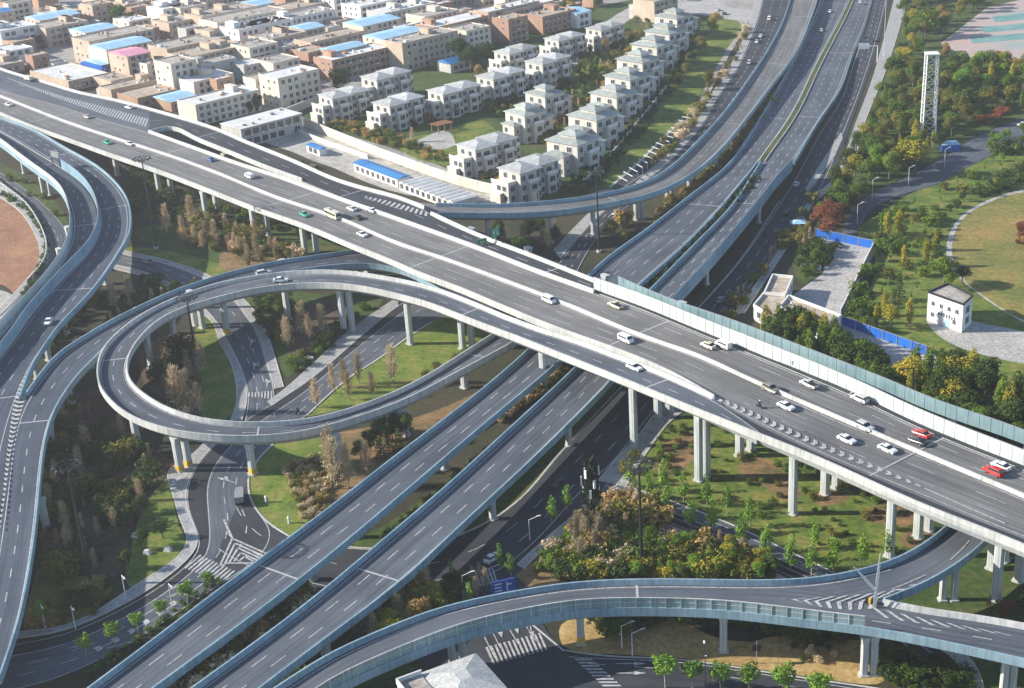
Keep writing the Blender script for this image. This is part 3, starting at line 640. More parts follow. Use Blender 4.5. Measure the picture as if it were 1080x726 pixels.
pk, pL, pR = road('park_road', [(1140,105),(1080,125),(1030,144),(1005,160),(985,172),(947,192),(913,208),(899,222),(887,246)], [(1140,138),(1080,151),(1050,162),(1013,180),(985,196),(958,203),(924,217),(911,231),(903,249)], 'asphalt_mid', 'grey park road curving down from the right edge', marks=False)
pavement([(700,700),(740,716)][:0] or [(966,672),(1000,686),(1020,708),(1026,740)], [(978,668),(1014,682),(1034,706),(1040,740)], 'pale curved footpath at the bottom right', h=0.1)
road('town_road', [(-40,60),(20,58),(44,44),(60,36),(75,28)], [(-40,70),(25,64),(50,50),(66,40),(82,32)], 'asphalt_mid', 'village road at the left behind the viaduct', marks=False)

# ================= VIADUCTS =================
zM = lambda x, y=0: interp([(-80,9.4),(0,10),(220,11),(322,12.2),(500,14.5),(620,16),(740,17.3),(840,17),(940,16),(1080,15.5),(1200,15)], x)
def pier(px, top, parent, w=1.5, d=1.3, ang=None, yellow=False, name='pier', base=0.0):
    b = P(px[0], px[1], base); mb = MB(); a = ang if ang is not None else 0.0
    def ring(k, ww, dd):
        c = 0.25; x, y = ww/2, dd/2; pts = [(-x+c,-y),(x-c,-y),(x,-y+c),(x,y-c),(x-c,y),(-x+c,y),(-x,y-c),(-x,-y+c)]
        return [(p*math.cos(a)-q*math.sin(a), p*math.sin(a)+q*math.cos(a)) for p, q in pts]
    mb.prism(ring(0, w, d), 0, top-2.6, 0); mb.prism(ring(0, w, d), top-2.6, top-1.2, 0, top=ring(0, w*1.4, d*1.1))
    mb.prism(ring(0, w+0.5, d+0.5), -0.2, 0.3, 0)
    mb.prism(ring(0, 0.3, d+0.06), 0.4, top-2.6, 0)
    o = mb.build(name, M['pier'], parent); o.location = (b.x, b.y, base)
    if yellow: y = MB().prism(ring(0, w+0.12, d+0.12), 0.36, 1.6).build('yellow_base', M['yellow'], o)
    return o
def deck(parent, L, Rr, mat, depth=1.9, gm='under'):
    surface('road_surface', L, Rr, M[mat], parent); return girder(L, Rr, parent, M[gm], depth)
def joint(L, Rr, i, parent):
    L, Rr = pair(L, Rr)
    if 1 < i < len(L)-1:
        a = L[i]; b = min(Rr, key=lambda q: (q-a).length_squared); d = (L[i+1]-L[i]).normalized()*0.2; mb = MB()
        mb.add([(p.x, p.y, p.z+0.02) for p in (a-d, a+d, b+d, b-d)], [(0, 1, 2, 3)]); mb.build('expansion_joint', M['joint'], parent)
def joints(L, Rr, parent, every=36, start=12):
    n = len(pair(L, Rr)[0]); i = start
    while i < n: joint(L, Rr, i, parent); i += every

# --- main viaduct
mv = thing('viaduct', 'long main viaduct crossing the whole picture from upper left to lower right', 'viaduct', (0, 0, 0))
near_l = [(-80,84),(0,118.3),(33,132),(67,144),(117,162),(167,179),(227,202),(268,218),(320,236),(370,257),(420,277),(440,286),(483,302),(533,323),(580,342),(610,353),(660,371),(707,391),(753,417)]
near_r = [(800,456),(863,482),(974,532),(1041,558),(1080,574),(1180,616)]
far_m = [(-80,56),(0,92),(60,108),(110,124),(157,137),(210,156),(252,171),(293,184),(340,201),(403,223),(437,235),(500,257.5),(560,281),(627,305),(677,323),(740,349),(833,386),(900,414),(967,446),(1033,473),(1080,491),(1180,535)]
med = [(-80,70),(0,100),(67,126),(117,143),(180,163),(227,180),(293,207),(327,218),(362,230),(420,255),(460,268),(527,292),(593,317),(677,352),(740,374),(783,394),(833,416),(880,436),(967,473),(1080,520),(1180,562)]
# M deck near edge: to the gore, then inner line where the slip ramp joins
near_in = near_l+[(778,432),(863,474),(974,520),(1041,548),(1080,563),(1180,605)]
NL = edge(near_in, zM, 1.0); FM = edge(far_m, zM, 1.0); MD = edge(med, zM, 0.9)
# widen the surface to the near edge after the gore is done with the ramp deck below
deck(mv, NL, FM, 'asphalt_light')
NP = edge(near_l, zM, 1.0)
parapet(NP, mv, M['conc'], side=-1)
parapet(MD, mv, M['conc'], side=0, h=0.85, name='median_barrier')
far_par = edge(far_m[4:14], zM, 1.0); parapet(far_par, mv, M['conc'], side=1)
# white noise barrier right of x=627 : foot on the far edge
wb = edge([(626,305),(677,323),(740,349),(833,386),(900,414),(967,446),(1033,473),(1080,491),(1180,535)], zM, 0.1)
barrier(wb, mv, M['barrier_white'], 3.2, z0=0.0, side=-1)
line(at(NL, MD, 0.36), mv, 0.15, (6, 9)); line(at(NL, MD, 0.66), mv, 0.15, (6, 9), start=5); line(at(MD, FM, 0.36), mv, 0.15, (6, 9), start=3); line(at(MD, FM, 0.66), mv, 0.15, (6, 9))
for f in (0.07, 0.93): line(at(NL, MD, f), mv, 0.2, name='edge_line'); line(at(MD, FM, f), mv, 0.2, name='edge_line')
joints(NL, FM, mv, 34, 10)
A_M = R(-42)
for p in [(124,185),(169,207),(181,203),(218,231),(229,223),(269,248),(283,248),(322,268),(334,266),(378,292),(388,288),(452,308),(468,312),(505,325),(520,322),(694,441),(706,434),(780,481),(792,475),(870,521),(882,515),(968,567),(979,559),(1046,600),(1058,592)]:
    pier(p, zM(p[0])-0.6, mv, 1.7, 1.4, A_M)

# --- far side carriageway with exits
fv = thing('viaduct', 'far carriageway of dark asphalt joined along the back of the main viaduct', 'viaduct')
outer = [(-80,34),(0,71),(50,86),(83,96),(117,103),(160,114),(227,134),(260,148),(310,168),(353,187),(387,197.5),(420,206),(448,217)]
outer2 = [(455,223),(510,248),(560,267),(623,292),(655,305),(707,327),(780,358),(880,396),(940,421),(1000,447),(1080,480),(1180,523)]
inner_f = [(157,137),(177,132),(210,146),(243,159),(277,173),(318,188),(353,203),(403,223),(437,235),(500,257.5),(560,281),(627,305),(677,323),(740,349),(833,386),(900,414),(967,446),(1033,473),(1080,491),(1180,535)]
zF = lambda x, y=0: zM(x-15)
FO = edge(outer+outer2, zF, 1.0); 
FI = edge([(-80,56),(0,92),(60,108),(110,124)]+inner_f, lambda x, y=0: zF(x)-0.03, 1.0)
FIr = edge(inner_f[:6]+[(353,202),(403,222),(437,234),(500,256.5),(560,280),(627,304),(677,322),(740,348),(833,385),(900,413),(967,445),(1033,472),(1080,490),(1180,534)], lambda x, y=0: zF(x), 1.0)
FO0 = edge(outer[:5]+[(157,113)], zF, 1.0); FI0 = edge([(-80,56),(0,92),(60,108),(110,124),(157,137)], lambda x, y=0: zM(x)-0.02, 1.0)
surface('road_surface', FO0, FI0, M['asphalt_mid'], fv, -0.01); girder(FO0, FI0, fv, M['under'])
FO1 = edge(outer[4:]+outer2, zF, 1.0)
FO1b = edge([(157,113)]+outer[6:]+outer2, zF, 1.0)
deck(fv, FO1b, FIr, 'asphalt_dark')
parapet(edge(outer, zF, 1.0), fv, M['conc'], side=1)
parapet(edge(outer2[:5], zF, 1.0), fv, M['conc'], side=1)
ob = edge([(655,305),(707,327),(780,358),(880,396),(940,421),(1000,447),(1080,480),(1180,523)], zF, 1.0)
parapet(ob, fv, M['conc'], side=1)
barrier(edge([(652,291.5),(707,315),(772,337),(880,378),(937,400),(983,420),(1080,453),(1180,496)], zF, 3.8), fv, M['barrier_teal'], 3.8, z0=0.9, side=1)
parapet(edge([(159,137),(177,132),(210,146),(243,159),(277,173),(318,188)], zF, 1.0), fv, M['conc'], side=-1)
line(at(FO1b, FIr, 0.5), fv, 0.2, (5, 8)); line(at(FO1b, FIr, 0.08), fv, 0.2, name='edge_line')
line(at(FO0, FI0, 0.5), fv, 0.2, (5, 8))
hatch(edge([(8,82),(48,96),(75,104),(110,113),(158,126)], lambda x, y=0: zF(x)+0.02, 0), edge([(8,83),(45,98),(75,109),(110,121),(155,134)], lambda x, y=0: zF(x)+0.02, 0), fv, 1.9, 0.95, 0.03)
strokes_w = lambda *a: None
hatch(edge([(385,207),(410,212),(435,219),(453,225)], lambda x, y=0: zF(x)+0.02, 0), edge([(385,208),(405,216),(430,223),(453,229)], lambda x, y=0: zF(x)+0.02, 0), fv, 2.2, 1.1, 0.03)
joints(FO1b, FIr, fv, 40, 20)
for p in [(240,190),(300,210),(360,226),(500,285),(560,310),(640,345),(720,380),(800,415),(900,455),(1000,500),(1080,530)]:
    pier(p, zM(p[0])-0.6, fv, 1.7, 1.4, A_M)

# --- slip ramp and loop
lv = thing('loop_ramp', 'loop ramp leaving the main viaduct and circling down to the left', 'viaduct')
zR = lambda x, y=0: interp([(102,10.6),(240,11.7),(304,12.5),(363,13.3),(433,14),(488,14.4),(572,15.2),(669,16.7),(753,17.3),(840,17),(940,16),(1080,15.5)], x)
def zst(tab):
    # height by position along a list of pixel stations
    def f(x, y):
        best = min(range(len(tab)), key=lambda i: (tab[i][0]-x)**2+(tab[i][1]-y)**2)
        a = tab[best]; acc = 0; wsum = 0
        for t in tab:
            d = ((t[0]-x)**2+(t[1]-y)**2)**0.5; w = 1/(d**3+200.0); acc += w*t[2]; wsum += w
        return acc/wsum
    return f
zl = [(753,417,17.3),(669,385,16.6),(572,355,15.2),(488,322,14.4),(433,303,13.9),(363,293,13.3),(304,293,12.5),(240,303,11.7),(180,320,11.2),(130,350,10.8),(110,390,10.5),(125,425,10.1),(165,445,9.8),(215,455,9.4),(265,455,8.9),(330,447,8.2),(400,425,7.4),(440,408,6.9),(490,382,6.2),(530,352,5.8),(600,300,5.4),(660,258,5.0)]
# stations with z by hand for both edges
far_loop = [(1180,612,15,),(1080,570,15.5),(1041,554,15.6),(974,527,15.8),(863,478,16.8),(800,450,17.2),(753,416,17.3),(693,389,16.9),(660,377,16.5),(610,358,15.8),(580,349,15.3),(533,332,14.9),(500,318,14.5),(450,300,14.1),(400,290,13.6),(373,286,13.4),(340,284,13.0),(285,288,12.3),(260,292,12.0),(230,297.5,11.7),(180,315,11.3),(147,332,11.0),(122,351,10.8),(107,368,10.7),(102,385,10.6),(102.5,403,10.4),(112,418,10.2),(130,434,10.0),(155,446,9.8),(180,453,9.6),(213,458,9.3),(260,460,8.9),(316,455.5,8.3),(371,441,7.7),(427,421,7.1),(482,392,6.4),(538,362,5.9),(575,340,5.7)]
near_loop = [(1180,616,15),(1080,574,15.5),(1041,558,15.6),(974,532,15.8),(863,482,16.8),(798,456,17.2),(728,428,17.2),(660,400,16.6),(610,380,15.9),(580,368,15.4),(550,356,15.0),(500,337.5,14.6),(450,318,14.1),(420,310,13.8),(390,303,13.6),(357,298.5,13.3),(307,299,12.6),(260,305,12.0),(230,313,11.7),(197,322,11.4),(172,333,11.1),(152,350,10.9),(138,368,10.7),(133,388,10.5),(138,403,10.3),(152,415,10.1),(172,427.5,9.9),(197,437,9.6),(222,442.5,9.3),(260,445,8.9),(316,443,8.3),(357,434,7.8),(413,414,7.1),(454,393,6.6),(487,372,6.2),(520,351,5.8),(550,332,5.7)]
LF = edge(far_loop, 0, 1.0); LN = edge(near_loop, 0, 1.0)
# the two traced sides swap sense round the loop; both are ordered along the ramp
fl1 = edge(far_loop[5:], 0, 1.0); nl1 = edge(near_loop[5:], 0, 1.0)
deck(lv, fl1, nl1, 'asphalt_mid')
parapet(edge(far_loop[6:], 0, 1.0), lv, M['conc'], side=-1); parapet(edge(near_loop, 0, 1.0), lv, M['conc'], side=1)
# widened deck beyond the gore, flush with the viaduct
wa = edge([(745,412),(778,432),(863,474),(974,520),(1041,548),(1080,563),(1180,605)], lambda x, y=0: zM(x), 1.0); wn = edge([(728,428),(798,456),(863,482),(974,532),(1041,558),(1080,574),(1180,616)], lambda x, y=0: zM(x), 1.0)
deck(lv, edge([(760,419),(778,432),(863,474),(974,520),(1041,548),(1080,563),(1180,605)], lambda x, y=0: zM(x), 1.0), edge([(770,444),(798,456),(863,482),(974,532),(1041,558),(1080,574),(1180,616)], lambda x, y=0: zM(x), 1.0), 'asphalt_dark')
line(at(fl1, nl1, 0.5), lv, 0.18, (3, 5)); line(at(fl1, nl1, 0.12), lv, 0.18, name='edge_line'); line(at(fl1, nl1, 0.88), lv, 0.18, name='edge_line')
joints(fl1, nl1, lv, 26, 12)
hatch(edge([(757,419),(800,437),(860,465),(920,490),(975,514)], lambda x, y=0: zM(x)+0.02, 0), edge([(757,423),(798,443),(857,470),(917,494),(975,516)], lambda x, y=0: zM(x)+0.02, 0), mv, 2.1, 1.0, 0.1, 0.5)
line(edge([(975,515),(1020,535),(1060,552)], lambda x, y=0: zM(x)+0.08, 0), mv, 0.3, name='edge_line')
for p, zt, y in [((737,507),17,0),((745,503),17,0),((669,471),16.3,0),((574,413),14.6,0),((488,368),13.6,0),((498,366),13.6,0),((433,363),13.4,0),((363,350),12.8,0),((372,349),12.8,0),((304,337),12,0),((240,353),11.2,1),((206,343),11,0),((214,346),11,0),((187,372),10.8,0),((160,388),10.4,0),((145,468),9.4,0),((190,497),9.4,1),((199,492),9.4,1),((267,500),8.6,1),((358,487),7.8,0),((420,456),7.0,0),((428,459),7.0,0),((490,409),6.2,0),((836,542),16.3,0),((938,587),15.3,0),((1050,633),15,0),((1074,613),15,0)]:
    pier(p, zt, lv, 1.6, 1.3, R(-38), bool(y))

# --- outer ramp beside the loop
kv = thing('ramp', 'two lane ramp passing below the main viaduct along the outer side of the loop', 'viaduct')
kF = [(520,292,5),(470,275,5.8),(420,262,6.8),(382,262,7.4),(340,268,8.0),(290,275,8.6),(240,287,9.0),(223,292,9.1),(180,307,9.4),(147,322,9.5),(113,339,9.4),(80,359,9.2),(60,372,9.1),(42,393,9.0),(27,414,8.9),(16,438,8.8),(9,470,8.6),(4,510,8.4),(-3,560,8.3),(-14,620,8.2),(-35,700,8)]
kN = [(520,330,5),(455,300,5.8),(430,285,6.6),(382,277,7.4),(337,281,8.0),(285,289,8.6),(240,302,9.0),(205,315,9.2),(170,328,9.4),(130,346,9.5),(107,370,9.4),(93,383,9.3),(80,397,9.2),(67,415,9.1),(58,430,9.0),(50,452,8.8),(44,485,8.6),(40,527,8.4),(36,565,8.3),(28,615,8.2),(20,652,8.2),(0,712,8)]
KF = edge(kF, 0, 1.0); KN = edge(kN, 0, 1.0); deck(kv, KF, KN, 'asphalt_blue_shade', gm='under')
parapet(edge(kF[:15], 0, 1.0), kv, M['conc_blue_shade'], side=-1); parapet(KN, kv, M['conc_blue_shade'], side=1)
line(at(KF, KN, 0.5), kv, 0.2, (3, 5)); line(at(KF, KN, 0.12), kv, 0.18, name='edge_line'); line(at(KF, KN, 0.9), kv, 0.18, name='edge_line')
joints(KF, KN, kv, 40, 30)
for p in [(96,388),(75,425),(58,480),(50,560),(150,352),(215,325),(300,300)]: pier(p, 8.6, kv, 1.5, 1.2, R(20))

# --- the two left ramps
la = thing('ramp', 'inner of the two left ramps with a tall pale barrier on its outer edge', 'viaduct')
lb = thing('ramp', 'outer of the two left ramps with a barrier coloured blue for shade between it and its neighbour', 'viaduct')
zL = lambda x, y: interp([(90,10.2),(120,10),(170,9.6),(230,9.2),(300,9.0),(420,8.8),(500,8.5),(600,8.3),(720,8)], y)
div = [(-90,106),(-40,112),(0,131),(33,150),(63,168),(83,182),(98,202),(103,227),(100,240),(90,257),(70,277),(42,307),(25,327),(10,349),(-6,368),(-30,396),(-70,440)]
zLA = lambda x, y: zL(x, y)-0.05
HB = 2.9
LAl = edge([(-90,112),(-40,124),(0,146),(15,157.5),(33,171),(50,183),(63,195),(71,213),(73,233),(68,256),(50,284),(25,312),(0,339),(-30,372),(-70,415)], zLA, HB)
DV = edge(div, zL, HB)
LAr = offset(DV, 0.0)
deck(la, LAl, [Vector((p.x, p.y, p.z-0.05)) for p in offset(DV, 0.6)], 'asphalt_blue_shade')
parapet(LAl, la, M['conc_blue_shade'], side=-1); barrier(LAl, la, M['barrier_white'], HB, z0=0.9, side=-1)
LBr = edge([(-90,84),(-40,104),(0,123),(33,135),(68,155),(100,173),(120,190),(133,208),(137,228),(135,247),(123,268),(107,292),(83,320),(63,340),(47,362),(34,382),(25,403),(20,418)], zL, 1.0)
LBr2 = edge([(-90,84),(-40,104),(0,123),(33,135),(68,155),(100,173),(120,190),(133,208),(137,228),(135,247),(123,268),(107,292),(83,320),(63,340),(47,362),(34,382),(27,400),(22,412),(14,438),(7,470),(2,510),(-5,560),(-16,620),(-37,700)], zL, 1.0)
DV2 = edge([p for p in div]+[(-110,500),(-140,600),(-160,700)], zL, HB)
deck(lb, DV2, LBr2, 'asphalt_blue_shade')
parapet(LBr, lb, M['conc_blue_shade'], side=-1 if False else -1)
DVs = edge(div[4:], zL, HB)
parapet(DVs, lb, M['conc_blue_shade'], side=-1); barrier(DVs, lb, M['barrier_shade_blue'], HB, z0=0.9, side=-1)
line(at(LAl, offset(DV, 0.6), 0.52), la, 0.2, (3, 5), dz=0.0); line(at(LAl, DV, 0.14), la, 0.2, name='edge_line', dz=0.0)
line(at(DV2, LBr2, 0.38), lb, 0.2, (3, 5)); line(at(DV2, LBr2, 0.68), lb, 0.2, (3, 5)); line(at(DV2, LBr2, 0.92), lb, 0.18, name='edge_line'); line(at(DV2, LBr2, 0.1), lb, 0.18, name='edge_line')
joints(DV2, LBr2, lb, 30, 18); joints(LAl, DV, la, 30, 16)
hatch(edge([(32,388),(22,402),(15,422),(11,450),(7,480),(3,520),(-2,560)], lambda x, y: 8.85, 0), edge([(36,390),(30,405),(26,424),(18,450),(11,480),(6,520),(0,560)], lambda x, y: 8.85, 0), lb, 2.2, 1.0, 0.06, 0.5)
for p in [(47,208),(54,206),(26,183),(75,262),(66,286),(86,300)]: pier(p, 8.2, la, 1.4, 1.2, R(-50))
for p in [(120,214),(128,232),(112,300),(98,316),(70,352),(52,380),(40,400)]: pier(p, 8.6, lb, 1.4, 1.2, R(-30))

# --- twin bridges
zA = lambda x, y: interp([(-30,.35),(60,.6),(100,1.4),(150,3.2),(200,4.8),(300,5.6),(380,6.2),(560,6.8),(800,6.8)], y)
zB = lambda x, y: interp([(-30,.35),(60,.6),(100,1.4),(150,3.2),(200,4.8),(300,5.6),(400,6.2),(560,6.8),(800,6.8)], y)
av = thing('bridge', 'left one of the twin three lane bridges passing under the main viaduct', 'bridge')
bv = thing('bridge', 'right one of the twin three lane bridges passing under the main viaduct', 'bridge')
AL = edge([(-10,800),(30,772),(92,725),(167,670),(236,616),(302,568),(352,532),(399,493),(454,452),(502,415.5),(538,385),(566,360),(594,326),(620,287),(650,263),(687,238),(714,216),(742,194),(762,180),(790,142),(814,103),(838,60),(858,18),(872,-20)], zA, 1.0, it=40)
AR = edge([(60,800),(100,770),(161,725),(222,682),(299,624),(371,566),(427,518),(482,471),(524,435),(562,405),(595,376),(640,332),(675.5,298),(714,266),(753,227),(776,199),(802,167),(836,119),(863,64),(891,11),(905,-20)], zA, 1.0, it=40)
BL = edge([(100,800),(140,770),(200,725),(260,684),(329,632),(413,560),(460,522),(502,483),(538,450),(562,428),(609,385),(650,340),(688,302),(742,247),(770,219),(803,168),(837,120),(864,65),(892,12),(906,-20)], zB, 1.0, it=40)
BR = edge([(180,800),(210,775),(274,725),(343,673),(427,609),(477,562),(520,522),(560,485),(603,443),(646,399),(680,357),(714,316),(760,267),(800,215),(836,170),(863,128),(886,94),(899,58),(912,28),(925,-20)], zB, 1.0, it=40)
deck(av, AL, AR, 'asphalt_mid', 1.6, 'conc_blue_shade'); deck(bv, BL, BR, 'asphalt_mid', 1.6, 'conc_blue_shade')
_yc = P(802, 168, 5).y
parapet(AL, av, M['conc_blue_shade'], side=1); parapet([p for p in AR if p.y < _yc], av, M['conc_blue_shade'], side=-1); parapet([p for p in BL if p.y < _yc], bv, M['conc_blue_shade'], side=1)
mid = [p for p in BL if p.y > _yc]
mo = surface('median_strip', offset(mid, -0.9), offset(mid, 0.9), M['grass_dark'], bv, 0.3)
_k = MB(); sweep(_k, offset(mid, -1.0), [(-.12, 0), (.12, 0), (.12, .4), (-.12, .4)]); sweep(_k, offset(mid, 1.0), [(-.12, 0), (.12, 0), (.12, .4), (-.12, .4)]); fixn(_k.build('median_kerb', M['kerb'], bv))
bcut = edge([(180,800),(210,775),(274,725),(343,673),(427,609),(477,562),(520,522),(560,485),(603,443),(646,399),(680,357),(714,316)], zB, 1.0); parapet(bcut, bv, M['conc_blue_shade'], side=-1)
bb = edge([(711,312),(756,263),(798,213),(820,185),(836,168)], zB, 3.2); parapet(bb, bv, M['conc_blue_shade'], side=-1); barrier(bb, bv, M['barrier_shade_blue'], 3.2, side=-1)
bend = edge([(838,170),(863,128),(886,94),(899,58)], zB, 1.0); parapet(bend, bv, M['conc_blue_shade'], side=-1)
for o, a, b in ((av, AL, AR), (bv, BL, BR)):
    for f in (0.36, 0.64): line(at(a, b, f), o, 0.2, (3.5, 5.5))
    for f in (0.1, 0.9): line(at(a, b, f), o, 0.2, name='edge_line')
    joints(a, b, o, 44, 24)
hatch(edge([(640,290),(655,276),(670,262)], lambda x, y: 5.5, 0), edge([(637,292),(650,280),(668,264)], lambda x, y: 5.5, 0), av, 2.0, 1, 0.06)
for p in [(378,567),(240,660),(470,495),(330,612),(560,420)]: pier(p, 6.2, av, 1.3, 1.2, R(40))
for p in [(345,690),(440,622),(520,548),(600,470),(800,235),(745,300),(270,748)]: pier(p, 6.2, bv, 1.3, 1.2, R(40))

# --- curved ramp to the top right
ev = thing('ramp', 'long curved ramp sweeping from the main viaduct to the top right', 'viaduct')
Ef = [(425,206.5,12.8),(460,214,12.5),(515,216,11.3),(570,212.5,10.3),(627,206,9.3),(656,199.5,8.8),(687,189,8.1),(714,169.5,7.4),(737,147,6.7),(764,117,5.8),(787,86,5),(809,53,4),(826,20,3.2),(838,-20,2.8)]
En = [(440,221,12.8),(463,224,12.5),(483,224,12),(527,225,11),(560,224.5,10.4),(593,222,9.9),(640,214,9),(687,204.5,8.1),(714,192.5,7.4),(737,178,6.7),(762,155.5,5.9),(787,125,5.1),(809,96,4.2),(840,54,3.4),(857,14,3),(868,-20,2.8)]
EF = edge(Ef, 0, 1.0, it=20); EN = edge(En, 0, 1.0, it=20); deck(ev, EF, EN, 'asphalt_light', gm='under')
parapet(edge(Ef[1:], 0, 1.0, it=20), ev, M['conc_blue_shade'], side=1); parapet(edge(En[1:], 0, 1.0, it=20), ev, M['conc_blue_shade'], side=-1)
line(at(EF, EN, 0.5), ev, 0.18, (3, 5)); line(at(EF, EN, 0.14), ev, 0.18, name='edge_line'); line(at(EF, EN, 0.86), ev, 0.18, name='edge_line')
joints(EF, EN, ev, 40, 26)
for p in [(516,262),(582,256),(626,247),(671,232),(677,231),(704,214),(708,212),(727,202),(732,198),(755,180)]: pier(p, interp([(516,11),(582,9.8),(671,8),(755,6)], p[0]), ev, 1.4, 1.2, R(60))

# --- lower right viaduct
pv = thing('viaduct', 'lower right viaduct curving across the bottom with glazed barrier panels', 'viaduct')
pf = [(230,760,6.5),(290,725,6.8),(343,690,7.2),(399,665,7.6),(454,643,8),(510,629,8.3),(560,620,8.5),(603,613.5,8.7),(687,610,8.9),(760,611,9.1),(820,611.5,9.2),(860,609,9.2),(891,604,9.1),(936,592.5,9),(974,573,8.8),(1002,550,8.6),(1030,515,8.2)]
pn = [(300,765,6.5),(340,731,6.8),(365,718,7),(399,703,7.4),(454,680,7.8),(510,661,8.2),(560,651,8.5),(603,643,8.7),(650,641,8.9),(692,641,9),(770,644,9.2),(836,652,9.3),(913,661,9.4),(974,672,9.4),(1058,690,9.4),(1080,695,9.4),(1200,724,9.4)]
bn = [(933,631,9.1),(974,615,9),(1016,590,8.8),(1041,568,8.6),(1065,540,8.2)]
bf = [(933,632,9.3),(974,641,9.4),(1030,648,9.4),(1080,657,9.4),(1200,680,9.4)]
PF = edge(pf, 0, 1.0); PN = edge(pn, 0, 1.0)
p_far_a = edge(pf[:12]+[(905,618,9.2),(925,629,9.2)], 0, 1.0)
deck(pv, edge(pf[:11]+[(870,618,9.2),(905,626,9.2),(933,631,9.25)]+bf[1:], 0, 1.0), PN, 'asphalt_mid')
surface('road_surface', edge(pf[9:], 0, 1.0), edge([(760,625,9.1),(850,630,9.2),(905,632,9.15)]+bn, 0, 1.0), M['asphalt_mid'], pv, 0.012)
girder(edge(pf[10:], 0, 1.0), edge([(850,630,9.2),(905,632,9.15)]+bn, 0, 1.0), pv, M['conc_blue_shade'])
parapet(edge(pf, 0, 1.0), pv, M['conc_blue_shade'], side=1); parapet(edge(pn, 0, 1.0), pv, M['conc_blue_shade'], side=-1)
parapet(edge(bn, 0, 1.0), pv, M['conc_blue_shade'], side=-1); parapet(edge(bf, 0, 1.0), pv, M['conc'], side=1)
# glazed barrier on the near edge
gp = edge([p for p in pn[:12]]+[(912,661,9.4)], 0, 1.0)
mbp = MB(); sweep(mbp, offset(gp, -0.2), [(-0.03, 1.0), (0.03, 1.0), (0.03, 2.75), (-0.03, 2.75)]); pan = fixn(mbp.build('noise_barrier', M['glass_panel'], pv))
mbt = MB(); sweep(mbt, offset(gp, -0.2), [(-0.09, 2.75), (0.09, 2.75), (0.09, 2.9), (-0.09, 2.9)]); sweep(mbt, offset(gp, -0.2), [(-0.07, 1.9), (0.07, 1.9), (0.07, 2.0), (-0.07, 2.0)]); fixn(mbt.build('barrier_rail', M['conc'], pv))
gpo = offset(gp, -0.2); pw = MB(); k = 0; s = 0
for i in range(len(gpo)-1):
    s += (gpo[i+1]-gpo[i]).length
    if s > 2.3: s = 0; pw.bar(gpo[i]+Vector((0, 0, 0.9)), gpo[i]+Vector((0, 0, 2.85)), 0.2, 0.34)
pw.build('barrier_posts', M['conc'], pv)
line(offset(edge(pf[:14], 0, 1.0), 1.1), pv, 0.22, name='edge_line', dz=0.03)
line(edge([(940,622,9.1),(980,606,9),(1010,586,8.8),(1030,560,8.6)], 0, 0), pv, 0.2, (8, 7), dz=0.04)
line(edge([(920,655,9.4),(990,665,9.4),(1080,681,9.4),(1180,702,9.4)], 0, 0), pv, 0.2, (3, 5), dz=0.03)
hatch(edge([(835,632,9.3),(870,630,9.3),(905,628,9.3),(930,626,9.3),(955,620,9.3)], 0, 0), edge([(835,633,9.3),(860,641,9.3),(890,645,9.3),(915,646,9.3),(925,642,9.3)], 0, 0), pv, 2.0, 0.8, 0.05, -1.8)
hatch(edge([(918,640,9.4),(960,650,9.4),(1020,661,9.4),(1080,672,9.4)], 0, 0), edge([(918,649,9.4),(960,657,9.4),(1020,664,9.4),(1080,673,9.4)], 0, 0), pv, 2.3, 0.8, 0.05, 0, 1)
hatch(edge([(932,634,9.1),(960,624,9.1),(990,611,9.0),(1000,606,9.0)], 0, 0), edge([(930,628,9.1),(950,620,9.1),(985,610,9.0),(998,604,9.0)], 0, 0), pv, 2.6, 0.8, 0.05, 0, -1)
joints(PF, PN, pv, 34, 30)
for p, zt in [((489,702),7.8),((478,706),7.8),((613,679),8.2),((763,687),8.5),((911,712),8.8),((921,711),8.8),((1058,731),8.8),((1067,729),8.8),((994,633),8.2),((1006,633),8.2),((1190,752),8.8),((370,755),6.5)]: pier(p, zt, pv, 1.25, 1.1, R(0), p[0] == 613)
# ================= BUILDINGS =================
def win_mesh(w, h, glass='glass', frame='frame', d=0.07):
    mb = MB(); mb.box(-w/2, -d, 0, w/2, 0, h, 0)
    f = 0.09
    for x0, z0, x1, z1 in ((-w/2-f, -f, w/2+f, 0), (-w/2-f, h, w/2+f, h+f), (-w/2-f, 0, -w/2, h), (w/2, 0, w/2+f, h), (-0.04, 0, 0.04, h)):
        mb.box(x0, -d-0.04, z0, x1, 0, z1, 1)
    return mb.mesh('window', [M[glass], M[frame]])
W_STD = win_mesh(1.5, 1.6); W_WIDE = win_mesh(2.1, 1.7); W_TALL = win_mesh(1.2, 2.3); W_SM = win_mesh(0.9, 1.1); W_MAR = win_mesh(2.3, 1.9, frame='maroon')
AC_ME = MB().box(0, -.45, 0, .8, -.02, .55).mesh('air_conditioner', M['white_paint'])
BOX_ME = [MB().box(-.6, -.6, 0, .6, .6, 1).mesh('rooftop_box', M[k]) for k in ('roof_white', 'wall_brick', 'steel', 'roof_tan')]
def put_windows(root, me, L, h, floors, pitch, y=0.0, x0=0.0, skip=0.06, rot=0.0, side=False, z0=0.9):
    n = max(1, int((L-1.0)/pitch)); fh = h/floors; cnt = 0
    for f in range(floors):
        for i in range(n):
            if random.random() < skip: continue
            t = x0+(L-(n-1)*pitch)/2+i*pitch; o = bpy.data.objects.new('window', me); C.objects.link(o); o.parent = root
            if side: o.location = (y, t, f*fh+z0); o.rotation_euler = (0, 0, -math.pi/2)
            else: o.location = (t, y, f*fh+z0)
            cnt += 1
            if cnt >= 95: return
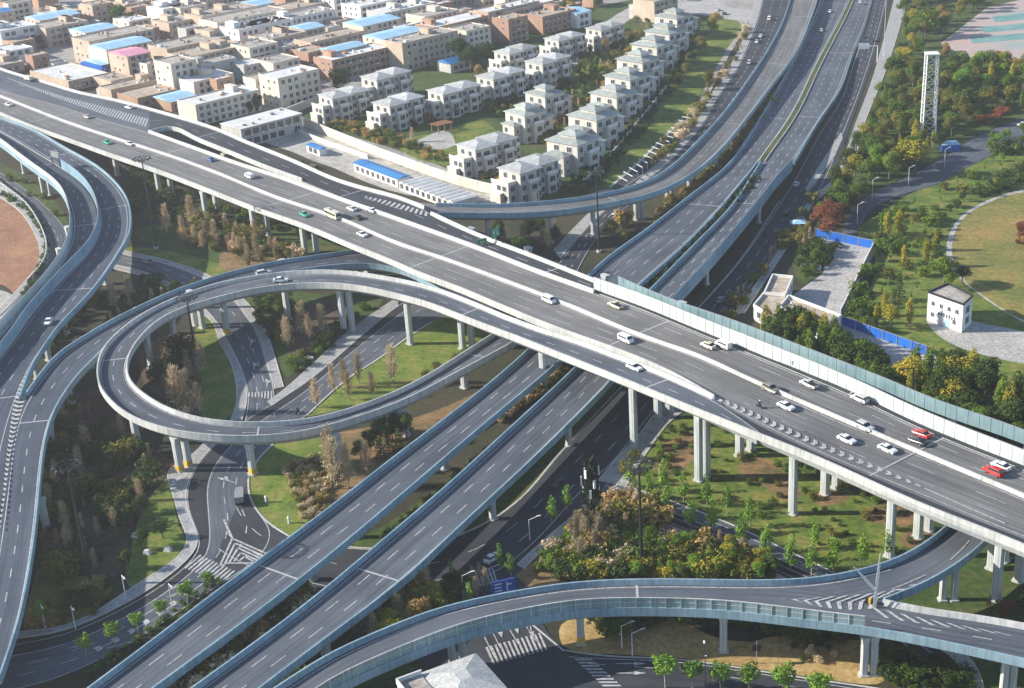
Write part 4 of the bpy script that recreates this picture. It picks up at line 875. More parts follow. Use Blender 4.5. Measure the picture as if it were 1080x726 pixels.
def block(px, L, D, h, yaw, wall, roof, label, cat='block', group=None, floors=None, win=None, pitch=3.2, rim=0.5, roofh=0.0, end_windows=False, hut=True, name='apartment_block', loc=None):
    b = loc if loc is not None else P(px[0], px[1], h)
    root = thing(name, label, cat, (b.x, b.y, 0), yaw, group)
    mb = MB(); mb.box(0, 0, -0.3, L, D, h)
    for q in ((0, 0, L, .22), (0, D-.22, L, D), (0, .22, .22, D-.22), (L-.22, .22, L, D-.22)):
        if rim: mb.box(q[0], q[1], h, q[2], q[3], h+rim)
    mb.build('wall', M[wall], root)
    if roofh:
        rb = MB(); e = 0.35; rb.add([(-e,-e,h+.03),(L+e,-e,h+.03),(L+e,D+e,h+.03),(-e,D+e,h+.03),(-e,D/2,h+roofh),(L+e,D/2,h+roofh)], [(3,2,1,0),(0,1,5,4),(2,3,4,5),(1,2,5),(3,0,4)]); rf = rb.build('roof', M[roof], root)
    else:
        e = -0.24 if rim else 0.3
        rb = MB(); rb.box(-e, -e, h+0.01, L+e, D+e, h+(0.06 if rim else 0.25)); rf = rb.build('roof', M[roof], root)
    fl = floors or max(1, round(h/3.1))
    put_windows(root, win or random.choice((W_STD, W_WIDE, W_STD)), L, h, fl, pitch, y=-0.0, z0=max(0.5, h/fl*0.5-0.85))
    if end_windows: put_windows(root, W_SM, D, h, fl, 4.0, y=0.0, side=True, skip=0.3)
    if hut and rim and L > 14 and random.random() < 0.75:
        for k in range(random.choice((1, 1, 2))):
            x = random.uniform(1, L-5); MB().box(x, D*.45, h+.06, x+random.uniform(2.5, 4), D*.9, h+2.4).build('stair_house', M[wall], rf)
    if name == 'apartment_block':
        if random.random() < .75:
            x0 = random.uniform(0, L*.3); x1 = random.uniform(L*.6, L); MB().box(x0, D+.02, -.2, x1, D+random.uniform(3, 6), random.uniform(2.8, h*.75)).build('rear_annex', M[random.choice([wall, 'wall_tan', 'wall_brick', 'wall_grey'])], root)
        if random.random() < .5: x0 = random.uniform(0, L*.6); MB().box(x0, -random.uniform(1.5, 3), -.2, x0+random.uniform(4, 8), -.02, 2.9).build('front_annex', M[random.choice(['wall_tan', 'wall_brick', 'wall_white'])], root)
        for q in range(int(L/4)):
            x = random.uniform(.5, L-.8); z = random.choice([f*h/fl+.4 for f in range(1, fl)] or [1.5]); link('air_conditioner', AC_ME, root, (x, 0, z))
        for q in range(int(L/5) if not roofh else 0):
            x = random.uniform(1, L-2); y = random.uniform(1, max(1.2, D-2)); o = link('rooftop_box', random.choice(BOX_ME), rf, (x, y, h+.05)); s_ = random.uniform(.6, 1.5); o.scale = (s_, s_*random.uniform(.6, 1.3), random.uniform(.5, 1.1))
    if hut and random.random() < 0.5 and not roofh:
        x = random.uniform(1, L-2); y = random.uniform(1, max(1.2, D-2)); t = MB(); t.tube((x, y, h+.5), (x+1.6, y, h+1.3), .35); t.box(x, y-.5, h+.06, x+.15, y+.5, h+.6); t.box(x-.1, y-1.9, h+.1, x+1.7, y-.5, h+.25)
        t.build('solar_heater', M['steel'], rf)
    return root
YB = R(46)
U = Vector((math.cos(YB), math.sin(YB), 0)); V = Vector((-math.sin(YB), math.cos(YB), 0))
blocks = [  # back-left, near corner, right end of the roof line (pixels), height, wall, roof
 ((-20,30),(0,34),(37,26),10,'wall_white','roof_white'), ((33,12),(42,22),(83,14),9,'wall_tan','roof_pale_blue'), ((86,4),(97,7),(115,2),9,'wall_tan','roof_tan'),
 ((125,19),(136,24),(157,19),8,'wall_cream','roof_white'), ((160,6),(172,11),(190,4),10,'wall_white','roof_white'), ((163,19),(178,26),(200,19),9,'wall_tan','roof_grey'),
 ((198,12),(213,19),(262,5),11,'wall_tan','roof_grey'), ((219,19),(229,25),(296,9),11,'wall_cream','roof_grey'), ((239,26),(252,33),(305,20),10,'wall_white','roof_grey'),
 ((79,27),(90,35),(117,27),8,'wall_cream','roof_pale_blue'), ((79,38),(94,45),(157,30),11,'wall_tan','roof_grey'), ((100,45),(112,53),(155,42),11,'wall_cream','roof_pale_blue'),
 ((119,50),(134,60),(155,54),11,'wall_tan','roof_pink'), ((91,62),(107,69),(131,64),5,'hoarding_blue','roof_pale_blue'), ((23,66),(72,87),(108,76),4,'wall_tan','roof_white'),
 ((162,46),(176,53),(238,38),11,'wall_tan','roof_grey'), ((164,64),(180,69),(202,62),14,'wall_cream','roof_grey'), ((178,56),(197,62),(253,46),11,'wall_tan','roof_tan'),
 ((203,66),(212,70),(247,61),10,'wall_grey','roof_grey'), ((250,46),(263,52),(287,44),12,'wall_cream','roof_grey'), ((247,66),(257,71),(280,66),8,'wall_grey','roof_white'),
 ((274,62),(288,68),(310,60),9,'wall_cream','roof_grey'), ((188,82),(204,88),(246,78),8,'wall_cream','roof_white'), ((189,106),(206,112),(272,95),8,'wall_cream','roof_white'),
 ((277,78),(293,84),(334,73),12,'wall_cream','roof_white'), ((144,64),(155,69),(166,66),8,'wall_cream','roof_tan'), ((105,92),(117,96),(160,83),4,'wall_tan','roof_tan'),
 ((122,96),(145,105),(182,94),4.5,'wall_brick','roof_tan'), ((110,78),(117,87),(140,81),4,'wall_tan','roof_tan'), ((161,100),(180,108),(207,101),4,'wall_brick','roof_pale_blue'),
 ((253,2),(268,7),(290,3),10,'wall_tan','roof_pale_blue'), ((262,12),(276,17),(345,1),10,'wall_tan','roof_tan'), ((256,24),(264,29),(350,10),10,'wall_white','roof_grey'),
 ((366,3),(380,8),(430,-4),11,'wall_white','roof_white'), ((345,-4),(352,0),(366,-5),12,'wall_white','roof_grey'), ((393,10),(406,15),(460,3),11,'wall_grey','roof_white'),
 ((434,14),(448,19),(485,11),11,'wall_cream','roof_grey'), ((365,23),(383,28),(420,19),11,'wall_cream','roof_pale_blue'), ((310,27),(322,32),(340,27),10,'wall_tan','roof_pale_blue'),
 ((265,36),(283,43),(322,34),10,'wall_tan','roof_grey'), ((316,41),(328,46),(382,33),10,'wall_tan','roof_tan'), ((390,36),(404,42),(437,30),11,'wall_cream','roof_pale_blue'),
 ((446,24),(460,30),(508,16),11,'wall_brick','roof_white'), ((478,29),(492,34),(517,28),11,'wall_cream','roof_grey'), ((505,10),(515,14),(565,1),11,'wall_tan','roof_white'),
 ((275,61),(290,67),(311,60),8,'wall_tan','roof_grey'), ((258,43),(266,49),(287,43),10,'wall_cream','roof_tan'), ((291,46),(298,51),(318,46),8,'wall_white','roof_grey'), ((313,51),(325,57),(346,52),9,'wall_brick','roof_tan'),
 ((333,60),(350,65),(412,50),9,'wall_brick','roof_white'), ((344,50),(353,55),(384,47),10,'wall_tan','roof_pale_blue'), ((408,42),(424,47),(466,30),12,'wall_tan','roof_grey'),
 ((527,17),(536,22),(556,17),11,'wall_brick','roof_tan'), ((518,10),(530,14),(583,1),10,'wall_tan','roof_white'), ((551,11),(572,19),(605,10),8,'wall_brick','roof_tan'),
 ((600,7),(608,15),(622,11),7,'wall_white','roof_pale_blue'), ((683,-4),(690,3),(716,-3),10,'wall_tan','roof_tan'), ((36,24),(48,31),(82,20),9,'wall_tan','roof_grey'), ((178,5),(190,10),(211,3),10,'wall_cream','roof_grey'),
 ((-40,60),(-8,72),(20,64),4,'wall_tan','roof_grey'), ((-10,50),(6,56),(30,49),5,'wall_white','roof_white'), ((45,12),(55,17),(80,11),7,'wall_tan','roof_grey'), ((-14,10),(-2,15),(12,11),9,'wall_tan','roof_blue'), ((85,-14),(100,-9),(150,-20),9,'wall_tan','roof_grey'),
 ((195,-8),(210,-3),(260,-15),10,'wall_tan','roof_tan'), ((290,-12),(300,-7),(340,-17),10,'wall_brick','roof_grey'), ((430,-14),(445,-9),(500,-21),11,'wall_tan','roof_grey'), ((120,1),(132,6),(155,0),9,'wall_tan','roof_tan'), ((228,44),(236,48),(250,45),9,'wall_brick','roof_grey'),
 ((140,28),(150,33),(166,29),8,'wall_brick','roof_grey'), ((2,40),(14,46),(34,41),6,'wall_brick','roof_tan')]
wn = dict(wall_white='white', wall_tan='tan', wall_cream='cream', wall_grey='grey', wall_brick='red brick', hoarding_blue='bright blue')
rn = dict(roof_white='white flat', roof_tan='dusty tan', roof_grey='dark flat', roof_pale_blue='pale blue sheet', roof_pink='pink sheet', roof_blue='deep blue')
cls = {}
for b in blocks: cls.setdefault((b[4], b[5]), []).append(b)
for b in blocks:
    bl, c, r, h, wl, rf = b
    same = sorted(cls[(wl, rf)], key=lambda q: q[1][0]); k = same.index(b)
    lab = '%s block with %s roof in the old quarter' % (wn[wl], rn[rf]) if len(same) == 1 else '%s from left of the %s blocks with %s roofs in the old quarter' % (ORD[k], wn[wl], rn[rf])
    pc_, pr, pb = P(*c, h), P(*r, h), P(*bl, h)
    L = max(6, (pr-pc_).dot(U)); D = min(16, max(6, (pb-pc_).dot(V)))
    if c == (72, 87): D = 34
    tall = h > 6
    block(c, L, D, h, YB, wl, rf, lab, 'building', 'blocks of the old quarter', pitch=3.1 if tall else 3.6, rim=0.45 if rf not in ('roof_pale_blue', 'roof_pink') else 0, roofh=1.0 if rf in ('roof_pale_blue', 'roof_pink', 'roof_blue') else 0, end_windows=(k % 3 == 0 and tall))
# small houses squeezed into the gaps
rects = []
for bl, c_, r_, h, wl, rf in blocks:
    p0 = P(*c_, h); L = max(6, (P(*r_, h)-p0).dot(U)); D = 34 if c_ == (72, 87) else min(16, max(6, (P(*bl, h)-p0).dot(V))); rects.append((p0.dot(U), p0.dot(V), L, D))
town = [(0,58),(60,92),(200,122),(250,118),(300,108),(330,80),(420,62),(520,44),(600,22),(640,6),(560,-4),(300,-10),(0,-6)]
cnt_ = 0
for _ in range(4000):
    if cnt_ >= 80: break
    x, y = random.uniform(0, 640), random.uniform(-8, 118); inn_ = False; n = len(town)
    for i in range(n):
        x0, y0 = town[i]; x1, y1 = town[(i+1) % n]
        if (y0 > y) != (y1 > y) and x < (x1-x0)*(y-y0)/(y1-y0)+x0: inn_ = not inn_
    if not inn_ or (x < 110 and 34 < y < 68): continue
    q = P(x, y); a_, b_ = q.dot(U), q.dot(V); L, D, h = random.uniform(6, 13), random.uniform(5, 9), random.choice([3.2, 3.4, 6.2, 6.6, 9])
    if any(a_ < r0+rL+.8 and a_+L > r0-.8 and b_ < r1+rD+.8 and b_+D > r1-.8 for r0, r1, rL, rD in rects): continue
    rects.append((a_, b_, L, D)); cnt_ += 1
    block((0,0), L, D, h, YB, random.choice(['wall_tan', 'wall_brick', 'wall_cream', 'wall_grey', 'wall_tan']), random.choice(['roof_grey', 'roof_tan', 'roof_grey', 'roof_white']), 'small house squeezed into a gap between the larger old blocks', 'house', 'small infill houses of the old quarter', name='small_house', loc=q)
w_ = P(254, 137, 7); block((254,137), 27, 13, 7, YB, 'wall_grey', 'roof_white', 'two storey block with white roof and maroon frames nearest the viaduct', 'building', None, floors=2, win=W_MAR, pitch=3.6, rim=0, hut=False)
block((475,68), 12, 9, 4, YB, 'wall_grey', 'roof_blue', 'low shed with dull blue hipped roof behind the villas', 'shed', None, floors=1, rim=0, roofh=1.6, hut=False, name='shed')
# site huts in the rubble yard, long axis the other way
YS = R(-50)
block((373,172), 27, 5, 3, YS, 'wall_white', 'roof_blue', 'long white site hut with bright blue roof in the rubble yard', 'hut', None, floors=1, rim=0, roofh=0.7, hut=False, name='site_hut')
ct = thing('container_row', 'row of white ribbed cabins beside the blue roofed hut', 'cabins', (P(421,192,2.8).x, P(421,192,2.8).y, 0), YS)
for i in range(10):
    mb = MB(); x = i*3.1; mb.box(x, 0, 0, x+2.9, 9, 2.7); cb = mb.build('cabin', M['wall_white'], ct)
    rb = MB(); rb.prism([(x-.1,-.3),(x+3.0,-.3),(x+3.0,9.3),(x-.1,9.3)], 2.72, 3.2, top=[(x+1.2,-.3),(x+1.7,-.3),(x+1.7,9.3),(x+1.2,9.3)]); rb.build('roof', M['roof_white'], cb)
    o = bpy.data.objects.new('window', W_STD); C.objects.link(o); o.parent = cb; o.location = (x+1.4, 0, 0.8)
block((323,153), 9, 3, 2.5, YS, 'wall_white', 'roof_blue', 'small blue roofed hut tucked against the viaduct parapet', 'hut', None, floors=1, rim=0, roofh=0.5, hut=False, name='site_hut')

# walls and fences
def wall_line(pts, h, mat, name, label, cat, w=0.35, posts=None, post_mat='white_paint', ph=None):
    L = edge(pts, 0, 0, 3.0); mb = MB(); sweep(mb, L, [(-w/2, -0.1), (w/2, -0.1), (w/2, h), (-w/2, h)])
    root = thing(name, label, cat); fixn(mb.build('panel', M[mat], root)); pts2 = resample(L, max(2, int(sum((b-a).length for a, b in zip(L, L[1:]))/(posts or 5))))
    pm = MB(); pm.box(-.2, -.2, 0, .2, .2, (ph or h+.25)); me = pm.mesh('post', M[post_mat])
    if posts:
        for p in pts2[:99]:
            o = link('post', me, root, (p.x, p.y, 0))
    cp = MB(); sweep(cp, L, [(-w/2-.05, h), (w/2+.05, h), (w/2+.05, h+.12), (-w/2-.05, h+.12)]); fixn(cp.build('coping', M['trim'] if mat != 'hoarding_blue' else M['steel'], root))
    return root
wall_line([(299,124),(345,143),(415,171),(500,200),(566,214)], 3.2, 'wall_yellow', 'boundary_wall', 'long pale yellow wall between the villas and the rubble yard', 'wall', posts=8, post_mat='wall_yellow')
wall_line([(299,124),(318,116),(340,108)], 3.0, 'wall_grey', 'boundary_wall', 'short grey return wall at the left end of the yellow wall', 'wall')
wall_line([(314,141),(345,153),(388,168)], 1.6, 'wall_white', 'boundary_wall', 'low white wall along the rubble yard', 'wall')
wall_line([(616,196),(632,180),(655,155),(680,124),(702,97)], 1.8, 'steel', 'estate_fence', 'grey fence with pale posts along the villas and the green strip', 'fence', w=0.12, posts=6, ph=2.6)
wall_line([(860,250),(888,256),(921,263)], 2.6, 'hoarding_blue', 'hoarding', 'bright blue hoarding along the top of the plaza', 'hoarding', w=0.12, posts=4, post_mat='steel')
wall_line([(888,343),(930,358),(977,375)], 2.4, 'hoarding_blue', 'hoarding', 'bright blue hoarding between the plaza and the park lawn', 'hoarding', w=0.12, posts=4, post_mat='steel')
wall_line([(922,262),(905,297),(887,334)], 2.2, 'steel', 'site_fence', 'pale mesh fence down the right side of the plaza', 'fence', w=0.08, posts=3, ph=2.4)
wall_line([(-30,170),(0,196),(27,217),(43,241),(50,262),(47,280),(30,300)], 1.5, 'steel', 'roadside_fence', 'low mesh fence beside the left side road', 'fence', w=0.06, posts=4, ph=1.8)

# white pump house
ph_c = P(1016, 322, 7.5); ph_l = P(979, 309, 7.5); ph_r = P(1026, 313, 7.5)
d1 = (ph_l-ph_c); yaw1 = math.atan2(-d1.y, -d1.x); L1 = d1.length
ph = thing('pump_house', 'white two storey pump house with black rooftop parapet on the park lawn', 'building', (ph_l.x, ph_l.y, 0), yaw1)
def _loc(p): d = p-ph_l; return (d.x*math.cos(yaw1)+d.y*math.sin(yaw1), -d.x*math.sin(yaw1)+d.y*math.cos(yaw1))
mb = MB(); foot = [(0,0),(L1,0),_loc(ph_r),_loc(P(1000,300,7.5))]
mb.prism(foot, -0.2, 7.5); mb.build('wall', M['wall_white'], ph)
cx_, cy_ = sum(p[0] for p in foot)/4, sum(p[1] for p in foot)/4
inn = [(cx_+(x-cx_)*.94, cy_+(y-cy_)*.93) for x, y in foot]; MB().prism(inn, 7.45, 7.56).build('roof', M['roof_grey'], ph)
rm = MB(); n = len(foot)
for i in range(n):
    a, b = Vector((*foot[i], 7.7)), Vector((*foot[(i+1) % n], 7.7)); rm.bar(a, b, 0.3, 0.5)
rm.build('roof_rim', M['dark_steel'], ph)
for z, xs in ((1.6, (1.6, 7.8)), (4.6, (1.6, 4.0, 6.2, 8.4))):
    for x in xs: o = bpy.data.objects.new('window', W_SM); C.objects.link(o); o.parent = ph; o.location = (x*L1/10, 0, z); o.rotation_euler = (0, 0, 0)
for z in (1.5, 4.4): 
    o = bpy.data.objects.new('window', W_WIDE); C.objects.link(o); o.parent = ph; _e = ((L1+foot[2][0])/2, foot[2][1]/2); o.location = (_e[0], _e[1], z); o.rotation_euler = (0, 0, math.atan2(foot[2][1], foot[2][0]-L1))
lt = MB()
for i in range(7):
    x = L1*(.33+.075*i); hgt = (0.75, 0.6, 0.9, 0.7, 0.95, 0.6, 0.8)[i]
    lt.box(x, -.12, 2.7, x+.16, -.02, 2.7+hgt); lt.box(x-.18, -.12, 2.7+hgt*.5, x+.32, -.02, 2.82+hgt*.5); lt.box(x-.16, -.12, 2.62, x+.3, -.02, 2.74)
lt.build('wall_lettering', M['dark_steel'], ph)
dr = MB(); dr.box(L1*.5, -.06, 0, L1*.5+1.8, 0, 2.3); dr.build('door', M['roof_pale_blue'], ph)

# low flat roofed buildings by the plaza
def flat(name, pts, h, label, wall='wall_white', roof='roof_tan', rim=0.8, wins=True):
    w = [P(x, y, h) for x, y in pts]; c = sum(w, Vector())/len(w); root = thing(name, label, 'building', (c.x, c.y, 0))
    q = [(p.x-c.x, p.y-c.y) for p in w]
    ar = sum(q[i][0]*q[(i+1) % len(q)][1]-q[(i+1) % len(q)][0]*q[i][1] for i in range(len(q)))
    if ar < 0: q = q[::-1]
    MB().prism(q, -0.2, h-0.5).build('wall', M[wall], root)
    MB().prism([(x*.96, y*.96) for x, y in q], h-.49, h-.35).build('roof', M[roof], root)
    rm = MB()
    for i in range(len(q)): rm.bar(Vector((*q[i], h-.5+rim/2)), Vector((*q[(i+1) % len(q)], h-.5+rim/2)), 0.35, rim)
    rm.build('roof_rim', M['trim'], root)
    if wins:
        for i in range(len(q)):
            a, b = Vector((*q[i], 0)), Vector((*q[(i+1) % len(q)], 0)); d = b-a; n = Vector((d.y, -d.x, 0))
            if n.y < 0 and d.length > 4:
                k = int(d.length/3.5)
                for j in range(k):
                    o = bpy.data.objects.new('window', W_STD); C.objects.link(o); o.parent = root; p = a+d*((j+.5)/k); o.location = (p.x, p.y, 1.3); o.rotation_euler = (0, 0, math.atan2(d.y, d.x))
    return root
flat('toilet_block', [(815,290),(836,292),(828,311),(806,309)], 4.5, 'square white flat roofed block beside the highway pavement')
flat('office', [(806,309),(829,311),(842,334),(818,336),(795,322)], 4.0, 'white flat roofed annexe joined below the square block')
flat('office', [(832,312),(887,333),(873,343),(822,324)], 4.6, 'long low building with tan roof at the foot of the plaza', roof='roof_tan')
bs = thing('kiosk', 'small blue kiosk at the corner of the highway pavement', 'kiosk', P(842, 243)[:])
MB().prism([(-2,-1.5),(2,-1.5),(2,1.5),(-2,1.5)], 0, 2.6).build('wall', M['hoarding_blue'], bs); MB().prism([(-2.4,-1.9),(2.4,-1.9),(2.4,1.9),(-2.4,1.9)], 2.6, 3.3, top=[(-.4,-.2),(.4,-.2),(.4,.2),(-.4,.2)]).build('roof', M['roof_pale_blue'], bs)
o = bpy.data.objects.new('window', W_SM); C.objects.link(o); o.parent = bs; o.location = (0, -1.5, 1.0)
bs = thing('stall', 'blue canopy stall with white sheet beside the park road', 'stall', P(1001, 158)[:])
MB().prism([(-3,-2.5),(3,-2.5),(3,2.5),(-3,2.5)], 0, 2.4).build('canopy_side', M['hoarding_blue'], bs); MB().prism([(-3.2,-2.7),(3.2,-2.7),(3.2,2.7),(-3.2,2.7)], 2.4, 3.0, top=[(-2,-.2),(2,-.2),(2,.2),(-2,.2)]).build('canopy_top', M['roof_pale_blue'], bs)
rb = thing('rubble_heap', 'white rubble heap on the shrub bed beside the plaza', 'rubble', P(857, 282)[:])
mb = MB()
for i in range(26):
    a = random.random()*6.28; r = random.random()*2.8; s = random.uniform(.3, .9); x, y = r*1.6*math.cos(a), r*math.sin(a)
    mb.prism([(x-s,y-s*.6),(x+s,y-s*.8),(x+s*.8,y+s),(x-s*.7,y+s*.7)], 0, s*.9, top=[(x-s*.5,y-s*.5),(x+s*.6,y-s*.4),(x+s*.4,y+s*.4),(x-s*.5,y+s*.4)])
mb.build('rubble_blocks', M['roof_white'], rb)
# bottom villa roof seen in front
wv = thing('gatehouse', 'white walled building with grey roof at the bottom edge', 'building', P(478, 762)[:], R(30)); wv.scale = (.85, .85, .95)
MB().box(-8, -6, 0, 8, 6, 7.5).build('wall', M['wall_white'], wv)
rb2 = MB(); rb2.prism([(-3,-6.5),(8.6,-6.5),(8.6,6.6),(-3,6.6)], 7.5, 8.7, top=[(1.5,-1.5),(4,-1.5),(4,1.5),(1.5,1.5)]); rb2.build('roof', M['roof_villa_grey'], wv)
MB().box(-7.7, -5.7, 7.51, -3.2, 5.7, 7.7).build('terrace', M['roof_grey'], wv)
rm = MB()
for a, b in (((-8,-6),(-3,-6)), ((-8,-6),(-8,6)), ((-8,6),(-3,6))): rm.bar(Vector((*a, 8)), Vector((*b, 8)), .3, 1.0)
rm.build('parapet', M['trim'], wv)
for y in (-3.5, 0, 3.5): o = bpy.data.objects.new('window', W_STD); C.objects.link(o); o.parent = wv; o.location = (-8, y, 4.5); o.rotation_euler = (0, 0, -math.pi/2)

# ================= VILLAS =================
def hip(mb, x0, y0, x1, y1, z, rise, e=0.6):
    x0 -= e; y0 -= e; x1 += e; y1 += e; w = min(x1-x0, y1-y0)/2*0.92
    if x1-x0 > y1-y0: t = [(x0+w, (y0+y1)/2-.15), (x1-w, (y0+y1)/2-.15), (x1-w, (y0+y1)/2+.15), (x0+w, (y0+y1)/2+.15)]
    else: t = [((x0+x1)/2-.15, y0+w), ((x0+x1)/2+.15, y0+w), ((x0+x1)/2+.15, y1-w), ((x0+x1)/2-.15, y1-w)]
    mb.prism([(x0,y0),(x1,y0),(x1,y1),(x0,y1)], z+.18, z+rise, top=t); 
    return mb
def cornice(mb, x0, y0, x1, y1, z, e=0.5): mb.box(x0-e, y0-e, z, x1+e, y1+e, z+.17)
def villa_a():
    root = thing('villa', 'x', 'villa')
    w = MB(); w.box(0, 0, -.3, 8.6, 10, 9.6); w.box(9.2, 1.6, -.3, 17.8, 11.6, 9.6); w.box(8.6, 2.6, -.3, 9.2, 10, 8.8); w.box(-3.4, 2, -.3, 0, 10, 6.2); w.box(17.8, 3.4, -.3, 20.4, 10.6, 6.2); w.box(-4.8, 4.5, -.3, -3.4, 9.5, 3.2)
    w.box(2.6, -1.5, -.3, 6.2, 0, 6.4); w.box(11.8, .1, -.3, 15.4, 1.6, 6.4)
    w.build('wall', M['villa_wall'], root)
    for a in ((0, 0, 8.6, 10, 9.6), (9.2, 1.6, 17.8, 11.6, 9.6)):
        r = MB(); hip(r, *a, 1.5); ro = r.build('roof', M['roof_villa_grey'], root); c = MB(); cornice(c, *a); c.build('cornice', M['trim'], ro)
    for a in ((2.6, -1.5, 6.2, 0, 6.4), (11.8, .1, 15.4, 1.6, 6.4)):
        r = MB(); r.box(a[0]-.3, a[1]-.3, a[4], a[2]+.3, a[3], a[4]+.15); r.box(a[0]-.1, a[1]-.1, a[4]+.15, a[2]+.1, a[1]+.05, a[4]+1.05); r.box(a[0]-.1, a[1]+.05, a[4]+.15, a[0]+.05, a[3], a[4]+1.05); r.box(a[2]-.05, a[1]+.05, a[4]+.15, a[2]+.1, a[3], a[4]+1.05); r.build('balcony', M['trim'], root)
    t = MB(); t.box(-3.5, 1.9, 6.2, 0, 2.1, 7.1); t.box(-3.5, 2.1, 6.2, -3.3, 10, 7.1); t.build('terrace_parapet', M['trim'], root); t = MB(); t.box(17.8, 3.3, 6.2, 20.5, 3.5, 7.1); t.box(20.3, 3.5, 6.2, 20.5, 10.6, 7.1); t.build('terrace_parapet', M['trim'], root); t = MB(); t.box(-4.9, 4.4, 3.2, -3.4, 9.6, 3.4); t.build('porch_roof', M['trim'], root)
    def win(me, x, y, z, rot=0): o = bpy.data.objects.new('window', me); C.objects.link(o); o.parent = root; o.location = (x, y, z); o.rotation_euler = (0, 0, rot)
    for bx, by in ((0, 0), (9.2, 1.6)):
        for z in (0.8, 3.9, 7.0):
            win(W_STD, bx+1.3, by, z); win(W_TALL if z > 6 else W_STD, bx+7.5, by, z-.2)
            if z > 6: win(W_WIDE, bx+4.4, by, z-.3)
            else: win(W_WIDE, bx+4.4, by-1.5, z)
    win(W_TALL, 8.9, 2.6, 6.2); win(W_TALL, 8.9, 2.6, 3.0); win(W_STD, -1.7, 2, .9); win(W_STD, -1.7, 2, 3.9); win(W_STD, 19.2, 3.4, .9); win(W_STD, 19.2, 3.4, 3.9)
    for z, x, y in ((7.1, 0, 3), (7.1, 0, 7), (.9, -3.4, 3.3), (3.9, -3.4, 6.5), (3.9, -3.4, 4)): win(W_STD, x, y, z, -math.pi/2)
    d = MB(); d.box(9.0, 2.5, 0, 9.15, 2.62, 2.2); d.box(2.0, -.08, 0, 2.9, 0, 2.2); d.build('door', M['bark'], root)
    remember(root); return root
def villa_b():
    root = thing('villa', 'x', 'villa')
    w = MB(); w.box(0, 0, -.3, 9.5, 11, 10); w.box(9.5, 2.0, -.3, 15.0, 10, 7.0); w.box(-3.2, 2.5, -.3, 0, 9, 6.6); w.box(3.2, -1.8, -.3, 7.4, 0, 6.8); w.box(2.5, 2.5, 10, 7, 8, 12.0)
    w.build('wall', M['villa_wall'], root)
    for a, hh in (((0, 0, 9.5, 11, 10), 1.7), ((9.5, 2.0, 15.0, 10, 7.0), 1.3), ((-3.2, 2.5, 0, 9, 6.6), 1.0), ((2.5, 2.5, 7, 8, 12.0), 1.3)):
        r = MB(); hip(r, *a, hh); ro = r.build('roof', M['roof_villa'], root); c = MB(); cornice(c, *a); c.build('cornice', M['trim'], ro)
    r = MB(); a = (3.2, -1.8, 7.4, 0, 6.8); r.box(a[0]-.3, a[1]-.3, a[4], a[2]+.3, a[3], a[4]+.15); r.box(a[0]-.1, a[1]-.1, a[4]+.15, a[2]+.1, a[1]+.05, a[4]+1.0); r.build('balcony', M['trim'], root)
    def win(me, x, y, z, rot=0): o = bpy.data.objects.new('window', me); C.objects.link(o); o.parent = root; o.location = (x, y, z); o.rotation_euler = (0, 0, rot)
    for z in (.9, 4.0, 7.3):
        win(W_STD, 1.6, 0, z); win(W_STD, 8.6, 0, z)
        if z > 6: win(W_WIDE, 5.3, 0, z-.2)
        else: win(W_WIDE, 5.3, -1.8, z); win(W_STD, 12.2, 2.0, z); win(W_SM, -1.6, 2.5, z)
    for z, y in ((7.3, 3), (7.3, 7.5)): win(W_STD, 0, y, z, -math.pi/2)
    for z, y in ((.9, 4), (4, 7)): win(W_STD, -3.2, y, z, -math.pi/2)
    d = MB(); d.box(4.0, -1.9, 0, 5.0, -1.82, 2.2); d.build('door', M['bark'], root)
    remember(root); return root
VA = villa_a(); VB = villa_b(); YV = R(43)
def vplace(proto, px, z, label, group, yaw=YV, s=1.0, half=(9, 5)):
    c = P(px[0], px[1], z); cy, sy = math.cos(yaw), math.sin(yaw)
    loc = (c.x-(half[0]*cy-half[1]*sy), c.y-(half[0]*sy+half[1]*cy), 0)
    jz = random.uniform(.94, 1.06); s3 = s if isinstance(s, tuple) else (s, s, s)
    return copy_tree(proto, loc, yaw+R(random.uniform(-3, 3)), (s3[0]*random.uniform(.96, 1.04), s3[1], s3[2]*jz), label, group)
twin = [((363,95),'nearest the left end of the yellow wall'), ((409,78),'directly behind the second villa from the wall'), ((423,103),'second from left beside the yellow leaved tree'), ((478,91),'third from left beside the rust coloured tree'),
        ((530,76),'fourth from left behind the garden path'), ((546,49),'rear row, left of the estate road'), ((581,62),'in the rear row beside the small lawn'), ((597,36),'second from the back in the rear row'), ((641,24),'farthest back in the rear row'), ((513,148),'beside the round garden path'), ((560,172),'nearest villa above the curved ramp')]
for p, l in twin: vplace(VA, (p[0], p[1]+1), 10, 'white twin villa with grey green roofs, '+l, 'white twin villas', s=1.02 if p[1] > 60 else 0.95)
single = [((557,118),'tall and middle, left of the row'), ((578,98),'behind the tall middle one')]
for p, l in single: vplace(VB, p, 10, 'white villa with layered hipped roof, '+l, 'villas with layered roofs', half=(6, 5), s=1.0)
casc = [(609,148), (629,123), (650,98), (664,80), (677,64), (692,48), (705,33), (713,17)]
for i, p in enumerate(casc): vplace(VB, p, 10, 'pale villa with green hipped roofs, %s from the near end of the diagonal row' % ORD[i], 'villas in the diagonal row', half=(6, 5), yaw=R(50), s=(1.2,1.2,1.06))
drop(VA); drop(VB)
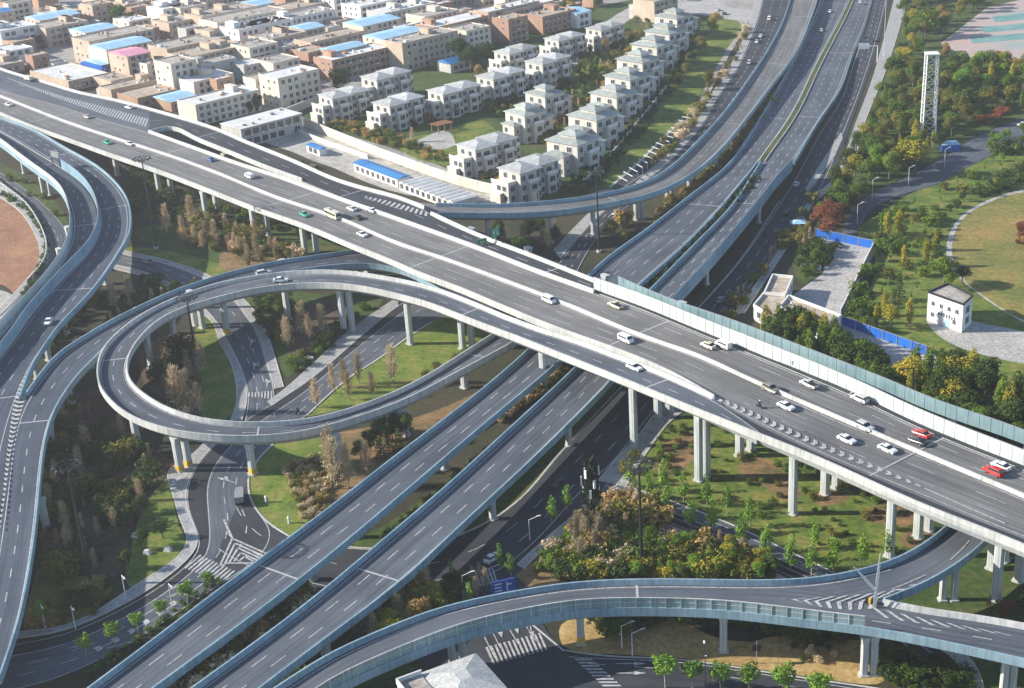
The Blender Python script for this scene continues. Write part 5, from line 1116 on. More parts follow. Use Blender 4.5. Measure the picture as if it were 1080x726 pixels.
# garden pavilion
gp_ = thing('pavilion', 'small brown timber garden pavilion on the villa lawn', 'pavilion', P(466, 138)[:], YV)
for x in (-3, 0, 3):
    for y in (-2, 2): MB().box(x-.15, y-.15, 0, x+.15, y+.15, 2.8).build('post', M['soil_red'], gp_)
mb = MB()
for i in range(9): mb.box(-3.8+i*.9, -2.6, 2.95, -3.6+i*.9, 2.6, 3.1)
mb.box(-4, -2.1, 2.8, 4, -1.9, 2.95); mb.box(-4, 1.9, 2.8, 4, 2.1, 2.95); mb.build('roof_slats', M['soil_red'], gp_)
# ================= VEHICLES =================
def wheel(root, x, y, r=0.33):
    t = MB().tube((x, y-.11, r), (x, y+.11, r), r, n=12).build('wheel', M['tyre'], root)
    MB().tube((x, y-.12, r), (x, y+.12, r), r*.55, n=8).build('rim', M['steel'], t)
def car_proto(kind, col):
    root = thing(kind, 'x', 'car'); paint = M['car_'+col]
    def body(prof, w, name='body', m=None, inset=0.0):
        # side profile (x, z), widened in the middle of its height
        mb = MB(); n = len(prof); zs = [p[1] for p in prof]; zm = min(zs)+0.55*(max(zs)-min(zs)); vs = []
        for s, k in ((-1, .90), (-1, 1.0), (1, 1.0), (1, .90)):
            for x, z in prof:
                xx = x*(0.97 if k < 1 else 1); vs.append((xx, s*w/2*(k if k == 1 else 1.0), z*(1.0) if k == 1 else z))
        # simple two shell loft: outer ring slightly narrower at the top and ends
        vs = []
        for s in (-1, 1):
            for x, z in prof:
                t = max(0, (z-zm)/max(.01, max(zs)-zm)); e = abs(x)/max(abs(q[0]) for q in prof)
                vs.append((x, s*w/2*(1-0.12*t)*(1-0.10*max(0, e-.75)*4), z))
        fs = [tuple(range(n)), tuple(range(2*n-1, n-1, -1))]+[(i, n+i, n+(i+1) % n, (i+1) % n) for i in range(n)]
        mb.add(vs, fs); o = mb.build(name, m or paint, root); fixn(o); return o
    if kind in ('car', 'taxi'):
        body([(-2.25,.32),(-2.3,.75),(-2.15,.98),(-1.3,1.02),(1.0,1.0),(2.1,.82),(2.28,.6),(2.2,.3),(1.75,.28),(1.6,.5),(1.15,.5),(1.0,.28),(-1.0,.28),(-1.15,.5),(-1.6,.5),(-1.75,.28)], 1.8)
        body([(-1.75,1.0),(-1.1,1.40),(.25,1.42),(1.05,1.0)], 1.62, 'window', M['glass'])
        rf = body([(-1.05,1.40),(-.9,1.47),(.1,1.48),(.3,1.41)], 1.5, 'roof')
        if kind == 'taxi': MB().box(-.4, -.35, 1.48, -.1, .35, 1.62).build('roof_sign', M['lamp_w'], root)
        L, W, wx, lz, wr = 2.27, .6, 1.37, .68, .32
    elif kind == 'suv':
        body([(-2.3,.4),(-2.35,1.0),(-2.2,1.15),(1.0,1.15),(2.15,1.0),(2.35,.75),(2.3,.38),(1.8,.36),(1.65,.6),(1.15,.6),(1.0,.36),(-1.05,.36),(-1.2,.6),(-1.7,.6),(-1.85,.36)], 1.9)
        body([(-2.2,1.13),(-1.95,1.66),(.35,1.7),(1.1,1.13)], 1.74, 'window', M['glass']); body([(-1.95,1.66),(-1.8,1.76),(.2,1.78),(.4,1.68)], 1.62, 'roof')
        L, W, wx, lz, wr = 2.33, .65, 1.42, .85, .37
    elif kind == 'van':
        body([(-2.4,.4),(-2.45,1.3),(-2.3,1.92),(1.35,1.95),(1.75,1.3),(2.4,1.0),(2.45,.4),(1.9,.36),(1.75,.6),(1.25,.6),(1.1,.36),(-1.15,.36),(-1.3,.6),(-1.8,.6),(-1.95,.36)], 1.85)
        o = MB(); o.prism([(1.42,-.78),(1.83,-.78),(1.83,.78),(1.42,.78)], 1.28, 1.86, top=[(1.3,-.72),(1.5,-.72),(1.5,.72),(1.3,.72)]); o.box(-1.9,-.94,1.25,1.2,-.88,1.7); o.box(-1.9,.88,1.25,1.2,.94,1.7); o.build('window', M['glass'], root)
        L, W, wx, lz, wr = 2.43, .65, 1.5, .8, .34
    elif kind == 'pickup':
        body([(-2.6,.45),(-2.65,1.05),(1.2,1.1),(2.3,1.0),(2.5,.7),(2.45,.42),(2.0,.4),(1.85,.65),(1.3,.65),(1.15,.4),(-1.25,.4),(-1.4,.65),(-1.95,.65),(-2.1,.4)], 1.85)
        body([(-.7,1.08),(-.55,1.62),(.6,1.64),(1.2,1.08)], 1.7, 'window', M['glass']); body([(-.6,1.62),(-.5,1.72),(.5,1.73),(.65,1.63)], 1.6, 'roof')
        MB().box(-2.5,-.78,1.04,-.85,.78,1.1).build('cargo_bed', M['dark_steel'], root)
        L, W, wx, lz, wr = 2.52, .65, 1.6, .8, .38
    elif kind == 'minibus':
        body([(-3.9,.5),(-3.95,2.5),(-3.7,2.75),(3.5,2.75),(3.85,2.4),(3.95,1.2),(3.9,.5),(3.0,.45),(2.8,.8),(2.1,.8),(1.9,.45),(-1.9,.45),(-2.1,.8),(-2.8,.8),(-3.0,.45)], 2.25)
        o = MB(); o.box(-3.6,-1.15,1.5,3.2,-1.11,2.2); o.box(-3.6,1.11,1.5,3.2,1.15,2.2); o.box(3.8,-.95,1.4,3.97,.95,2.35); o.build('window', M['glass'], root)
        MB().box(-2,-.6,2.76,-.6,.6,2.95).build('roof_unit', M['steel'], root)
        L, W, wx, lz, wr = 3.93, .85, 2.45, .85, .45
    else:   # truck
        body([(1.0,.6),(1.0,2.2),(1.15,2.35),(2.4,2.3),(2.75,1.4),(2.8,.6)], 2.0, 'cab')
        MB().box(-3.2,-1.05,.95,.8,1.05,2.5).build('cargo_box', M['car_grey' if col != 'white' else 'car_cream'], root); MB().box(-3.2,-.8,.6,2.6,.8,.9).build('chassis', M['dark_steel'], root)
        MB().prism([(2.5,-.9),(2.84,-.9),(2.84,.9),(2.5,.9)], 1.45, 2.2, top=[(2.3,-.85),(2.46,-.85),(2.46,.85),(2.3,.85)]).build('window', M['glass'], root)
        L, W, wx, lz, wr = 2.78, .75, 2.0, .85, .42
    for s in (-1, 1):
        MB().box(L-.08, s*W-.16, lz-.09, L+.03, s*W+.16, lz+.09).build('headlight', M['lamp_w'], root)
        xb = -3.22 if kind == 'truck' else -L
        MB().box(xb-.03, s*W-.14, lz, xb+.06, s*W+.14, lz+.2).build('tail_light', M['lamp_r'], root)
        for x in (-wx, wx): wheel(root, x, s*(.98 if kind in ('truck', 'minibus') else .84), wr)
    remember(root); return root
protos = {}
catn = dict(car='car', taxi='taxi', suv='car', van='van', pickup='pickup', minibus='bus', truck='truck')
def vehicle(kind, col, px, z, to, label, group=None):
    k = (kind, col)
    if k not in protos: protos[k] = car_proto(kind if kind != 'suv' else 'suv', col); protos[k]['category'] = catn[kind]
    p = P(px[0], px[1], z+.6); p.z = z+.03; q = P(to[0], to[1], z); d = q-P(px[0], px[1], z)
    o = copy_tree(protos[k], p, math.atan2(d.y, d.x), 0.86, label, group)
    if kind == 'suv': o.name = 'car'
    return o
def fwd(px, s=(20, 9)): return (px[0]+s[0], px[1]+s[1])
GN, GF = 'vehicles on the near carriageway of the main viaduct', 'vehicles on the far carriageway of the main viaduct'
for k, c, p, lab in [('car','white',(9,110),'white car at the far left end of the near carriageway'),('taxi','green',(113,150),'green topped taxi followed closely by a white car at upper left'),('car','white',(137,151.5),'white car just ahead of the green taxi near the tall mast'),
    ('taxi','green',(321,226),'green and white taxi right behind the cream minibus'),('minibus','cream',(351,228),'cream minibus in the lane beside the median'),('car','white',(382,247),'white car right of the cream minibus near the parapet'),
    ('van','white',(579,316.5),'white van with dark load beside the median, middle of viaduct'),('van','white',(660,358),'small white van beside the gore wall of the slip ramp'),('suv','olive',(813,410),'olive brown car beside the median above the chevrons'),
    ('car','white',(829,428),'white car just right of the chevron start'),('suv','silver',(912,450),'silver car touching the median wall ahead of two white cars'),('car','white',(893,463),'white car beside the chevrons, left one of a pair'),('car','white',(936,473),'white car in the middle lane, right one of a pair')]:
    vehicle(k, c, p, zM(p[0]), fwd(p, (20, 9.2) if p[0] > 200 else (20, 7)), lab, GN)
for k, c, p, lab in [('car','silver',(92,123),'silver car alone in the far lanes left of the tall mast'),('car','blue',(222,168),'small blue car alone on the far carriageway'),('van','white',(263,186),'white van right of the small blue car'),('car','white',(371,220),'white car, left one of three close together past the minibus'),
    ('car','black',(377,229),'black car in shadow beside the median and the minibus'),('car','white',(392,221.5),'white car, right one of three close together past the minibus'),('pickup','cream',(649,322),'cream pickup in front of the left end of the white barrier'),('car','cream',(747,364),'cream car following close behind a white van by the barrier'),
    ('van','white',(763,364),'white van beside the foot of the white barrier'),('pickup','silver',(853,405),'silver pickup in the far lanes above the chevrons'),('suv','silver',(907,420.5),'silver grey car casting its shadow on the white barrier'),('car','red',(972,457),'red car side by side with a dark car'),
    ('car','black',(968,465),'dark car hugging the median next to a red car'),('car','white',(1056,491),'white car at the right end of the far carriageway'),('suv','red',(1048,497),'red car at the right edge beside a white car')]:
    f = fwd(p, (-20, -9.2) if p[0] > 200 else (-20, -7)); vehicle(k, c, p, zM(p[0]), f, lab, GF)
vehicle('truck','white',(30,84), zF(30)-.0, (10,78), 'white truck on the far lanes at upper left')
vehicle('car','white',(136,113), zF(136), (116,108), 'white car on the exit lane behind the hatched marking')
vehicle('car','white',(669,387), 16.6, (690,396), 'white car alone on the slip ramp below the gore wall')
vehicle('car','white',(296,295), 12.5, (320,294), 'white car on the top of the loop ramp')
vehicle('suv','silver',(278,288), 8.8, (302,283), 'silver car half hidden behind the parapet on the outer ramp')
vehicle('car','white',(51,339), 8.9, (43,352), 'white car alone on the outer left ramp')
vehicle('truck','grey',(253,525), .15, (254,505), 'grey truck on the junction road beside the bright lawn')
vehicle('car','white',(519,588), .25, (530,580), 'white car on the dark road below the twin bridges')
vehicle('car','black',(588,510), .2, (600,495), 'dark car in the shade of the right bridge')
vehicle('car','black',(157,276), .15, (172,280), 'small black car on the curved road beside the left ramp')
vehicle('car','white',(875,12), zA(0,12), (873,20), 'white car at the top of the left bridge')
vehicle('car','white',(866,32), zA(0,32), (863,40), 'white car just below another at the top of the left bridge')
vehicle('car','white',(907,2), 1.3, (905,12), 'white car at the very top of the right highway')
vehicle('car','black',(913,39), 1.6, (915,29), 'dark car below the white overhead sign')
vehicle('car','white',(802,38), .2, (798,46), 'white car on the service road, right one of a pair')
vehicle('car','white',(798,44), .2, (794,52), 'white car on the service road, left one of a pair')
vehicle('van','white',(811,20), .2, (808,28), 'white van turning at the top of the service road')
vehicle('suv','silver',(790,66), .2, (786,74), 'silver car on the service road below the pair of white cars')
vehicle('car','black',(829,224), .2, (838,209), 'black car on the shaded highway beside the blue kiosk')
vehicle('car','white',(840,194), .2, (849,179), 'white car on the shaded highway above the kiosk')
vehicle('car','grey',(760,316), .2, (769,303), 'grey car in deep shade close to the white barrier')
vehicle('car','silver',(650,224), .2, (662,216), 'silver car on the service road under the curved ramp')
vehicle('car','white',(1078,131), .2, (1060,136), 'white car at the right edge on the park road')
vehicle('car','white',(890,357), .1, (896,362), 'white car parked by the yard below the blue hoarding')
vehicle('car','black',(884,258), .1, (892,260), 'dark car parked near the top of the plaza')
vehicle('truck','white',(940,172), .1, (950,178), 'white truck parked under the trees by the park road')  if False else None
for i, (p, n) in enumerate([((655,24),'by the forecourt'),((751,16),'left'),((757,10),'middle'),((764,14),'right')][1:]): vehicle('car', ('silver','white','black')[i], p, .1, (p[0]+8, p[1]-6), '%s car parked on the pale forecourt, %s of three' % (('silver','white','black')[i], n))
for r in protos.values(): drop(r)
# people on motorbikes on the carriageway
def biker(px, z, to, label):
    p = P(*px, z); d = P(*to, z)-p
    b = thing('motorcycle', 'black '+label, 'motorcycle', (p.x, p.y, z), math.atan2(d.y, d.x))
    for x in (-.62, .62):
        t = MB().tube((x, -.06, .3), (x, .06, .3), .3, n=12).build('wheel', M['tyre'], b)
    mb = MB(); mb.bar((-.6,0,.32), (.1,0,.55), .16, .16); mb.prism([(-.55,-.13),(.4,-.15),(.4,.15),(-.55,.13)], .5, .8, top=[(-.6,-.12),(.25,-.12),(.25,.12),(-.6,.12)]); mb.bar((.62,0,.3), (.4,0,1.0), .08, .08); mb.bar((.4,-.33,1.0), (.4,.33,1.0), .05, .05); mb.build('frame', M['dark_steel'], b)
    pr = bpy.data.meshes.new('person'); bm = bmesh.new(); sk = bm.verts.layers.skin.verify()
    V_ = [((-.15,0,.85),.17),((-.1,0,1.1),.16),((0,0,1.32),.17),((.04,0,1.5),.07),((.08,0,1.66),.12),((0,.2,1.36),.07),((.2,.26,1.18),.055),((.38,.28,1.04),.05),((0,-.2,1.36),.07),((.2,-.26,1.18),.055),((.38,-.28,1.04),.05),((.2,.17,.78),.09),((.12,.17,.4),.065),((.2,.17,.3),.05),((.2,-.17,.78),.09),((.12,-.17,.4),.065),((.2,-.17,.3),.05),((.1,0,1.78),.1)]
    vv = [bm.verts.new(c) for c, r in V_]
    for v, (c, r) in zip(vv, V_): v[sk].radius = (r, r)
    for a, c in ((0,1),(1,2),(2,3),(3,4),(4,17),(2,5),(5,6),(6,7),(2,8),(8,9),(9,10),(0,11),(11,12),(12,13),(0,14),(14,15),(15,16)): bm.edges.new((vv[a], vv[c]))
    vv[0][sk].use_root = True; bm.to_mesh(pr); bm.free(); pr.materials.append(M['car_black'])
    o = link('person', pr, None, (p.x, p.y, z), b.rotation_euler.z); o.modifiers.new('skin', 'SKIN'); sb = o.modifiers.new('sub', 'SUBSURF'); sb.levels = sb.render_levels = 1
    tag(o, 'person in dark clothes riding the '+label, 'person')
    MB().tube((.08,0,1.62),(.1,0,1.84),.15,.1,8).build('helmet', M['car_red' if px[0] < 700 else 'car_white'], o)
biker((801,430.5), 17.05, (821,440), 'motorcycle beside the chevrons of the gore')
biker((314,436), .15, (328,424), 'motorcycle on the sunlit junction road')
biker((837,387), 17.1, (817,379), 'motorcycle at the foot of the white barrier')

# ================= POLES, MASTS, SIGNS =================
def mast(base, h, label):
    b = P(*base); r = thing('light_mast', label, 'light mast', b[:], group='high masts with rings of floodlights')
    MB().tube((0,0,0), (0,0,h), .38, .16, 10).build('pole', M['dark_steel'], r); MB().tube((0,0,0), (0,0,.6), .8, .8, 10).build('base', M['pier'], r)
    rg = MB(); n = 12
    for rr, zz in ((1.2, h-.2), (2.3, h+.1)):
        for i in range(n):
            a, c = 2*math.pi*i/n, 2*math.pi*(i+1)/n; rg.bar((rr*math.cos(a), rr*math.sin(a), zz), (rr*math.cos(c), rr*math.sin(c), zz), .12, .12)
    for i in range(6): a = 2*math.pi*i/6; rg.bar((0,0,h-.6), (2.3*math.cos(a), 2.3*math.sin(a), h+.1), .1, .1)
    rg.build('lamp_ring', M['dark_steel'], r)
    lm = MB(); lm.prism([(-.3,-.28),(.3,-.28),(.3,.28),(-.3,.28)], -.12, .12, top=[(-.2,-.2),(.2,-.2),(.2,.2),(-.2,.2)]); me = lm.mesh('floodlight', [M['dark_steel'], M['lamp_w']])
    l2 = MB(); l2.box(-.24,-.22,-.16,.24,.22,-.12); lme = l2.mesh('lamp_glass', M['lamp_w'])
    for i in range(n):
        a = 2*math.pi*i/n; o = link('floodlight', me, r, (2.5*math.cos(a), 2.5*math.sin(a), h), a); o.rotation_euler = (0, .5, a); link('lamp_glass', lme, o)
mast((165,262), 28, 'dark floodlight mast rising in front of the left half of the main viaduct')
mast((96,616), 25, 'dark floodlight mast standing in the brown soil at left')
mast((206,372), 15, 'dark floodlight mast inside the loop, its lamp ring over the ramp')
mast((677,600), 22, 'dark floodlight mast in the shrub bed above the lower viaduct')
mast((632,266), 24, 'dark floodlight mast beside the sunken road under the curved ramp')
# camouflaged telecom mast
b = P(625, 566); tr = thing('telecom_mast', 'telecom mast disguised as a dark pine with white antennas', 'telecom mast', b[:])
MB().tube((0,0,0), (0,0,17), .5, .2, 10).build('pole', M['bark'], tr)
fo = MB()
for i in range(900):
    z = 1.5+15.5*random.random()**1.0; rr = (2.6-1.5*z/18)*random.random()**.5; a = random.random()*6.283; s = random.uniform(.3, .7)
    c = Vector((rr*math.cos(a), rr*math.sin(a), z)); n = Vector((random.uniform(-1,1), random.uniform(-1,1), random.uniform(-.6,.6))).normalized(); x = n.orthogonal().normalized()*s; y = n.cross(x)
    fo.add([c-x*.4-y*.3, c+x-y*.2, c+x*.6+y*.5, c-x*.5+y*.3], [(0,1,2,3)])
fo.build('crown', leaf_mat('plastic_needles', [(.012,.018,.012),(.02,.03,.018),(.035,.045,.025)]), tr)
for i, (a, z) in enumerate(((0,14.5),(2.1,14.5),(4.2,14.5),(1.0,12.3),(3.1,12.3),(5.2,12.3),(.3,10.2),(2.5,10.2),(4.7,10.2))):
    o = MB().box(-.12,-.22,-.9,.12,.22,.9).build('antenna', M['white_paint'], tr); o.location = (1.7*math.cos(a), 1.7*math.sin(a), z); o.rotation_euler = (0, 0, a)
# lattice tower
def lattice(base, h, w, label, mat='white_paint'):
    b = P(*base); r = thing('lattice_tower', label, 'tower', b[:])
    for sx in (-1, 1):
        for sy in (-1, 1): MB().bar((sx*w/2, sy*w/2, 0), (sx*w*.42, sy*w*.42, h), .28, .28).build('leg', M[mat], r)
    br = MB(); n = int(h/3.4)
    for i in range(n):
        z0, z1 = h*i/n, h*(i+1)/n; a0 = w/2*(1-.16*i/n); a1 = w/2*(1-.16*(i+1)/n)
        cs0 = [(-a0,-a0),(a0,-a0),(a0,a0),(-a0,a0)]; cs1 = [(-a1,-a1),(a1,-a1),(a1,a1),(-a1,a1)]
        for k in range(4):
            p, q = cs0[k], cs0[(k+1) % 4]; u, v = cs1[k], cs1[(k+1) % 4]
            br.bar((*p, z0), (*v, z1), .1, .1); br.bar((*q, z0), (*u, z1), .1, .1); br.bar((*u, z1), (*v, z1), .12, .12)
    br.build('bracing', M[mat], r); MB().box(-w*.5,-w*.5,h,w*.5,w*.5,h+.25).build('platform', M[mat], r)
lattice((978,149), 31, 4.6, 'tall pale lattice tower standing in the wood')
# street lamps
def lamp(base, h, arm, label, group, mat='white_paint', z=0.1, double=False):
    b = P(base[0], base[1], z); r = thing('street_lamp', label, 'street lamp', b[:], arm, group)
    MB().tube((0,0,0), (0,0,h), .1, .06, 8).build('pole', M[mat], r)
    for s in ((1, -1) if double else (1,)):
        MB().bar((0,0,h-.1), (s*1.8,0,h+.35), .09, .09).build('arm', M[mat], r); MB().box(s*1.7-.1,-.14,h+.3,s*1.7+.7*s if s > 0 else s*1.7+.1,.14,h+.42).build('lamp_head', M['lamp_w'], r)
G = 'small street lamps along the ground roads'
for i, (p, l) in enumerate([((182,640),'at the crossing by the junction'),((133,631),'on the left pavement, upper one'),((80,664),'on the left pavement, lower one'),((48,662),'at the far left end of the pavement')]):
    lamp(p, 5, R(-60), 'thin pale street lamp '+l, G)
for p, l in [((559,570),'left of the shrub bed'),((489,630),'beside the yellow trees'),((656,684),'beside the zebra under the lower viaduct'),((667,692),'at the soil bank corner')]: lamp(p, 4.6, R(20), 'pale street lamp '+l, G)
lamp((744,736), 9, R(90), 'dark double lamp post beside the row of round trees', None, 'dark_steel', double=True)
lamp((932,60), 30, R(180), 'very tall white post beside the highway at top', None, double=True)
G2 = 'lamp posts along the park road'
for p, l in [((904,236),'nearest the plaza'),((958,196),'left of the yellow crowned tree'),((996,176),'by the blue stall'),((887,228),'beside the red tree'),((920,209),'between the red tree and the lawn')]: lamp(p, 6, R(30), 'slim pale lamp post on the park road, '+l, G2)
# poles on the viaduct

lamp((1010,412+27), 7, R(60), 'dark post on the teal barrier at right', None, 'dark_steel', z=16) if False else None
p_ = P(962, 421, 16); r = thing('camera_pole', 'dark camera pole standing behind the white barrier', 'pole', p_[:]); MB().tube((0,0,0),(0,0,7),.2,.14).build('pole', M['dark_steel'], r); MB().bar((0,0,6.8),(-2.2,0,6.9),.14,.14).build('arm', M['dark_steel'], r); MB().box(-2.5,-.2,6.5,-1.9,.2,6.9).build('camera', M['dark_steel'], r)
# signs
def sign(px, z, to, w, h, mat, label, posts=5.0, strokes_=()):
    p = P(*px, z); d = P(*to, z)-p; r = thing('road_sign', label, 'road sign', (p.x, p.y, z), math.atan2(d.y, d.x))
    MB().tube((0,0.2,0), (0,0.2,posts+h*.8), .16, .12).build('post', M['steel'], r)
    MB().box(-w/2,-.08,posts,w/2,.02,posts+h).build('sign_panel', M[mat], r)
    t = MB(); t.box(-w/2+.08,-.1,posts+.08,w/2-.08,-.085,posts+.16); t.box(-w/2+.08,-.1,posts+h-.16,w/2-.08,-.085,posts+h-.08)
    for a in strokes_: t.box(a[0],-.11,posts+a[1],a[2],-.085,posts+a[3])
    t.build('sign_symbols', M['white_paint'], r)
    return r
sign((524,262), 13.5, (530,258), 4.2, 2.6, 'green_sign', 'green road sign above the dark exit lane', 3.2, [(-1.2,.6,-.9,2.0),(-1.6,1.5,-.5,1.8),(.3,.5,.6,2.0),(.3,.5,1.4,.8)])
sign((509,262), 13.5, (530,258), 2.6, 1.6, 'green_sign', 'small green panel left of the larger green sign', 1.2, [(-.7,.5,.7,.75)])
sign((532,630), .2, (545,627), 4.4, 2.8, 'blue_sign', 'blue direction sign beyond the lower viaduct', 1.0, [(-1.7,.5,-.3,.75),(-1.7,1.2,-.5,1.45),(-1.7,1.9,-.3,2.15),(.5,.4,.75,2.2),(.5,1.5,1.5,1.75)])
# white overhead panel at the top right
p_ = P(915, 66, 0.2); r = thing('overhead_sign', 'white backed overhead sign across the top right highway', 'road sign', p_[:], R(-6))
MB().tube((4,0,0),(4,0,7.2),.22,.18).build('post', M['white_paint'], r); MB().bar((4,0,7),(-4,0,7),.3,.3).build('beam', M['white_paint'], r); MB().box(-4,-.1,5.8,.5,.1,8.2).build('sign_panel', M['white_paint'], r)
# gantry at the split of the two left ramps
p_ = P(60, 176, 9.7); r = thing('sign_gantry', 'dark sign frame where the two left ramps divide', 'sign', p_[:], R(-35))
for x in (-2, 2): MB().tube((x,0,0),(x,0,5.4),.16,.14).build('post', M['dark_steel'], r)
MB().bar((-2.6,0,5.2),(2.6,0,5.2),.25,.25).build('beam', M['steel'], r); MB().box(-2.2,-.1,3.2,2.2,.05,5.0).build('sign_panel', M['steel'], r)
# crash cushion and small wind turbine on the gore nose
b = P(923, 640, 9.4); r = thing('wind_turbine', 'small white wind turbine on the gore nose of the lower viaduct', 'wind turbine', b[:])
MB().tube((0,0,-.1),(0,0,3.2),.16,.11).build('pole', M['white_paint'], r)
hb = MB().tube((0,-.35,3.2),(0,.6,3.2),.22,.14).build('hub', M['white_paint'], r)
for a, L in ((3, 7.2), (-38, 6.2), (184, 4.6)):
    a = R(a); dx, dz = math.sin(a), math.cos(a); nx, nz = dz, -dx
    m_ = MB(); pr = [(0,.12),(.2,.28),(.6,.2),(1,.05)]
    for y in (-.42, -.34): m_.v += [(dx*L*t+nx*w_*s, y+.1*t, 3.2+dz*L*t+nz*w_*s) for t, w_ in pr for s in (-1, 1)]
    fs = []
    for o_ in (0, 8): fs += [(o_+2*i, o_+2*i+1, o_+2*i+3, o_+2*i+2) for i in range(3)]
    fs += [(2*i, 8+2*i, 10+2*i, 2+2*i) for i in range(3)]+[(2*i+1, 8+2*i+1, 10+2*i+1, 3+2*i) for i in range(3)]+[(6,7,15,14)]
    m_.f = fs; m_.m = [0]*len(fs); fixn(m_.build('blade', M['white_paint'], r))
b = P(925, 637, 9.4); r = thing('crash_cushion', 'yellow and dark crash cushion at the gore nose', 'crash cushion', b[:], R(160))
for i in range(4): MB().box(i*.5,-.45,0,i*.5+.42,.45,.8).build('segment', M['yellow' if i % 2 == 0 else 'dark_steel'], r)
b = P(633, 575, 0); r = thing('round_tank', 'pale round tank among the straw coloured bushes', 'tank', b[:]); MB().tube((0,0,0),(0,0,2.2),1.5,1.5,16).build('tank_shell', M['roof_white'], r); MB().tube((0,0,2.2),(0,0,2.9),1.5,.3,16).build('dome', M['roof_white'], r)
b = P(323, 380, 0); r = thing('manhole_box', 'white rectangular chamber on the grass in the road triangle', 'chamber', b[:], R(50)); MB().box(-1.6,-.9,0,1.6,.9,.5).build('chamber', M['white_paint'], r); MB().box(-1.2,-.6,.51,1.2,.6,.56).build('lid', M['roof_grey'], r)
b = P(798, 700, 0); r = thing('flag_sign', 'small dark tilted sign on a post in the soil bank', 'sign', b[:], R(20)); MB().tube((0,0,0),(0,0,4.6),.09,.07).build('post', M['steel'], r); o = MB().box(-1.9,-.05,2.4,-.1,.05,3.6).build('sign_panel', M['dark_steel'], r); o.rotation_euler = (0, .3, 0)
# marker bollards and white stones on the lawns
for i, (p, l) in enumerate([((281,530),'on the bright lawn left'),((305,552),'on the bright lawn near the bridge')]):
    b = P(*p); r = thing('lawn_lamp', 'short white lawn lamp '+l, 'lawn lamp', b[:], group='white lawn lamps'); MB().tube((0,0,0),(0,0,1.3),.28,.2).build('post', M['white_paint'], r); MB().tube((0,0,1.3),(0,0,1.6),.35,.1).build('cap', M['white_paint'], r)
for i, (p, l) in enumerate([((143,566),'left'),((177,581),'right'),((155,584),'middle')]):
    b = P(*p); o = MB().prism([(-.9,-.5),(.7,-.7),(1,.4),(-.5,.7)], -.1, .8, top=[(-.5,-.3),(.4,-.4),(.5,.2),(-.3,.4)]).build('boulder', M['roof_white']); o.location = b; tag(o, 'pale boulder on the half moon lawn, %s of three' % l, 'boulder', 'boulders on the lawn')
# ================= VEGETATION =================
def leaf_cloud(clumps, n, s, flat=0.0, seed=0):
    rnd = random.Random(seed); vs = []; fs = []
    tot = sum(c[3]*c[3]*c[4] for c in clumps)
    for (cx, cy, cz, r, rz) in clumps:
        k = max(6, int(n*(r*r*rz)/tot))
        for _ in range(k):
            while True:
                x, y, z = rnd.uniform(-1,1), rnd.uniform(-1,1), rnd.uniform(-1,1); q = x*x+y*y+z*z
                if 0.2 < q < 1: break
            c = Vector((cx+x*r, cy+y*r, cz+z*rz)); nn = Vector((x+rnd.uniform(-.8,.8), y+rnd.uniform(-.8,.8), z*.7+.35+rnd.uniform(-.8,.8))).normalized()
            a = nn.orthogonal().normalized(); a.rotate(Matrix.Rotation(rnd.random()*6.28, 3, nn)); b = nn.cross(a); ss = s*rnd.uniform(.6, 1.3)
            o = len(vs); vs += [tuple(c-a*ss*.5), tuple(c+b*ss*.35+nn*ss*.1), tuple(c+a*ss*.55), tuple(c-b*ss*.35+nn*ss*.08)]; fs.append((o, o+1, o+2, o+3))
    return vs, fs
def mesh_of(name, vf, mat):
    me = bpy.data.meshes.new(name); me.from_pydata(vf[0], [], vf[1]); me.materials.append(mat); me.update(); return me
def trunk_mesh(h, r, branches=5, spread=1.5, mat='bark', seed=0, top=None):
    rnd = random.Random(seed); mb = MB(); bend = Vector((rnd.uniform(-.1,.1)*h*.4, rnd.uniform(-.1,.1)*h*.4, h)); mb.tube((0,0,-.2), (bend.x*.5, bend.y*.5, h*.5), r, r*.7, 6); mb.tube((bend.x*.5, bend.y*.5, h*.5), bend, r*.7, r*.2, 6)
    for i in range(branches):
        z = h*rnd.uniform(.35, .8); a = rnd.random()*6.28; L = spread*rnd.uniform(.6, 1.1); s = Vector((bend.x*z/h, bend.y*z/h, z)); mb.tube(s, s+Vector((math.cos(a)*L, math.sin(a)*L, L*.8)), r*.35, r*.1, 5)
    return mb.mesh('trunk', M[mat])
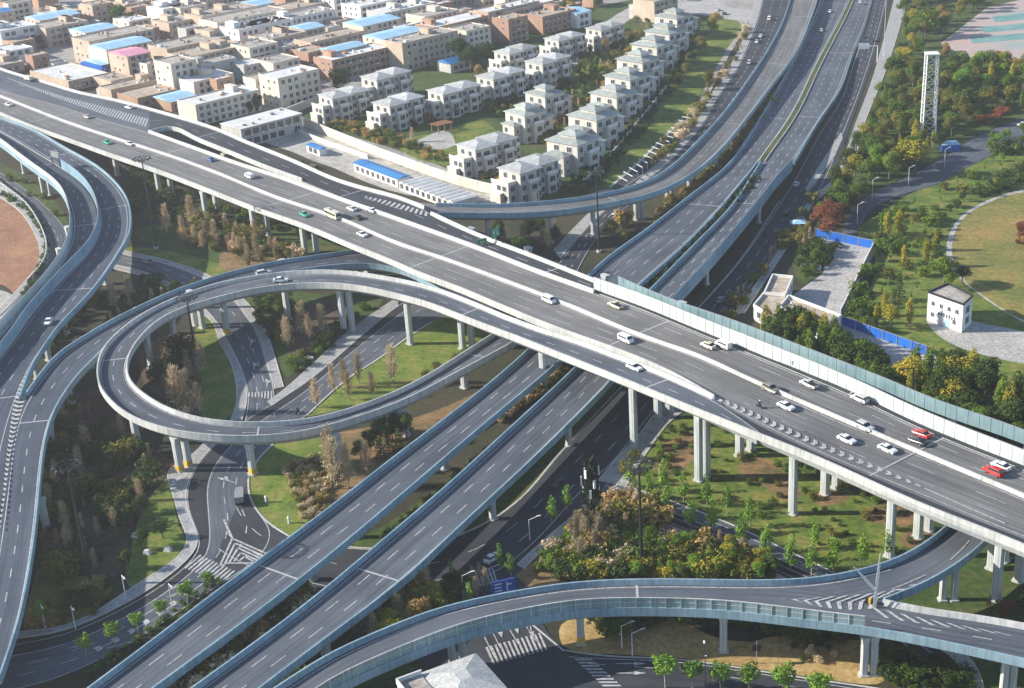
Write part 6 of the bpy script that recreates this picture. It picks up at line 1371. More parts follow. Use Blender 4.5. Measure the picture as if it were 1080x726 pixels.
def tree_kind(kind, seed):
    rnd = random.Random(seed*31+5)
    if kind in ('broad', 'broad_green', 'broad_olive', 'broad_yellow', 'broad_orange', 'broad_red', 'broad_fresh'):
        mat = dict(broad='lf_dark', broad_green='lf_green', broad_olive='lf_olive', broad_yellow='lf_yellow', broad_orange='lf_orange', broad_red='lf_red', broad_fresh='lf_fresh')[kind]
        cl = [(0, 0, 5.4, 1.9, 1.9)]+[(rnd.uniform(.9, 2.3)*math.cos(a), rnd.uniform(.9, 2.3)*math.sin(a), rnd.uniform(3.0, 6.2), rnd.uniform(.8, 1.5), rnd.uniform(.7, 1.3)) for a in [rnd.random()*6.28 for _ in range(10)]]
        return [('trunk', trunk_mesh(5.0, .24, 6, 1.7, 'bark', seed)), ('crown', mesh_of('crown', leaf_cloud(cl, 1700, .43, seed=seed), M[mat]))], 7.6
    if kind in ('poplar', 'poplar_yellow'):
        cl = [(rnd.uniform(-.35,.35), rnd.uniform(-.35,.35), 2.2+i*1.0, 1.35-.35*abs(i-3)/3.5-(.3 if i > 6 else 0), .9) for i in range(8)]+[(rnd.uniform(-1,1), rnd.uniform(-1,1), rnd.uniform(2.5,7.5), .6, .9) for _ in range(6)]
        return [('trunk', trunk_mesh(8.5, .2, 5, .8, 'bark_pale', seed)), ('crown', mesh_of('crown', leaf_cloud(cl, 1300, .42, seed=seed), M['lf_green' if kind == 'poplar' else 'lf_yellow']))], 10.2
    if kind == 'sapling':
        cl = [(rnd.uniform(-.2,.2), rnd.uniform(-.2,.2), 1.9+i*.75, .8-.1*i, .6) for i in range(5)]+[(rnd.uniform(-.6,.6), rnd.uniform(-.6,.6), rnd.uniform(1.9,4.4), .35, .4) for _ in range(4)]
        return [('trunk', trunk_mesh(4.6, .08, 4, .5, 'bark_pale', seed)), ('crown', mesh_of('crown', leaf_cloud(cl, 330, .34, seed=seed), M['lf_fresh']))], 5.5
    if kind == 'round_sapling':
        cl = [(0, 0, 3.4, 1.2, 1.1)]+[(rnd.uniform(-.9,.9), rnd.uniform(-.9,.9), rnd.uniform(2.8,4.2), .6, .5) for _ in range(6)]
        return [('trunk', trunk_mesh(3.2, .1, 4, .7, 'bark_pale', seed)), ('crown', mesh_of('crown', leaf_cloud(cl, 420, .38, seed=seed), M['lf_fresh']))], 4.6
    if kind in ('bare', 'bare_straw', 'bare_red'):
        mb = MB(); h = 8.5
        for i in range(170):
            z = h*rnd.uniform(.12, .93); a = rnd.random()*6.28; L = (2.7-2.0*z/h)*rnd.uniform(.45, 1.25); s = Vector((0, 0, z)); e = s+Vector((math.cos(a)*L*.75, math.sin(a)*L*.75, L*1.25)); mb.tube(s, e, .05, .02, 3)
            for _ in range(2): f = s.lerp(e, rnd.uniform(.3,.9)); mb.tube(f, f+Vector((rnd.uniform(-.5,.5), rnd.uniform(-.5,.5), rnd.uniform(.2,.7))), .035, .015, 3)
        cr = mb.mesh('crown', M['lf_straw']); cl = [(rnd.uniform(-.3,.3), rnd.uniform(-.3,.3), 1.8+i*.95, 1.9-.2*i, .8) for i in range(7)]
        lv_ = mesh_of('dry_leaves', leaf_cloud(cl, 170 if kind == 'bare' else 560, .34, seed=seed), M['lf_straw' if kind != 'bare_red' else 'lf_red'])
        return [('trunk', trunk_mesh(h, .13, 3, .8, 'bark_pale', seed)), ('crown', cr), ('dry_leaves', lv_)], 9.2
    if kind == 'conifer':
        vs = []; fs = []
        for lay in range(9):
            z = 1.0+lay*.72; rr = 2.0*(1-lay/9.5)
            for k in range(46):
                a = rnd.random()*6.28; q = rr*rnd.uniform(.35, 1.05); c = Vector((q*math.cos(a), q*math.sin(a), z-.28*q+rnd.uniform(-.15,.15))); d = Vector((math.cos(a), math.sin(a), -.25)); t = Vector((-math.sin(a), math.cos(a), 0)); s = rnd.uniform(.3,.55)
                o = len(vs); vs += [tuple(c-d*s*.6), tuple(c+t*s*.4), tuple(c+d*s*.7), tuple(c-t*s*.4)]; fs.append((o,o+1,o+2,o+3))
        return [('trunk', trunk_mesh(7.2, .16, 0, 1, 'bark', seed)), ('crown', mesh_of('crown', (vs, fs), M['lf_dark']))], 7.8
    if kind.startswith('shrub'):
        mat = dict(shrub='lf_dark', shrub_green='lf_green', shrub_olive='lf_olive', shrub_orange='lf_orange', shrub_yellow='lf_yellow', shrub_straw='lf_straw', shrub_red='lf_red')[kind]
        cl = [(0, 0, .9, 1.1, .9)]+[(rnd.uniform(-.9,.9), rnd.uniform(-.9,.9), rnd.uniform(.5,1.5), .55, .5) for _ in range(6)]
        return [('stems', trunk_mesh(1.4, .08, 5, .6, 'bark', seed)), ('foliage', mesh_of('foliage', leaf_cloud(cl, 420, .32, seed=seed), M[mat]))], 2.2
lib = {}
def get_kind(kind):
    if kind not in lib: lib[kind] = [tree_kind(kind, s) for s in range(3 if kind.startswith('broad') or kind in ('sapling', 'bare') else 2)]
    return lib[kind]
cn = dict(sapling='street_tree', round_sapling='street_tree', conifer='conifer', poplar='poplar', poplar_yellow='poplar', bare='bare_tree', bare_straw='bare_tree', bare_red='bare_tree')
def plant(kind, p, h, label, group, cat=None, world_=False, wide=1.0):
    parts, hh = random.choice(get_kind(kind)); s = h/hh
    b = p if world_ else P(*p)
    shr = kind.startswith('shrub')
    au = kind.split('_')[-1] in ('olive', 'yellow', 'orange', 'red', 'straw') and not kind.startswith('poplar')
    nm_ = ('autumn_shrub' if au else 'shrub') if shr else cn.get(kind, 'autumn_tree' if au else 'tree')
    r = thing(nm_, label, nm_.replace('_', ' '), (b.x, b.y, b.z), random.random()*6.28, group)
    r.scale = (s*wide, s*wide, s)
    for nm, me in parts: link(nm, me, r)
    return r
def inside(p, poly_):
    x, y = p; c = False; n = len(poly_)
    for i in range(n):
        x0, y0 = poly_[i]; x1, y1 = poly_[(i+1) % n]
        if (y0 > y) != (y1 > y) and x < (x1-x0)*(y-y0)/(y1-y0)+x0: c = not c
    return c
def scatter(poly_, n, mind=2.0, tries=60):
    xs = [p[0] for p in poly_]; ys = [p[1] for p in poly_]; out = []; w = []
    for _ in range(n*tries):
        if len(out) >= n: break
        p = (random.uniform(min(xs), max(xs)), random.uniform(min(ys), max(ys)))
        if not inside(p, poly_): continue
        q = P(*p)
        if all((q-o).length_squared > mind*mind for o in w): out.append(p); w.append(q)
    return sorted(out, key=lambda p: p[1])
def cover(pts, kinds, h, name, label, wide=1.0):
    # uncountable growth: many plants merged into one object
    vs = []; fs = []; mi = []; mats = []
    for p in pts:
        k = random.choice(kinds); parts, hh = random.choice(get_kind(k)); s = random.uniform(*h)/hh; b = P(*p); a = random.random()*6.283; ca, sa = math.cos(a)*s*wide, math.sin(a)*s*wide
        for nm, me in parts:
            if nm in ('stems',) : continue
            m = me.materials[0]
            if m.name not in mats: mats.append(m.name)
            o = len(vs); ix = mats.index(m.name)
            vs.extend([(b.x+v.co.x*ca-v.co.y*sa, b.y+v.co.x*sa+v.co.y*ca, v.co.z*s) for v in me.vertices])
            for f in me.polygons: fs.append(tuple(i+o for i in f.vertices)); mi.append(ix)
    me = bpy.data.meshes.new(name); me.from_pydata(vs, [], fs)
    for m in mats: me.materials.append(bpy.data.materials[m])
    me.polygons.foreach_set('material_index', mi); me.update()
    return tag(link(name, me), label, name.replace('_', ' '), kind='stuff')
STUFF = {'thicket under the main viaduct':1.3,'bank under the main viaduct':1.6,'growth on the brown soil at left':1.7,'green trees beside the left ramp':1.4,'growth inside the loop':1.8,'growth behind the loop':2,'growth between the left ramps':1.6,'growth in the shade of the main viaduct':1.8,
 'low growth on the orange soil':3,'bushes along the loop ramp':1.3,'hedge between the twin bridges':2.2,'orange shrubs in the gap of the bridges':1.8,'autumn shrubs in the lower gap of the bridges':1.5,'dark shrubs under the lower viaduct':1.5,'dark shrubs at the bottom right':1.8,
 'scattered shrubs around the tall piers':1.1,'shrubs along the yellow wall':2,'garden growth between the villas':5.0,'shrubs along the estate fence':2.2,'planter shrubs beside the side road':2.0,'verge shrubs beside the left bridge':1.8,'autumn shrubs beside the curved ramp':2.0,'reddish shrubs of the round bed':2,'weeds of the rubble yard':3,
 'bushes right of the curved road':2, 'bushes along the light pavement':2, 'shrubs of the triangular bed':1.6, 'straw clump behind the telecom mast':1.5,'straw clump of the triangular bed':1.4}
def wood(poly_, n, kinds, h, label, group, mind=3.0, cat=None, wide=1.0):
    if group in STUFF:
        return cover(scatter(poly_, int(n*STUFF[group]), mind*.62, 20), kinds, h, 'undergrowth', 'dense mixed growth '+label, wide)
    desc = dict(broad='dark green', broad_green='mid green', broad_olive='olive', broad_yellow='yellow leaved', broad_orange='orange leaved', broad_red='rust red', broad_fresh='fresh green', poplar='green poplar', poplar_yellow='yellow poplar', sapling='slender young', round_sapling='small round',
        bare='bare pale', bare_straw='straw coloured', bare_red='reddish bare', conifer='dark conifer', shrub='dark green', shrub_green='mid green', shrub_olive='olive', shrub_orange='orange', shrub_yellow='yellow', shrub_straw='straw coloured', shrub_red='reddish')
    for p in scatter(poly_, n, mind):
        k = random.choice(kinds); plant(k, p, random.uniform(*h), '%s %s %s' % (desc[k], 'shrub' if k.startswith('shrub') else 'tree', label), group, cat, wide=wide)
wood([(772,338),(800,300),(830,262),(862,212),(858,206),(824,255),(794,294),(766,332)], 26, ['shrub_olive', 'bare', 'shrub_green', 'broad_olive'], (2.5, 4.5), 'in the row at the right of the shaded highway', 'row right of the shaded highway', 2.4)
# street trees in rows
def row(pts, kind, h, label, group, wide=1.0):
    for i, p in enumerate(pts): plant(kind, p, h*random.uniform(.88, 1.12), '%s, %s from the left' % (label, ORD[i]), group, 'tree', wide=wide)
row([(47,662),(92,695),(122,683),(146,669),(172,656),(199,641),(222,624)], 'round_sapling', 4.8, 'small green street tree along the bottom left road', 'street trees of the bottom left road')
row([(664,513),(684,527),(700,520),(721,530),(746,533),(767,542),(791,555),(859,578),(908,598),(935,588)], 'sapling', 7, 'slender sapling on the upper side of the diagonal road', 'saplings above the diagonal road', 1.1)
row([(703,547),(728,560),(753,563),(782,581),(808,592),(834,603),(856,608),(879,607)], 'sapling', 8, 'slender sapling in the verge below the diagonal road', 'saplings below the diagonal road', 1.15)
row([(702,726),(730,728),(760,732),(789,734),(826,738),(863,744)], 'round_sapling', 6, 'round green tree along the bottom edge road', 'round trees at the bottom edge', 1.15)
row([(582,553),(598,540)], 'sapling', 6, 'green sapling at the corner of the dark road', 'saplings at the junction corner', 1.2)
row([(477,616),(497,640),(528,602),(539,610)], 'sapling', 5.5, 'yellowish sapling near the zebra crossing', 'saplings by the zebra crossing')
# bare poplars
GB = 'bare poplars between the ramps'
for i, (p, h) in enumerate([((177,246),10),((194,256),9),((203,240),11),((219,256),8),((228,260),9),((272,276),9),((292,274),7),((262,276),6),((139,321),9),((122,329),9),((189,436),13),((200,437),12),((211,438),9),((214,394),9),((304,367),9),((320,354),10),((327,360),8),((341,353),9),((334,430),8),((352,415),8),((364,409),8),((379,405),9),((393,419),7),((368,422),8),((415,405),11),((354,516),13),((349,500),12),((368,514),11),((388,500),8),((94,478),7),((150,455),6),((70,560),7),((55,545),8),((60,520),6),((85,500),7)]):
    plant('bare', p, h, ['pale bare poplar between the ramps at left', 'pale bare poplar in the middle lawn'][p[0] > 300 and p[1] > 395], GB+(' at left' if not (p[0] > 300 and p[1] > 395) else ' in the middle lawn'), 'tree')
wood([(185,232),(240,240),(290,262),(300,274),(240,272),(190,258)], 34, ['bare', 'bare', 'bare_red', 'shrub_olive'], (3, 7), 'in the thicket under the main viaduct', 'thicket under the main viaduct', 2.5)
wood([(230,250),(300,262),(330,276),(260,284)], 18, ['shrub_green', 'shrub_olive', 'broad_olive', 'shrub_straw'], (2, 5), 'on the bank under the main viaduct', 'bank under the main viaduct', 2.5)
wood([(512,252),(590,248),(590,262),(560,275),(530,266)], 16, ['bare_red', 'broad', 'bare'], (5, 8), 'in the dark strip under the curved ramp', 'trees under the curved ramp', 2.5)
wood([(640,238),(665,232),(660,258),(642,262)], 6, ['bare_red', 'shrub_orange', 'broad_olive'], (4, 7), 'beside the sunken road', 'trees beside the sunken road', 2.5)
wood([(62,440),(85,425),(120,450),(170,490),(150,540),(110,600),(70,610),(46,590),(46,500)], 52, ['bare', 'shrub', 'bare', 'shrub_olive', 'shrub'], (1.5, 6.5), 'on the brown soil at left', 'growth on the brown soil at left', 3)
wood([(46,440),(62,425),(80,420),(62,470),(50,540),(44,540)], 22, ['broad_green', 'shrub_green', 'broad_olive'], (2.5, 4.5), 'tucked beside the left ramp', 'green trees beside the left ramp', 2)
wood([(165,375),(200,370),(205,420),(180,425),(160,400)], 18, ['shrub', 'bare', 'bare'], (2, 7), 'inside the loop', 'growth inside the loop', 2.5)
wood([(110,345),(170,310),(200,330),(150,350),(110,368)][::-1] and [(150,300),(205,300),(215,312),(170,325),(120,345),(105,350)], 20, ['broad', 'shrub', 'bare'], (2, 5), 'in the dark ground behind the loop', 'growth behind the loop', 3)
wood([(30,350),(95,305),(110,315),(70,350),(45,385)], 26, ['shrub', 'broad', 'shrub_green'], (2, 4.5), 'between the left ramps and the outer ramp', 'growth between the left ramps', 2.5)
wood([(130,175),(200,205),(320,240),(330,255),(250,240),(160,235),(140,225)], 40, ['broad', 'shrub', 'shrub_green'], (2, 5), 'in the shade below the main viaduct', 'growth in the shade of the main viaduct', 3)
wood([(258,315),(290,308),(310,330),(300,372),(278,350)], 16, ['shrub', 'shrub_green', 'shrub_olive'], (1.5, 3.5), 'on the right side of the curved road', 'bushes right of the curved road', 2.5)
wood([(300,385),(330,365),(375,330),(395,318),(385,332),(345,370),(310,398)], 14, ['shrub', 'shrub_green'], (1.5, 3), 'along the light pavement', 'bushes along the light pavement', 2)
wood([(60,640),(100,620),(120,615),(110,645),(60,662),(30,660)], 12, ['shrub_orange', 'shrub_olive', 'shrub'], (1.5, 3.5), 'in the dry grass corner', 'shrubs in the dry grass corner', 2.5)
for p in [(150,542),(152,578),(136,600),(172,568)]: plant('broad', p, 4.5, 'dark round tree on the half moon lawn', 'dark trees on the half moon lawn', 'tree')
# between bridges and lawns
wood([(376,470),(400,455),(432,462),(420,482),(390,500),(372,492)], 11, ['conifer', 'conifer', 'broad'], (5, 7.5), 'in the middle of the orange soil', 'conifers on the orange soil', 2.5)
wood([(300,500),(330,480),(350,500),(345,540),(322,552)], 26, ['shrub_straw', 'shrub_orange', 'shrub_olive'], (.9, 2), 'on the orange soil beside the bridge', 'low growth on the orange soil', 2)
wood([(440,400),(520,355),(535,362),(500,385),(455,412)], 22, ['shrub_olive', 'shrub_green'], (1.2, 2.6), 'along the edge of the loop ramp', 'bushes along the loop ramp', 1.8)
wood([(400,575),(440,540),(500,490),(560,440),(600,405),(610,410),(560,455),(500,510),(450,555),(420,580)], 90, ['shrub', 'shrub_green', 'shrub_olive'], (1.2, 2.6), 'in the hedge between the twin bridges', 'hedge between the twin bridges', 1.6)
wood([(515,445),(560,412),(595,390),(600,395),(560,425),(530,445)], 26, ['shrub_orange', 'shrub_olive', 'shrub_straw'], (1.5, 3), 'in the upper gap between the twin bridges', 'orange shrubs in the gap of the bridges', 1.6)
wood([(165,745),(215,705),(265,665),(315,625),(335,640),(290,680),(240,718),(190,755)], 60, ['shrub_orange', 'broad_olive', 'shrub_straw', 'shrub', 'bare_straw', 'shrub'], (2.5, 6.5), 'in the lower gap between the twin bridges', 'autumn shrubs in the lower gap of the bridges', 2)
wood([(380,672),(400,650),(430,628),(458,622),(470,655),(440,672),(400,692)], 34, ['broad_yellow', 'bare_straw', 'broad_olive', 'broad_orange', 'bare_straw'], (5, 7.5), 'in the autumn clump right of the twin bridges', 'autumn clump right of the twin bridges', 2.2)
wood([(270,745),(300,715),(310,720),(290,750)], 8, ['shrub_yellow', 'bare_straw'], (3, 5), 'at the bottom between bridge and lower viaduct', 'shrubs at the bottom edge', 2)
wood([(455,650),(500,636),(520,620),(505,610),(470,625)], 14, ['broad', 'shrub_green', 'bare'], (3, 5), 'left of the parking lane', 'trees left of the parking lane', 2)
# hedge between A and B north and between ramp and bridge
for i, t in enumerate(range(44)):
    f = t/43; a = (672+(790-672)*f, 322+(192-322)*f); plant(random.choice(['broad', 'broad', 'shrub']), (a[0]+random.uniform(-1.5,1.5)+6, a[1]+random.uniform(-1.5,1.5)+11), 6.4, 'dark green tree of the dense hedge between the twin bridges at right', 'hedge trees between the upper bridges', 'tree', wide=.7)
wood([(690,232),(715,210),(737,196),(760,172),(785,142),(800,118),(812,100),(816,108),(800,135),(775,165),(745,195),(715,222),(698,238)], 62, ['shrub_orange', 'shrub_yellow', 'shrub_olive', 'broad_orange'], (2, 4.2), 'in the strip between curved ramp and bridge', 'autumn shrubs beside the curved ramp', 2)
for i in range(0):
    f = i/17; plant('shrub_green', (838+(893-838)*f, 122+(12-122)*f), 2.2, 'low hedge shrub on the median of the upper highway', 'median hedge of the upper highway', 'shrub')
# shrub bed in the triangle
wood([(565,604),(598,566),(660,560),(700,568),(760,585),(822,604),(812,612),(600,612)], 120, ['shrub_green', 'shrub_olive', 'broad_green', 'broad_fresh', 'shrub', 'shrub_straw', 'shrub_yellow'], (2, 4.2), 'in the triangular bed', 'shrubs of the triangular bed', 2.2)
wood([(598,575),(625,548),(638,552),(632,585),(612,600)], 22, ['bare_straw', 'bare', 'bare_straw', 'shrub_orange'], (4, 7.5), 'in the straw coloured clump of the triangular bed', 'straw clump of the triangular bed', 1.8)
wood([(640,560),(645,532),(662,532),(690,545),(700,560),(660,566)], 24, ['bare_straw', 'bare', 'shrub_orange', 'shrub_olive'], (3, 6.5), 'behind the telecom mast', 'straw clump behind the telecom mast', 1.8)
wood([(738,580),(765,574),(800,592),(818,606),(790,606),(750,594)], 14, ['broad_yellow', 'shrub_orange', 'bare_straw', 'broad_green'], (3, 4.5), 'at the right end of the triangular bed', 'orange shrubs at the right end of the bed', 2)
wood([(612,660),(650,650),(720,650),(800,655),(900,670),(880,682),(780,662),(700,660),(640,672)], 46, ['shrub', 'broad', 'shrub_green'], (2, 4), 'in the shade of the lower viaduct', 'dark shrubs under the lower viaduct', 2.2)
wood([(930,690),(1000,700),(1030,730),(960,730),(925,712)], 26, ['shrub', 'shrub_green', 'broad'], (1.5, 3.5), 'in the dark ground at bottom right', 'dark shrubs at the bottom right', 2.4)
wood([(1030,640),(1100,640),(1100,652),(1040,646)], 10, ['bare_red', 'shrub_red', 'shrub'], (2.5, 5), 'beneath the right end of the viaduct', 'reddish growth at right', 2)
wood([(830,684),(870,680),(885,696),(850,700)], 8, ['shrub', 'shrub_straw'], (1, 2), 'on the orange bank', 'small shrubs on the orange bank', 1.8)
wood([(690,455),(740,440),(800,450),(900,500),(1000,545),(960,580),(900,590),(780,545),(700,515),(668,500)], 80, ['shrub_green', 'shrub_olive', 'shrub', 'shrub_green'], (.8, 2.2), 'scattered around the tall piers', 'scattered shrubs around the tall piers', 3)
for p in [(660,498),(668,486)]: plant('shrub_olive', p, 3, 'olive shrub beside the paved walk at the tall pier', 'olive shrubs at the tall pier', 'shrub')
# highway right edge: trees in the strip and the wood
wood([(955,-6),(975,-12),(985,30),(968,62),(952,105),(932,150),(910,188),(888,208),(880,204),(896,172),(918,132),(936,88),(948,45)], 95, ['broad', 'broad_green', 'broad_olive', 'broad_green', 'broad_yellow', 'poplar', 'conifer'], (5.5, 9.5), 'in the belt along the highway pavement', 'belt of trees along the highway', 3.6)
wood([(960,80),(1000,72),(1045,70),(1100,84),(1110,120),(1050,126),(1005,146),(992,160),(968,172),(940,192),(905,204),(930,150)], 120, ['broad_fresh', 'broad_green', 'broad_olive', 'broad_green', 'broad', 'poplar_yellow', 'broad_olive', 'poplar'], (6, 10.5), 'in the wood around the lattice tower', 'wood around the lattice tower', 4.2)
wood([(985,-8),(1060,-24),(1040,5),(1000,30),(990,46)], 30, ['broad_green', 'broad_yellow', 'broad_orange', 'broad_olive'], (7, 10), 'left of the sports court', 'trees left of the sports court', 4)
wood([(1000,72),(1050,68),(1110,72),(1110,84),(1040,80)], 22, ['broad_olive', 'broad_yellow', 'broad_orange'], (5, 8), 'along the lower edge of the sports court', 'trees along the sports court', 3.6)
plant('broad_green', (976,40), 14, 'large round green tree left of the sports court', None, 'tree', wide=1.15)
plant('broad_yellow', (965,186), 13, 'large yellow green tree beside the park road and the tower', None, 'tree', wide=1.3)
wood([(862,246),(866,236),(880,234),(884,244),(876,252)], 5, ['broad_red'], (6.5, 8.5), 'in the larger red clump above the plaza', 'larger red clump above the plaza', 3, wide=1.2); wood([(878,222),(890,214),(896,222),(886,228)], 4, ['broad_red'], (5, 6), 'in the smaller red clump above the plaza', 'smaller red clump above the plaza', 3, wide=1.3)
plant('broad_red', (1056,128), 6, 'rust red tree at the right end of the wood', None, 'tree', wide=1.7); plant('shrub_red', (1038,130), 4, 'dark reddish bush at the right end of the wood', None, 'shrub', wide=1.8)
wood([(1074,240),(1110,236),(1120,270),(1086,274),(1072,258)], 26, ['shrub_red', 'shrub_red', 'shrub_orange'], (1.6, 3), 'in the round bed of the yellow field', 'reddish shrubs of the round bed', 2.4)
wood([(862,232),(880,208),(900,200),(918,208),(900,224),(880,246)], 14, ['broad', 'broad_green'], (6, 8.5), 'beside the rust red trees', 'green trees beside the rust red trees', 3)
wood([(843,264),(862,258),(876,268),(866,286),(848,298),(838,282)], 20, ['broad', 'shrub', 'broad_green'], (2.5, 5), 'in the bed at the edge of the plaza', 'trees of the plaza bed', 2.5)
wood([(838,258),(850,244),(858,250),(846,268)], 5, ['bare_straw', 'broad_olive'], (4, 6), 'beside the blue kiosk', 'trees beside the kiosk', 2)
# park
for p, h, k, l in [((935,252),9,'poplar_yellow','left one of two at the top of the lawn'),((948,250),9,'poplar_yellow','right one of two at the top of the lawn'),((953,279),6,'poplar_yellow','small, in the middle of the lawn'),((976,282),9,'poplar_yellow','right of the middle of the lawn'),((986,265),7,'poplar_yellow','next to the path hedge'),
      ((933,334),8,'poplar_yellow','left of three at the lower lawn'),((924,342),6,'poplar_yellow','lowest left at the lower lawn'),((940,347),7,'broad_yellow','in the middle at the lower lawn'),((959,344),8,'poplar_yellow','right of three at the lower lawn'),((948,318),9,'conifer','pointed pale conifer on the lower lawn'),((941,325),6,'conifer','small conifer left of the pointed one')]:
    plant(k, p, h, ('yellow poplar ' if 'yellow' in k else '')+l, None, 'tree')
plant('broad_green', (995,303), 9, 'big green tree left of the curved path', None, 'tree', wide=1.2); plant('broad', (1015,300), 5.5, 'dark round tree touching the curved path', None, 'tree', wide=1.2)
for i, p in enumerate([(930,264),(924,277),(916,291),(910,300),(904,311),(901,322),(900,333),(907,342),(915,348),(922,352),(912,335),(916,322),(908,328)]): plant('broad' if i % 2 else 'shrub_green', p, 4.5, 'green tree in the row right of the plaza fence', 'row of trees right of the plaza', 'tree')
for i, p in enumerate([(1016,213),(1008,219),(1001,226),(994,234),(990,243),(987,253),(987,264),(989,273),(992,281),(996,290),(1024,208),(1034,203),(1044,199)]): plant('shrub' if i % 2 else 'broad', p, 3.4, 'clipped dark bush in the curved row outside the path', 'curved row of bushes beside the path', 'shrub')
for i, p in enumerate([(1038,206),(1050,202),(1059,199),(1069,195),(1077,191),(1066,188),(1076,184),(1056,192)]): plant('shrub', p, 3.6, 'round dark bush near the right edge above the path', 'round dark bushes above the path', 'shrub', wide=1.3)
wood([(925,238),(955,218),(1010,190),(1075,165),(1080,182),(1030,200),(990,226),(980,250),(975,290),(960,320),(925,322),(920,300),(930,262)], 70, ['sapling', 'round_sapling', 'shrub_green', 'shrub_olive', 'sapling'], (2.2, 4.5), 'dotted over the park lawn', 'young trees dotted over the park lawn', 5)
wood([(1040,150),(1080,142),(1090,160),(1050,172),(1035,165)], 12, ['broad_green', 'broad_fresh', 'shrub'], (3.5, 5.5), 'below the park road at the right edge', 'trees below the park road', 3)
wood([(985,60),(1000,52),(1010,60),(995,66)], 4, ['broad_orange'], (4, 5), 'at the corner of the sports court', 'orange trees at the court corner', 3)
# poplar clumps behind the barrier
wood([(800,362),(850,358),(880,372),(890,392),(850,398),(812,388)], 34, ['poplar', 'poplar', 'poplar_yellow', 'broad'], (9, 12), 'in the tall clump behind the barrier by the flat roofs', 'tall clump by the flat roofed houses', 2.6)
wood([(880,382),(925,400),(950,418),(940,430),(890,405)], 22, ['poplar', 'broad_green', 'broad'], (7, 10), 'in the green belt behind the barrier', 'green belt behind the barrier', 2.8)
wood([(958,412),(990,405),(1035,412),(1045,432),(1010,440),(960,430)], 30, ['poplar_yellow', 'poplar', 'broad_yellow', 'broad'], (9, 12), 'in the yellow clump behind the barrier', 'yellow clump behind the barrier', 3)
wood([(1050,440),(1090,435),(1110,455),(1110,475),(1060,462)], 20, ['poplar_yellow', 'broad_yellow', 'poplar', 'broad'], (10, 13), 'in the rightmost clump behind the barrier', 'rightmost clump behind the barrier', 3)
wood([(930,415),(1080,462),(1100,480),(1050,470),(940,432)], 26, ['broad', 'broad', 'broad_green'], (6, 8), 'in the dark belt at the foot of the barrier', 'dark belt at the foot of the barrier', 3)
# estate and town trees
EG = 'garden trees of the villa estate'
for p, h, k, l in [((357,102),13,'broad','tall dark tree rising left of the first villas'),((406,137),6,'broad_yellow','bright yellow tree beside the yellow wall'),((400,134),5,'broad_olive','olive tree beside the bright yellow one'),((479,124),6,'broad_orange','rust coloured tree between the front villas'),((505,82),6,'broad_orange','orange tree left of the fourth villa'),
      ((435,150),6,'bare','bare tree at the garden path'),((755,32),9,'broad_orange','orange tree at the top of the green strip, upper'),((750,38),9,'broad_yellow','yellow orange tree at the top of the green strip, lower'),((739,58),9,'broad_olive','olive tree in the green strip'),((734,66),6,'broad_green','green tree in the green strip'),
      ((723,80),6,'broad_olive','olive tree behind the diagonal row'),((715,88),5,'broad_yellow','yellow tree behind the diagonal row'),((746,95),8,'broad_olive','yellow green tree beside the service road'),((667,60),6,'broad_yellow','yellow tree beside the fourth house of the row'),((638,98),5.5,'broad_orange','orange tree beside the third house of the row'),((638,54),6,'broad_orange','orange tree beside the estate road'),
      ((600,10),5,'broad_orange','orange tree behind the far blocks'),((485,72),14,'broad','big dark tree in front of the cream block'),((497,76),12,'broad','second big dark tree in front of the cream block'),((513,74),13,'broad','big dark tree right of the cream block'),((128,32),14,'broad_green','large grey green tree among the old blocks'),((137,34),11,'broad','dark tree beside the large grey green tree'),
      ((272,118),7,'broad','dark tree before the long cream block'),((263,120),5,'broad','small dark tree before the long cream block'),((42,50),6,'broad','dark tree by the village road'),((12,108-42),4,'broad_yellow','small yellow tree by the village road'),((46,62),4,'broad_yellow','yellow tree at the bend of the village road')]:
    plant(k, p, h, l, EG, 'tree')
wood([(340,132),(425,160),(500,185),(555,206),(560,200),(500,176),(430,150),(350,122)], 46, ['shrub', 'shrub_olive', 'shrub_green', 'shrub_orange'], (1.6, 3.2), 'along the inside of the yellow wall', 'shrubs along the yellow wall', 2)
wood([(395,125),(430,118),(470,128),(440,140),(405,140)], 16, ['shrub_olive', 'broad_olive', 'broad_orange', 'shrub'], (2, 4.5), 'in the garden of the front villas', 'garden trees of the front villas', 2.4)
wood([(340,118),(480,112),(560,90),(630,48),(690,8),(712,20),(640,100),(600,160),(560,150),(500,110),(420,128)], 80, ['shrub', 'shrub', 'broad', 'shrub_olive', 'bare', 'broad_green', 'broad_orange'], (1.8, 4.2), 'between the villas', 'garden growth between the villas', 3.4)
wood([(590,200),(640,168),(680,112),(720,50),(735,20),(742,30),(715,90),(680,140),(640,190),(610,206)], 60, ['shrub', 'shrub', 'broad', 'shrub_olive'], (1.6, 3.6), 'along the estate fence', 'shrubs along the estate fence', 2.6)
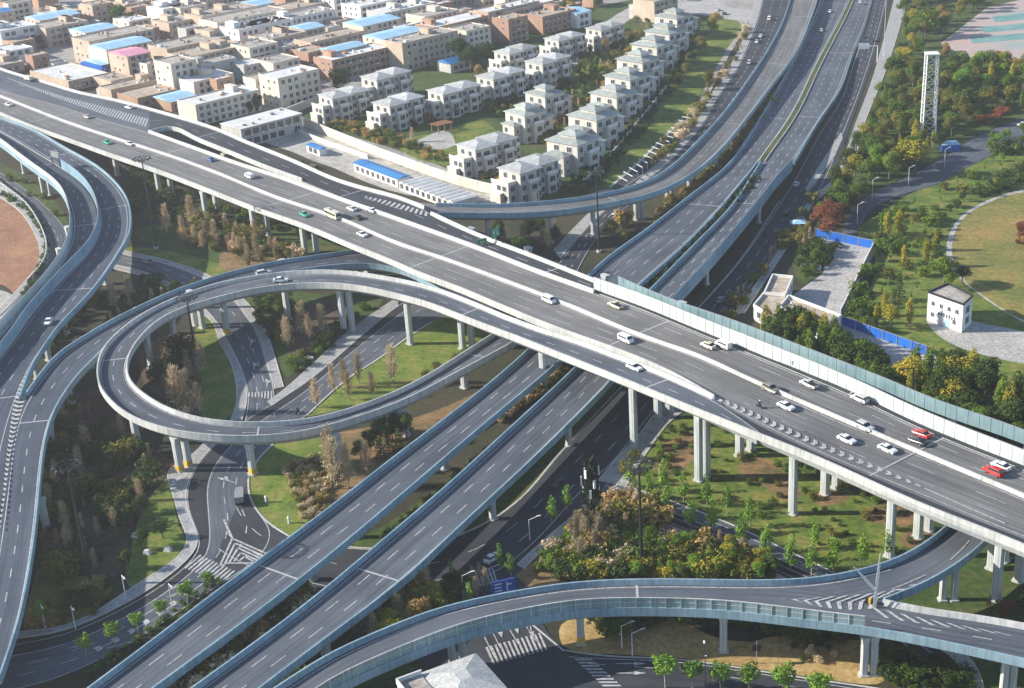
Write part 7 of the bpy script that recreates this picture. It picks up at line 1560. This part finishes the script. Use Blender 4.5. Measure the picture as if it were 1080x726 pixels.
wood([(792,32),(774,72),(752,104),(736,130),(712,156),(690,178),(684,174),(706,150),(730,124),(744,98),(768,66),(784,32)], 46, ['bare', 'shrub_olive', 'shrub_straw', 'broad_olive'], (2.5, 5), 'in the row along the service road pavement', 'row of trees along the service road', 2.6)
wood([(700,8),(780,-8),(850,-25),(830,-30),(760,-20),(700,-8)], 16, ['broad_green', 'broad_orange', 'broad_olive'], (5, 8), 'at the top edge above the forecourt', 'trees above the forecourt', 3.4)
wood([(575,18),(625,-2),(650,-12),(655,0),(615,16),(585,26)], 14, ['broad_olive', 'broad_orange', 'broad_green'], (4, 6.5), 'behind the far villas', 'trees behind the far villas', 3)
wood([(0,206),(28,224),(45,248),(46,266),(36,294),(18,315),(30,310),(44,290),(52,262),(46,240),(28,217),(0,200)], 34, ['shrub', 'shrub_green'], (1, 1.8), 'in the planter strip beside the side road', 'planter shrubs beside the side road', 1.6)
wood([(0,178),(30,190),(66,222),(66,236),(40,214),(0,186)], 10, ['shrub_olive', 'bare'], (1.5, 3), 'on the verge under the left ramps', 'verge shrubs under the left ramps', 2)
wood([(280,160),(340,178),(370,192),(350,196),(300,176)], 8, ['shrub', 'shrub_straw'], (1, 2), 'in the rubble yard', 'weeds of the rubble yard', 2.5)
wood([(236,614),(205,640),(150,678),(95,716),(88,712),(145,672),(200,632),(230,608)], 44, ['shrub', 'shrub_green'], (.7, 1.4), 'in the verge beside the left bridge', 'verge shrubs beside the left bridge', 1.7)
# grass tufts as ground cover
# ================= AIR =================
hz = MB().box(-1400, -500, -1, 1400, 2600, 158).build('haze', new_mat('haze_air')[0]); hm = hz.data.materials[0]; t = hm.node_tree
for n_ in list(t.nodes):
    if n_.type == 'BSDF_PRINCIPLED': t.nodes.remove(n_)
pv_ = t.nodes.new('ShaderNodeVolumePrincipled'); pv_.inputs['Color'].default_value = (0.9, 0.93, 1, 1); pv_.inputs['Density'].default_value = HAZE; pv_.inputs['Anisotropy'].default_value = 0.3
t.links.new(pv_.outputs[0], t.nodes['Material Output'].inputs['Volume']); hz['kind'] = 'stuff'; tag(hz, 'thin pale haze over the whole interchange', 'haze')
